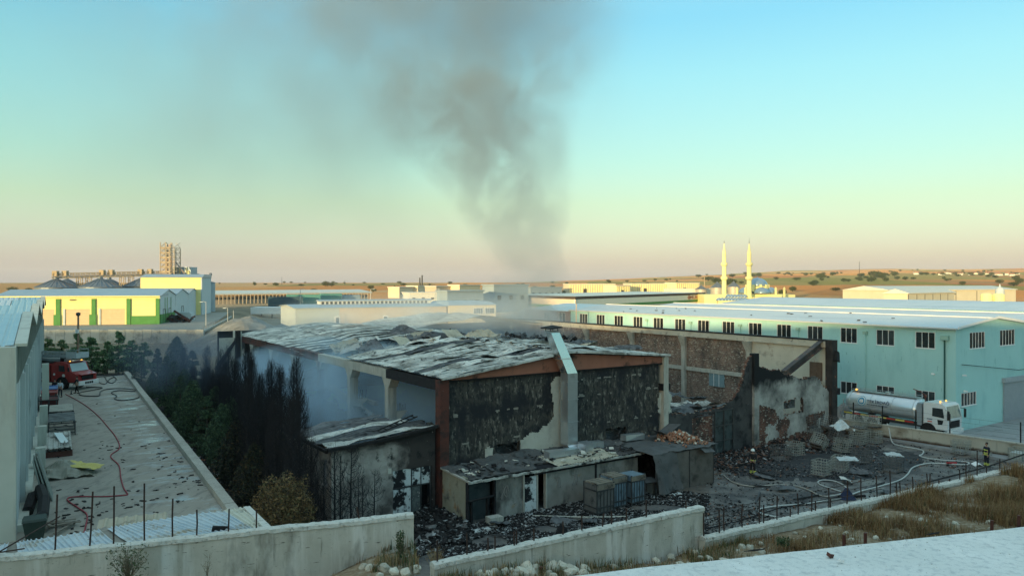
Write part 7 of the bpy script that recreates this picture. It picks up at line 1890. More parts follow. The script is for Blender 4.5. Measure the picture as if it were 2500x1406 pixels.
# grain silos
m_silo = mat('galvanised_silo', (.16,.19,.22), (.22,.25,.27), .4, rough=.45, metal=.35, layers=[((.42,.24,.12), .12, .48, .62), ((.10,.12,.14), .5, .5, .7)])
m_silor = mat('silo_roof', (.12,.15,.18), (.17,.20,.23), .5, rough=.5, metal=.3)
def silo(name, label, px, Y, rpx, y_eave, y_apex, zb, group, m1=m_silo, m2=m_silor):
    c = wr(px, Y); r = rpx/F*Y; ze = -(y_eave-690)/F*Y-zb; za = -(y_apex-690)/F*Y-zb
    t = thing(name, label, 'silo', (c.x, c.y, zb), 0, group)
    MB().lathe([(r,0),(r,ze)], 32, (0,0,0)).build('shell', m1, t)
    mb = MB()
    for q in range(8): mb.lathe([(r+.04,ze*q/8),(r+.09,ze*q/8+.12),(r+.04,ze*q/8+.24)],32)
    mb.build('hoop', m1, t)
    rf = MB().lathe([(r*1.04,ze-.1),(r*1.04,ze+.05),(r*.12,za),(r*.12,za+.7),(.05,za+.8)], 32).build('cone_roof', m2, t)
    mb = MB()
    for q in range(24):
        a = 2*math.pi*q/24; mb.bar((r*1.03*math.cos(a),r*1.03*math.sin(a),ze+.12),(r*.12*math.cos(a),r*.12*math.sin(a),za+.1),.18,.14)
    mb.build('roof_rib', m_silo, rf)
    return t
gS = 'grain silos behind the yellow warehouse'
silo('grain_silo','front grain silo at the far left under the conveyor',137,262,45,702,682,-11.35,gS)
silo('grain_silo','rear grain silo behind the leftmost one',163,285,34,702,682,-11.35,gS)
silo('grain_silo','front grain silo in the middle of the row',245,262,47,701,681,-11.35,gS)
silo('grain_silo','rear grain silo right of the middle one',267,285,38,701,682,-11.35,gS)
silo('grain_silo','front grain silo at right, partly behind the tall yellow hall',349,275,44,699,679,-11.35,gS)
silo('grain_silo','rear grain silo at right behind the hall',364,298,36,698,679,-11.35,gS)
# conveyor gallery
p0 = P(130,668,262); p1 = P(402,662,285); t = thing('conveyor_gallery', 'lattice conveyor gallery running over the silo tops to the elevator tower', 'conveyor', (p0.x,p0.y,-11.35))
O = Vector((p0.x,p0.y,-11.35)); d = p1-p0; mb = MB(); n = 44
m_lat = mat('lattice_tan', (.34,.27,.18), (.42,.34,.23), .5)
for yy in (-.7,.7):
    off_ = Vector((0,yy,0))
    mb.bar(p0-O+off_, p1-O+off_, .25); mb.bar(p0-O+off_-Vector((0,0,1.6)), p1-O+off_-Vector((0,0,1.6)), .3)
    for q in range(n):
        a = p0+d*(q/n)-O+off_; b = p0+d*((q+1)/n)-O+off_
        mb.bar(a, a-Vector((0,0,1.6)), .12); mb.bar(a if q%2 else a-Vector((0,0,1.6)), b-Vector((0,0,1.6)) if q%2 else b, .14)
mb.build('truss', m_lat, t)
mb = MB(); mb.bar(p0-O-Vector((0,0,1.3)), p1-O-Vector((0,0,1.3)), 1.2, .5); mb.build('belt_housing', m_silor, t)
for f_ in (.22,.30,.60,.68,.96):
    a = p0+d*f_-O; mb = MB()
    for x in (-.7,.7):
        for yy in (-.6,.6): mb.bar((a.x+x,a.y+yy,0),(a.x+x,a.y+yy,a.z-1.5),.22)
    for q in range(7): z = (a.z-1.5)*q/7; z2 = (a.z-1.5)*(q+1)/7; mb.bar((a.x-.7,a.y-.6,z),(a.x+.7,a.y-.6,z2),.12)
    mb.build('trestle', m_lat, t)
for f_ in (.02,.1,.42,.5,.77,.86):
    a = p0+d*f_-O; MB().box(a.x-.8,a.y-.8,a.z-.9,a.x+.8,a.y+.8,a.z+.9).build('drive_head', m_lat, t)
# elevator tower
c = wr(416, 285); t = thing('elevator_tower', 'tall lattice grain elevator tower above the silos', 'tower', (c.x,c.y,-11.35))
zt = -(592-690)/F*285+11.35; mb = MB(); w = 2.6
for x in (-w,-.6,.9,w):
    for y in (-w,w): mb.bar((x,y,0),(x,y,zt-(2.2 if x in(.9,w) else 0)),.28)
for q in range(14):
    z = zt*q/14; z2 = zt*(q+1)/14
    for y in (-w,w): mb.bar((-w,y,z),(w,y,z),.16); mb.bar((-w,y,z),(-.6,y,z2),.12); mb.bar((.9,y,z2),(w,y,z),.12)
    for x in (-w,w): mb.bar((x,-w,z),(x,w,z2),.12)
mb.build('lattice', m_lat, t)
mb = MB()
for q in range(9): z = zt*(.35+.6*q/9); mb.box(-w+.2,-w+.2,z,.8,w-.2,z+.15); mb.box(-w+.1,-w+.1,z+.5,w*.3,-w+.2,z+1.2)
mb.build('platform', m_lat, t)
for x in (-1.6,-.1): MB().box(x,-1,0,x+.8,.2,zt-.6).build('elevator_leg', m_silo, t)
MB().tube([(2.0,0,zt*.72),(7.0,0,zt*.48)],.3,6).build('chute', m_silo, t)
c = wr(452, 292); t = thing('grey_bin_house', 'grey-blue box bin beside the elevator tower', 'building', (c.x,c.y,-11.35))
MB().box(-3.6,-3,0,3.4,3,17.3).build('body', m_rf, t); 
for x in (-1.0,1.7): MB().box(x,-3.1,9,x+.45,-3.01,17).build('rib', m_yel, t)
MB().box(1.9,-3.2,12.5,3.0,-3.05,16).build('panel', m_yel, t)
# grey round silo right and pipes
silo('round_tank','blue-grey round tank at the right end of the yellow warehouse',503,300,21,691,686,-13.0,None,m_rf,m_rf)
c = wr(482,290); t = thing('pipe_stack','thin pipes and cyclones over the grey gable walls','pipes',(c.x,c.y,-11.35)); mb = MB()
for x,h_ in ((-1.5,12),(.2,13.2),(2.2,12.2),(5.0,13.5)): mb.tube([(x,0,0),(x,0,h_)],.22,6); mb.lathe([(.2,0),(.6,.8),(.6,1.4),(.2,1.6)],8,(x,0,h_))
mb.tube([(-1.5,0,12),(5,0,9.5)],.2,6); mb.build('pipe', m_silor, t)
# apron and bank wall in front of the yellow warehouse
mb = MB(); a, b, c_, d_ = PZ(60,809,-11.33), PZ(498,809,-11.33), PZ(560,762,-11.33), PZ(60,762,-11.33)
mb.hexa([v-Vector((0,0,.2)) for v in (a,b,c_,d_)],[a,b,c_,d_]); tag(mb.build('warehouse_apron', mat('apron_concrete', (.25,.24,.21), (.31,.30,.26), .08, bump=.1)), kind='structure')
a = wr(30,175.2); b = wr(497,175.4); L = (b-a).length; t = frame('bank_wall','long pale concrete bank wall below the yellow warehouse apron','wall',a,math.atan2(b.y-a.y,b.x-a.x),-14.3)
mb = MB(); m_bank = mat('bank_concrete', (.40,.42,.39), (.48,.49,.45), .2, layers=[((.16,.155,.13), .4, .5, .7), ((.45,.43,.35), .3, .6, .8, (1,1,3))])
for q in range(22): MB().box(L*q/22,0,0,L*(q+1)/22-.06,.4,3.35+.1*(q%2)).build('wall_panel', m_bank, t)
a = wr(498,175.8); b = wr(566,252); L = (b-a).length; t = frame('bank_wall','receding grey bank wall turning away at the end of the pale one','wall',a,math.atan2(b.y-a.y,b.x-a.x),-14.3)
for q in range(14): MB().box(L*q/14,0,0,L*(q+1)/14-.06,.4,3.2).build('wall_panel', m_bank, t)
mb = MB(); mb.bar((0,.2,4.0),(L,.2,4.0),.06)
for q in range(15): mb.bar((L*q/14,.2,3.2),(L*q/14,.2,4.0),.06)
mb.build('railing', m_steel, t)
# earth mound right of it
m_earth = mat('grey_earth', (.17,.17,.155), (.24,.235,.21), .15, bump=.5, bscale=1.5, bdist=.2, layers=[((.30,.30,.28), .3, .5, .7), ((.09,.09,.085), .5, .55, .7)])
c = wr(602,168); o = heap('earth_mound', 0,0, 15, 30, 6.6, m_earth, None, n=40, rough_=.07); o.location = (c.x, c.y, -14.2); o.rotation_euler = (0,0,R(25)); tag(o, kind='structure')
c = wr(678,175); o = heap('earth_mound', 0,0, 14, 16, 4.4, m_earth, None, n=30, rough_=.07); o.location = (c.x, c.y, -14.2); tag(o, kind='structure')
# scrap by the yellow warehouse
c = PZ(425,786,-11.3); t = thing('scrap_heap','dark red rusty scrap heap beside the pale gable walls','scrap',c); mb = MB()
for i in range(60): mb.obox((rnd(-4,5),rnd(-2,4),rnd(.1,1.4)),(rnd(.4,3),rnd(.2,1),rnd(.1,.5)),Euler((rnd(-.6,.6),rnd(-.6,.6),rnd(0,3))).to_matrix(),i%2)
mb.bar((0,0,3.2),(4.6,0,.4),.5); tag(mb.build('scrap', [m_rust,m_steel], t), kind='stuff')
c = PZ(455,781,-11.3); tag(MB().obox((0,0,1),(4,3,2.0)).obox((0,0,2.2),(3.0,2.6,.5)).build('white_cabin', m_pale, loc=c), 'small white cabin beside the rusty scrap heap', 'cabin')
# lamp posts and poles
def pole(name, label, px, ytop, Y, zb, r, m_, arm=None, cross=0):
    c = wr(px,Y); t = thing(name,label,'pole',(c.x,c.y,zb)); h_ = -(ytop-690)/F*Y-zb
    MB().tube([(0,0,0),(0,0,h_)],[r,r*.7],8).build('shaft', m_, t)
    if arm: MB().tube([(0,0,h_-.1),(arm*.5,0,h_+.1),(arm,0,h_)],r*.5,6).build('arm', m_, t); MB().obox((arm,0,h_-.02),(.7,.3,.15)).build('lamp', m_pale, t)
    if cross:
        mb = MB()
        for q in range(cross): mb.bar((-.9,0,h_-.3-q*.7),(.9,0,h_-.3-q*.7),.12)
        for x in (-.8,-.3,.3,.8): mb.bar((x,0,h_-.3),(x,0,h_),.08)
        mb.build('crossarm', m_, t)
    return t
m_gp = mat('grey_pole', (.45,.47,.46), (.38,.4,.4), 1)
t = pole('utility_pole','brown concrete utility pole behind the fire engine',191,768,100,-12.4,.17,mat('pole_brown', (.33,.22,.15), (.26,.17,.12), 1)); 
MB().lathe([(.12,0),(.28,.1),(.28,.4),(.1,.5)],8,(0,0,8.0)).build('pole_cap', m_steel, t); MB().obox((0,-.25,6.0),(.35,.3,.5)).build('box', m_white, t)
pole('lamp_post','white street lamp at the corner of the bank wall, left of the mound',503,737,190,-11.3,.10,m_gp,-1.2)
pole('lamp_post','white street lamp before the earth mound',556,752,185,-13,.10,m_gp,-.8)
pole('lamp_post','thin grey post between the two mound lamps and the burnt wall',570,758,175,-13,.08,m_gp)
pole('flue_pipe','thin pale flue pipe rising before the brown office',1407,741,110,-13.8,.12,mat('flue', (.55,.45,.36), (.5,.42,.36), 1))
pole('utility_pole','grey utility pole with crossarms in the smoke right of the plume',1322,748,170,-14,.15,m_gp,None,2)
pole('utility_pole','thin distant mast far out on the orange fields',2098,638,1500,12,.5,m_steel)
for px in (733,905,1063): pole('floodlight_mast','white floodlight mast by the long arcaded shed, at pixel column %s'%'x' if False else {733:'white floodlight mast before the teal trailers',905:'white floodlight mast at the right end of the arcaded shed',1063:'thin white mast above the beige factory'}[px],px,706,330,-14,.16,m_gp,1.5)
# long arcaded shed
m_pink = mat('pinkish_wall', (.44,.37,.29), (.50,.42,.33), .2); m_wr = mat('white_roof', (.62,.60,.52), (.68,.66,.58), .3)
a = wr(525,395); b = wr(905,470); L = (b-a).length; t = frame('arcaded_shed','long pinkish shed with white roof and columns in the distance left of centre','shed',a,math.atan2(b.y-a.y,b.x-a.x),-14)
MB().box(0,3,0,L,20,6.6).build('wall', m_pink, t); MB().hexa([(-1,0,7.6),(L+1,0,7.6),(L+1,24,7.6),(-1,24,7.6)],[(-1,0,8.2),(L+1,0,8.2),(L+1,12,9.8),(-1,12,9.8)]).build('roof', m_wr, t)
for q in range(0,46): MB().box(L*q/45-.15,0,0,L*q/45+.15,.3,7.6).build('column', m_pink, t)
mb = MB()
for q in range(90): mb.box(L*q/90+.2,2.9,5.0,L*q/90+.9,2.99,6.2)
mb.build('clerestory', m_steel, t)
m_trl = mat('teal_trailer', (.08,.24,.22), (.11,.29,.27), .5)
for (x0,x1,Y,y0,y1,lb,mm) in ((655,740,375,741,725,'dark blue low trailer left of the teal trailers',mat('navy_box',(.05,.10,.13))),(700,782,385,738,719,'long teal trailer before the arcaded shed',m_trl),(784,835,400,735,717,'shorter bright teal trailer right of the long one',m_trl),(838,880,410,733,720,'grey-blue trailer at the right end of the trailer row',m_rf)):
    a = wr(x0,Y); b = wr(x1,Y+6); L = (b-a).length; t = frame('trailer',lb,'trailer',a,math.atan2(b.y-a.y,b.x-a.x),-14,'parked trailers by the arcaded shed'); h_ = -(y1-690)/F*Y+14
    MB().box(0,0,1.2,L,3,h_).build('box_body', mm, t); mb = MB()
    for q in range(4): mb.lathe([(.5,0),(.5,.3)],10,(1.5+(L-3)*q/3,0,.5),0,'y')
    mb.build('wheels', m_rub, t)
a = wr(612,300); b = wr(716,300); L = (b-a).length; t = frame('white_canopy','low white flat canopy on posts left of the beige factory','canopy',a,0,-14)
MB().box(0,0,1.6,L,8,4.2).build('roof_band', m_white, t); 
for q in range(5): MB().box(L*q/4-.2,0,0,L*q/4+.2,.4,1.6).build('post', m_steel, t)
# beige factory with ridge lights
m_bei = mat('beige_render', (.50,.42,.31), (.55,.46,.35), .3); m_blg = mat('bluegrey_render', (.36,.42,.43), (.40,.46,.47), .3); m_crm = mat('cream_render', (.60,.52,.36), (.66,.58,.41), .3)
a = wr(722,215); b = wr(1090,235); dvv = (b-a).normalized(); L = (b-a).length; rz_ = math.atan2(dvv.y,dvv.x); Lb = (wr(828,0.0001)-a).length
t = frame('beige_factory','beige factory with a long row of ridge skylights behind the burnt building','factory',a,rz_,-14)
xb = next(x for x in np.arange(0,L,.2) if 1250+F*(a.x+dvv.x*x)/(a.y+dvv.y*x) > 828)
hz0 = 6.6
MB().box(0,0,0,xb-.02,.4,hz0).build('bluegrey_wall', m_blg, t); MB().box(xb,0,0,L,.4,hz0).build('beige_wall', m_bei, t); MB().box(-.0,.41,0,.4,26,hz0).build('side_wall', m_blg, t); MB().box(.5,25.6,0,L,26,hz0).build('rear_wall', m_bei, t)
fixn(MB().prism([(-.5,hz0+.02),(13,hz0+.7),(26.5,hz0+.02),(26.5,hz0+.2),(13,hz0+.9),(-.5,hz0+.2)], -.5, L+.5, 'yz').build('roof', m_rf, t))
fixn(MB().prism([(.41,hz0+.01),(25.9,hz0+.01),(13,hz0+.68)], .02, .3, 'yz').build('gable', m_blg, t))
mo = MB().box(9,11.2,hz0+.4,L-1,14.8,hz0+1.75).build('ridge_monitor', mat('monitor_white', (.55,.58,.55), (.6,.62,.6), 1), t)
MB().hexa([(8.6,10.9,hz0+1.76),(L-.6,10.9,hz0+1.76),(L-.6,15.1,hz0+1.76),(8.6,15.1,hz0+1.76)],[(8.6,10.9,hz0+1.86),(L-.6,10.9,hz0+1.86),(L-.6,13,hz0+2.2),(8.6,13,hz0+2.2)]).build('monitor_roof', m_rf, t)
nw = 26
for q in range(nw): x = 9.6+(L-11.4)*q/nw; MB().box(x,11.1,hz0+.85,x+(L-11.4)/nw*.55,11.19,hz0+1.6).build('monitor_window', m_glass, t)
for px_, in ((822,),(940,),(1060,)):
    x = next(x for x in np.arange(0,L,.2) if 1250+F*(a.x+dvv.x*x)/(a.y+dvv.y*x) > px_)
    f_ = MB().box(x-.8,-.12,1.6,x+.8,-.01,4.2).build('window_frame', m_white, t); MB().box(x-.5,-.16,1.9,x+.5,-.125,3.9).build('pane', m_glass, f_)
a2 = b; Lc = 16; t = frame('cream_office','cream office end with grey roof and two dark windows beside the beige factory','building',a2+dvv*.6,rz_,-14)
MB().box(0,-.6,0,Lc,18,6.9).build('wall', m_crm, t); MB().hexa([(-.4,-1,6.92),(Lc+.4,-1,6.92),(Lc+.4,18,6.92),(-.4,18,6.92)],[(1,2,8.0),(Lc-1,2,8.0),(Lc-1,16,8.0),(1,16,8.0)]).build('roof', m_rf, t)
for x in (8.2,12.2):
    f_ = MB().box(x,-.72,4.2,x+3.2,-.61,6.0).build('window', m_white, t)
    for q in range(4): MB().box(x+.12+q*.77,-.75,4.3,x+.74+q*.77,-.725,5.9).build('pane', m_glass, f_)
for (px0,px1,Y,y0,y1,lb,mm) in ((1092,1180,330,745,712,'pink-grey low hall behind the cream office',m_rf),(975,1015,620,716,702,'cream block far behind the beige factory, leftmost',m_crm),(1020,1062,640,716,699,'orange-cream far block with grey bands',m_crm),(1065,1120,600,716,700,'striped grey and cream far block',m_pink),(1122,1172,610,714,697,'far cream block left of the smoke',m_crm),(1000,1200,480,728,716,'long low cream roof below the far blocks',m_wr),(1206,1290,360,760,697,'tall dim grey block at the foot of the smoke plume',m_rf),(1295,1372,600,716,703,'dim grey block right of the plume foot',m_rf)):
    a = wr(px0,Y); b = wr(px1,Y*1.04); L = (b-a).length; h_ = -(y1-690)/F*Y+14; t = frame('distant_building',lb,'building',a,math.atan2(b.y-a.y,b.x-a.x),-14,'distant industrial blocks')
    MB().box(0,0,0,L,L*.4,h_).build('wall', mm, t); MB().box(-.5,-.5,h_+.01,L+.5,L*.4+.5,h_+.6).build('roof', m_wr if mm is not m_rf else m_rf, t)
    n = max(3,int(L/6))
    for q in range(n): MB().box(L*q/n+L/n*.3,-.15,h_*.45,L*q/n+L/n*.6,-.02,h_*.62).build('window', m_steel, t)
for px,yt,lb in ((1025,678,'left one of two thin far chimneys'),(1030.5,672,'right, taller one of two thin far chimneys')): pole('chimney',lb,px,yt,900,-10,1.1,m_steel)
for px,yt,lb in ((688,676,'thin far pylon on the green hill skyline'),(842,684,'small far mast right of the green hill')): pole('mast',lb,px,yt,1300,-4,.35,m_steel)
# white hall with green stripe and name
a = wr(1404,345); b = wr(1722,485); c = wr(1226,402); L = (b-a).length
t = frame('white_hall','long white hall with dark roof band, green stripe and red-brown lettering','factory',a,math.atan2(b.y-a.y,b.x-a.x),-14); hh = 7.7
m_wh = mat('hall_white', (.72,.69,.56), (.76,.73,.60), .3); m_band = mat('roof_band_brown', (.07,.055,.045))
MB().box(0,0,0,L,.5,hh-1.3).build('right_wall', m_wh, t); MB().box(0,-.12,hh-1.29,L,.5,hh).build('roof_band', m_band, t); MB().box(0,-.15,2.2,L,-.02,3.5).build('green_stripe', m_grn, t)
rr = math.atan2(b.y-a.y,b.x-a.x); cl_ = Matrix.Rotation(-rr,2)@(c-a); L2 = cl_.length; ang = math.atan2(cl_.y,cl_.x)
s2 = MB().box(0,-.5,0,L2,0,hh-1.3).build('left_wall', mat('hall_pink', (.60,.52,.42), (.64,.56,.46), .3), t, rot=(0,0,ang)); MB().box(0,0.0,hh-1.29,L2,.12,hh).build('roof_band', m_band, t, rot=(0,0,ang)); MB().box(0,.01,2.2,L2,.15,3.5).build('green_stripe', m_grn, t, rot=(0,0,ang))
e1 = Vector((L,0,hh)); e2 = Vector((cl_.x,cl_.y,hh)); mid = (e1+e2)/2
MB().add([(0,0,hh+.01),e1,(e1.x+e2.x,e1.y+e2.y,hh),e2,(mid.x,mid.y,hh+.5)],[(0,1,4),(1,2,4),(2,3,4),(3,0,4)]).build('roof', mat('hall_roof', (.68,.66,.56), (.72,.70,.60), .1), t)
M = Matrix.Translation((L*.842, -.2, 3.95)) @ Matrix.Rotation(math.pi/2,4,'X'); m_let = mat('letter_brown', (.30,.10,.05)); o = textmesh('MUREL', 3.1, m_let, t, M, .04); o.scale = (1.9,1,1)
lx = L*.83; mb = MB()
for r0, r1 in ((1.0,1.35),): 
    for (x0,z0,x1,z1) in ((0,r1,r1,0),(r1,0,0,-r1),(0,-r1,-r1,0),(-r1,0,0,r1)): mb.bar((lx+x0*1.5,-.2,5.1+z0),(lx+x1*1.5,-.2,5.1+z1),.1,.35)
mb.box(lx-.7,-.25,4.7,lx+.7,-.18,5.5); mb.build('diamond_logo', m_let, t)
# mosque
m_mina = mat('minaret_cream', (.82,.74,.34), (.85,.78,.38), .5, rough=.8); m_dome = mat('lead_dome', (.26,.36,.44), (.33,.43,.50), .2, rough=.28, metal=.5)
t = frame('mosque','mosque with blue-grey domes and two tall cream minarets','mosque',wr(1858,455),R(0),-14)
Ox = wr(1858,455)
def mpx(px, Y=455): q = wr(px,Y); return q.x-Ox.x, q.y-Ox.y
for px, Y, yt in ((1768,470,587),(1829,440,580)):
    x, y = mpx(px, Y); zt = -(yt-690)/F*Y+14; f = lambda yy: -(yy-690)/F*Y+14
    m_ = MB().lathe([(1.75,0),(1.75,f(726)),(1.45,f(722)),(1.4,f(684)),(2.15,f(681)),(2.15,f(676)),(1.35,f(675)),(1.3,f(650)),(2.0,f(647)),(2.0,f(642)),(1.2,f(641)),(1.1,f(622)),(1.25,f(621)),(.12,f(594))],16,(x,y,0)).build('minaret', m_mina, t)
    MB().lathe([(.10,f(594)),(.28,f(592)),(.08,f(590)),(.05,zt)],8,(x,y,0)).build('finial', m_steel, m_)
x, y = mpx(1849); r = 25/F*455; f = lambda yy: -(yy-690)/F*455+14
MB().lathe([(r*.98,f(712)),(r*.98,f(700)),(r*1.05,f(699.5)),(r*1.05,f(698.5))],24,(x,y,0)).build('drum', m_mina, t)
for q in range(10): 
    a = 2*math.pi*q/10+.3; MB().obox((x+r*math.cos(a),y+r*math.sin(a),f(703)),(1.4,1.4,4.2),Matrix.Rotation(a,3,'Z')).build('drum_turret', m_mina, t)
MB().lathe([(r*math.cos(q*math.pi/16), f(698.5)+r*.80*math.sin(q*math.pi/16)) for q in range(8)]+[(.2,f(698.5)+r*.82),(.1,f(680)+1.2)],28,(x,y,0)).build('dome', m_dome, t, smooth=True)
for (dx,dy) in ((-7,0),(7,0),(0,-7),(0,7)):
    xx, yy = x+dx, y+dy-1; rr_ = 4.6
    MB().lathe([(rr_*math.cos(q*math.pi/16), f(716)+rr_*.8*math.sin(q*math.pi/16)) for q in range(9)],20,(xx,yy,0)).build('half_dome', m_dome, t, smooth=True)
for dx in (-14,-9,9,14): MB().lathe([(.7,0),(.7,f(706)),(.9,f(705)),(.1,f(700))],8,(x+dx,y-6,0)).build('turret', m_mina, t)
MB().box(x-12,y-8,0,x+12,y+10,f(718)).build('prayer_hall', m_mina, t)
x0, _ = mpx(1722); x1, _ = mpx(1920); MB().box(x0,y+2,0,x1+6,y+20,f(715)-1).build('courtyard_block', m_mina, t)
x2, _ = mpx(1843,435); x3, _ = mpx(1898,435); MB().box(x2,-20,0,x3,-8,f(722)-.5).build('front_block', m_mina, t)
for q in range(5): xx = x2+1+(x3-x2-2)*q/5; MB().box(xx+.8,-20.15,f(733),xx+1.3,-20.02,f(727)).build('window', m_steel, t)
for row, (pa, pb, yv, Yd) in enumerate(((1752,1822,731,430),(1775,1822,723,440))):
    for q in range(9 if row==0 else 6):
        xx, yy = mpx(pa+(pb-pa)*q/(9 if row==0 else 6)+4, Yd); zz = -(yv+3-690)/F*Yd+14
        MB().lathe([(2.0*math.cos(k_*math.pi/12), zz+1.7*math.sin(k_*math.pi/12)) for k_ in range(6)]+[(.1,zz+1.8)],12,(xx,yy,0)).build('small_dome', m_dome, t, smooth=True)
    xx0, yy0 = mpx(pa,Yd); xx1, _ = mpx(pb,Yd); zz = -(yv+3-690)/F*Yd+14; MB().box(xx0,yy0-1.8,0,xx1,yy0+2,zz).build('arcade', m_mina, t)
# cream comb-fronted blocks, small silos right
for (px0,px1,Y,y0,y1,lb) in ((1390,1502,640,712,694,'long ribbed cream block far right of the plume, left one'),(1540,1640,650,711,693,'ribbed cream block in the middle distance, middle one'),(1650,1708,650,711,691,'ribbed cream block nearest the small silos'),(1505,1540,620,713,698,'low pale block between two ribbed cream blocks'),(1640,1790,560,716,706,'low white shed before the small silos')):
    a = wr(px0,Y); b = wr(px1,Y*1.02); L = (b-a).length; h_ = -(y1-690)/F*Y+14; t = frame('ribbed_block',lb,'building',a,math.atan2(b.y-a.y,b.x-a.x),-14,'ribbed cream blocks in the distance')
    MB().box(0,0,0,L,14,h_).build('wall', m_crm if 'ribbed' in lb else m_wh, t); MB().box(-.3,-.3,h_+.01,L+.3,14.3,h_+.5).build('roof', m_wr, t)
    if 'ribbed' in lb[:20] or 'ribbed' in lb:
        for q in range(int(L/2.2)): MB().box(q*2.2+.4,-.5,0,q*2.2+1.0,-.02,h_-.3).build('rib', m_mina, t)
        MB().box(L*.3,-.6,h_*.35,L*.3+3,-.51,h_*.7).build('window', m_steel, t)
gs2 = 'small grain silos left of the minarets'
silo('small_silo','small far silo leftmost of the group near the minarets',1712,560,14,706,698,-12,gs2,mat('pale_silo',(.40,.38,.32),(.46,.43,.36),.3,rough=.5,metal=.2),m_silor)
silo('small_silo','small far silo just left of the left minaret',1751,545,16,702,690,-12,gs2,mat('pale_silo',None),m_silor)
silo('small_silo','small far silo between the two minarets',1791,545,15,700,689,-12,gs2,mat('pale_silo',None),m_silor)
pole('elevator_mast','thin lattice mast among the small far silos',1720,676,560,-12,.4,m_lat)
# right sheds
for (px0,px1,Y,y0,y1,dp,lb) in ((2168,2480,345,740,709,26,'wide cream shed with pale roof beyond the teal hall at right'),(2216,2330,318,742,717,10,'lower lean-to with white roof before the wide cream shed')):
    a = wr(px0,Y); b = wr(px1,Y*1.10); L = (b-a).length; h_ = -(y1-690)/F*Y+14; t = frame('cream_shed',lb,'shed',a,math.atan2(b.y-a.y,b.x-a.x),-14,None)
    MB().box(0,0,0,L,dp,h_).build('wall', mat('shed_cream', (.58,.52,.38), (.63,.57,.42), .3), t); MB().hexa([(-.6,-.6,h_+.01),(L+.6,-.6,h_+.01),(L+.6,dp+.6,h_+.01),(-.6,dp+.6,h_+.01)],[(-.6,-.6,h_+.3),(L+.6,-.6,h_+.3),(L+.6,dp*.5,h_+2.0),(-.6,dp*.5,h_+2.0)]).build('roof', m_wr, t)
    for q in range(6): MB().box(L*q/6+.5,-.1,.5,L*q/6+.8,-.02,h_-.4).build('post', m_steel, t)
for px,lb in ((2408,'left one of two yellow hopper tanks on legs'),(2438,'right one of two yellow hopper tanks on legs')):
    c = wr(px,262); t = thing('hopper_tank',lb,'tank',(c.x,c.y,-14),0,'yellow hopper tanks'); zt = -(716-690)/F*262+14
    MB().lathe([(.4,zt-5.2),(1.9,zt-3.4),(1.9,zt-.5),(1.2,zt)],14).build('hopper', m_mina, t); mb = MB()
    for x in (-1.4,1.4):
        for y in (-1.2,1.2): mb.bar((x,y,0),(x,y,zt-3),.2)
    mb.build('legs', m_lat, t)
c = wr(2441,300); t = thing('white_turret','small white domed tower behind the yellow tanks','tower',(c.x,c.y,-14)); zt = -(700-690)/F*300+14
MB().lathe([(1.6,0),(1.6,zt-1.6),(1.3,zt-.6),(.4,zt),(.05,zt+1.2)],12).build('turret', m_pale, t)
# far trees, hedges
m_ft = [mat('far_leaf_a', (.045,.07,.03), (.06,.085,.035), .3), mat('far_leaf_b', (.07,.09,.04), (.09,.11,.05), .3)]
FT = []
for i in range(4):
    t = thing('field_tree','x','tree')
    def fp(i=i):
        v = np.random.randn(3); v /= np.linalg.norm(v); r_ = random.random()**.33*(1+.4*nz(v[0]*2+i*7,v[1]*2,v[2]*2)); return (v[0]*r_*1.1, v[1]*r_*1.1, 1.15+v[2]*r_*.85)
    leafcloud('crown', 700, fp, .10, m_ft, [.6,.4], parent=t); MB().tube([(0,0,-.5),(0,0,1.0)],[.1,.07],6).build('trunk', m_bark, t); FT.append(t); KIDS[t.name] = list(t.children)
spots = [(965,692,700,9),(795,688,1200,9),(810,689,1200,7),(622,692,1300,5),(675,692,1300,4),(735,690,1250,5),(905,693,1000,6),(1305,697,900,7),(1372,696,650,7),(2135,676,1500,17),(2150,676,1500,12),(2060,690,1100,6),(1990,686,1000,6),(1985,692,900,7),(1945,680,1400,7),(2190,682,1300,7),(2210,686,1250,6),(2230,680,1350,5),(2250,668,1900,10),(2262,670,1850,9),(2300,668,1950,9),(2330,668,1900,9),(2370,672,1700,9),(2395,672,1700,8),(2430,676,1400,8),(2440,690,1000,7),(2480,676,1200,10),(2490,690,1000,9),(2475,700,850,7),(2350,694,900,5),(1895,675,1500,7),(1790,682,1100,7),(1775,686,1000,6),(1840,684,1100,6),(1810,685,1100,6),(1610,691,1000,5),(1660,690,1000,5),(30,697,900,6),(70,697,900,5),(2100,684,1250,5),(2120,688,1150,5),(2040,700,700,4),(1910,697,600,5),(1935,694,700,5)]
for i in range(90):
    px = rnd(1700,2500); Y = rnd(1100,3400); spots.append((px, None, Y, rnd(4,11)))
for i in range(40):
    px = rnd(520,1700); Y = rnd(800,1800); spots.append((px, None, Y, rnd(3,6)))
for i, (px, py, Y, s_) in enumerate(spots):
    q = wr(px,Y); z = Hf(q.x,q.y); src = FT[i%4]; s_ = s_*.5
    lb = 'dark round tree far out on the fields' if px > 1700 else 'small dark tree on the far left or central skyline'
    if i < 4: src.location = (q.x,q.y,z); src.scale = (s_*1.3,s_*1.3,s_); src['label'] = lb; src['group'] = 'far field trees'
    else: dup(src, (q.x,q.y,z), rnd(0,6), lb, 'far field trees', (s_*rnd(1,2.2),s_*1.3,s_*rnd(.7,1)))
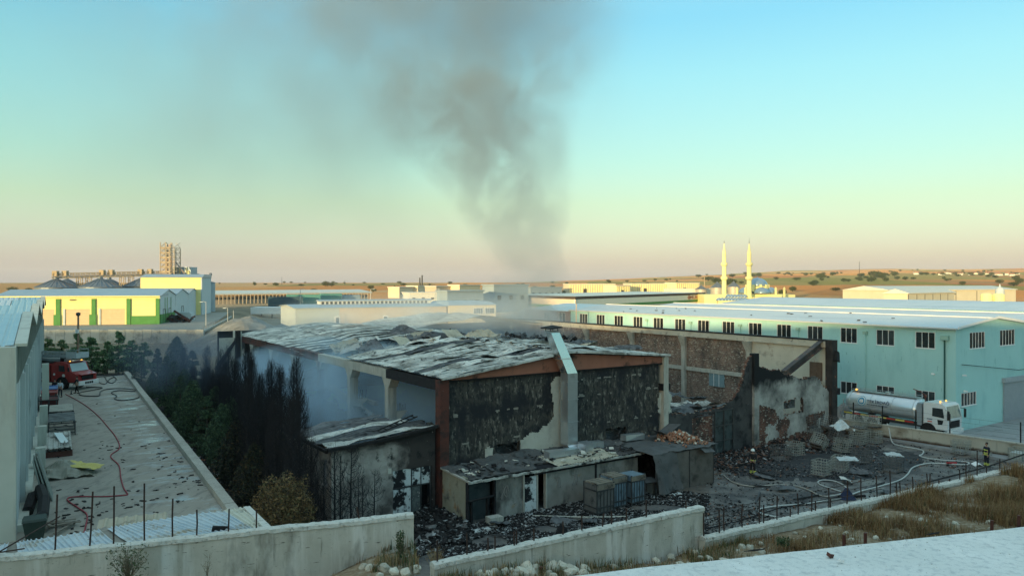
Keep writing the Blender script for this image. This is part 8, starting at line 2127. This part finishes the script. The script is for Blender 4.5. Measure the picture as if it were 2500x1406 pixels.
# a few far village houses on the right
hm = MB(); hm.box(-6,-4,0,6,4,5); hme = bpy.data.meshes.new('wall'); hme.from_pydata(hm.v,[],hm.f); hme.materials.append(m_wh)
rm = MB(); rm.prism([(-4.5,5.01),(4.5,5.01),(0,7.5)],-6.5,6.5,'yz'); rme = bpy.data.meshes.new('roof'); rme.from_pydata(rm.v,[],rm.f); rme.materials.append(mat('tile_roof', (.35,.16,.09)))
for i in range(34):
    px = rnd(2230,2500) if i%4 else rnd(2410,2500); Y = rnd(1900,2700); q = wr(px,Y)
    t = thing('village_house','small pale house of the far village on the right-hand fields','house',(q.x,q.y,Hf(q.x,q.y)-.5),rnd(0,3),'far village houses')
    link('wall', hme, t); link('roof', rme, t)

# ------------------------------------------------------------------ smoke
def volmat(name, build):
    k = NT(name); build(k); return k.m
ZP0 = -9.0; ZP1 = 62.0; YC = 112.0
def plume(k):
    tcn = k.n('ShaderNodeNewGeometry'); pos = tcn.outputs['Position']; sp = k.n('ShaderNodeSeparateXYZ'); k.l(pos, sp.inputs[0])
    hz = k.rng(sp.outputs['Z'], ZP0, ZP1, 0, 1)
    # turbulent displacement of x,y
    nt = k.n('ShaderNodeTexNoise'); nt.inputs['Scale'].default_value = .055; nt.inputs['Detail'].default_value = 3; k.l(pos, nt.inputs['Vector'])
    sc_ = k.n('ShaderNodeSeparateColor'); k.l(nt.outputs['Color'], sc_.inputs[0])
    amp = k.rng(hz, 0, 1, 5, 20)
    dx = k.math('MULTIPLY', k.math('SUBTRACT', sc_.outputs[0], .5), amp)
    # centre line and radius by height
    def curve(pts):
        c = k.n('ShaderNodeFloatCurve'); cv = c.mapping.curves[0]
        while len(cv.points) < len(pts): cv.points.new(.5,.5)
        for p, (a, b) in zip(cv.points, pts): p.location = (a, b)
        c.mapping.update(); k.l(hz, c.inputs['Value']); return c.outputs[0]
    # value*100-60 = x
    cx = k.rng(curve([(0,.63),(.13,.63),(.2,.622),(.29,.60),(.4,.56),(.5,.54),(.63,.54),(.75,.50),(1,.44)]), 0, 1, -60, 40)
    rad = k.rng(curve([(0,.07),(.13,.08),(.2,.09),(.29,.125),(.37,.17),(.46,.22),(.63,.36),(.8,.50),(1,.6)]), 0, 1, 0, 60)
    ex = k.math('DIVIDE', k.math('SUBTRACT', k.math('ADD', sp.outputs['X'], dx), cx), rad)
    ey = k.math('DIVIDE', k.math('SUBTRACT', sp.outputs['Y'], YC), k.math('MULTIPLY', rad, .8))
    d2 = k.math('ADD', k.math('MULTIPLY', ex, ex), k.math('MULTIPLY', ey, ey))
    core = k.rng(d2, .0, 1.5, 1, 0)
    core = k.math('POWER', core, 1.25)
    nb = k.n('ShaderNodeTexNoise'); nb.inputs['Scale'].default_value = .13; nb.inputs['Detail'].default_value = 5; nb.inputs['Roughness'].default_value = .65; nb.inputs['Distortion'].default_value = .8; k.l(pos, nb.inputs['Vector'])
    nn = k.rng(nb.outputs['Fac'], .40, .64, .03, 1.9)
    fall = curve([(0,1),(.13,1.0),(.2,.95),(.3,.50),(.46,.19),(.63,.048),(.8,.02),(1,.015)])
    den = k.math('MULTIPLY', k.math('MULTIPLY', core, nn), k.math('MULTIPLY', fall, PL_D))
    # wide thin veil to the left
    hv = k.rng(sp.outputs['Z'], 0, 46); xv = k.rng(sp.outputs['X'], 18, -14)
    xl = k.rng(sp.outputs['X'], -82, -30)
    nv = k.rng(k.noise(pos, .03, 4, .55), .42, .66)
    veil = k.math('MULTIPLY', k.math('MULTIPLY', k.math('MULTIPLY', hv, xv), k.math('MULTIPLY', xl, nv)), VEIL_D)
    den = k.math('ADD', den, veil)
    v = k.n('ShaderNodeVolumePrincipled'); v.inputs['Color'].default_value = (.40,.49,.56,1); v.inputs['Anisotropy'].default_value = .0
    k.l(den, v.inputs['Density']); k.l(v.outputs[0], k.out.inputs['Volume'])
PL_D = .68; VEIL_D = .07
mb = MB(); mb.hexa([(-60,98,ZP0),(16,98,ZP0),(16,128,ZP0),(-60,128,ZP0)],[(-98,88,ZP1),(34,88,ZP1),(34,140,ZP1),(-98,140,ZP1)])
tag(mb.build('smoke_plume', volmat('plume_smoke', plume)), 'tall grey-brown smoke plume rising behind the burnt factory', 'smoke', kind='stuff')
def lowsmoke(cx, cy, cz, rx, ry, rz_, dens, col, ns):
    def f(k):
        tcn = k.n('ShaderNodeTexCoord'); pos = tcn.outputs['Object']; mp = k.n('ShaderNodeMapping'); mp.inputs['Scale'].default_value = (1/rx,1/ry,1/rz_); k.l(pos, mp.inputs[0])
        ln = k.n('ShaderNodeVectorMath', operation='LENGTH'); k.l(mp.outputs[0], ln.inputs[0])
        e = k.rng(ln.outputs['Value'], .25, .98, 1, 0); nn = k.rng(k.noise(pos, ns, 3, .6), .36, .68, .05, 1.6)
        v = k.n('ShaderNodeVolumePrincipled'); v.inputs['Color'].default_value = (*col,1); k.l(k.math('MULTIPLY', k.math('MULTIPLY', e, nn), dens), v.inputs['Density']); k.l(v.outputs[0], k.out.inputs['Volume'])
    return f
def smokeball(name, label, c, rad, rot, dens, col, ns=.18):
    mb = MB(); n = 10; mb.lathe([(max(.02,math.cos(a)),math.sin(a)) for a in [(-math.pi/2+math.pi*q/n) for q in range(n+1)]],14)
    mb.v = [(x*rad[0],y*rad[1],z*rad[2]) for x,y,z in mb.v]
    o = mb.build(name, volmat(name+'_volume', lowsmoke(0,0,0,*rad,dens,col,ns)), loc=c, rot=(0,0,rot)); return tag(o, label, 'smoke', kind='stuff')
smokeball('blue_smoke','bluish white smoke drifting out between the columns of the left wall', f2w(4,24,4.6), (10,24,4.5), A_, .85, (.68,.86,1.0))
smokeball('dark_smoke','dark blue smoke hanging over the burnt hedge', Vector((-32,72,-7.2)), (6,15,3.8), A_, .09, (.20,.25,.34), .22)
smokeball('pale_smoke','thin pale smoke over the far roof of the burnt factory', f2w(22,44,8), (25,20,5.6), A_, .075, (.70,.80,.88))
# ------------------------------------------------------------------ haze
mb = MB(); mb.box(-6200,-500,-24,6200,12100,170)
k = NT('haze_volume'); v = k.n('ShaderNodeVolumePrincipled'); v.inputs['Color'].default_value = (.86,.88,.90,1); v.inputs['Density'].default_value = .00005; k.l(v.outputs[0], k.out.inputs['Volume'])
if HAZE: tag(mb.build('haze', k.m), 'thin pale evening haze over the plain', 'haze', kind='stuff')
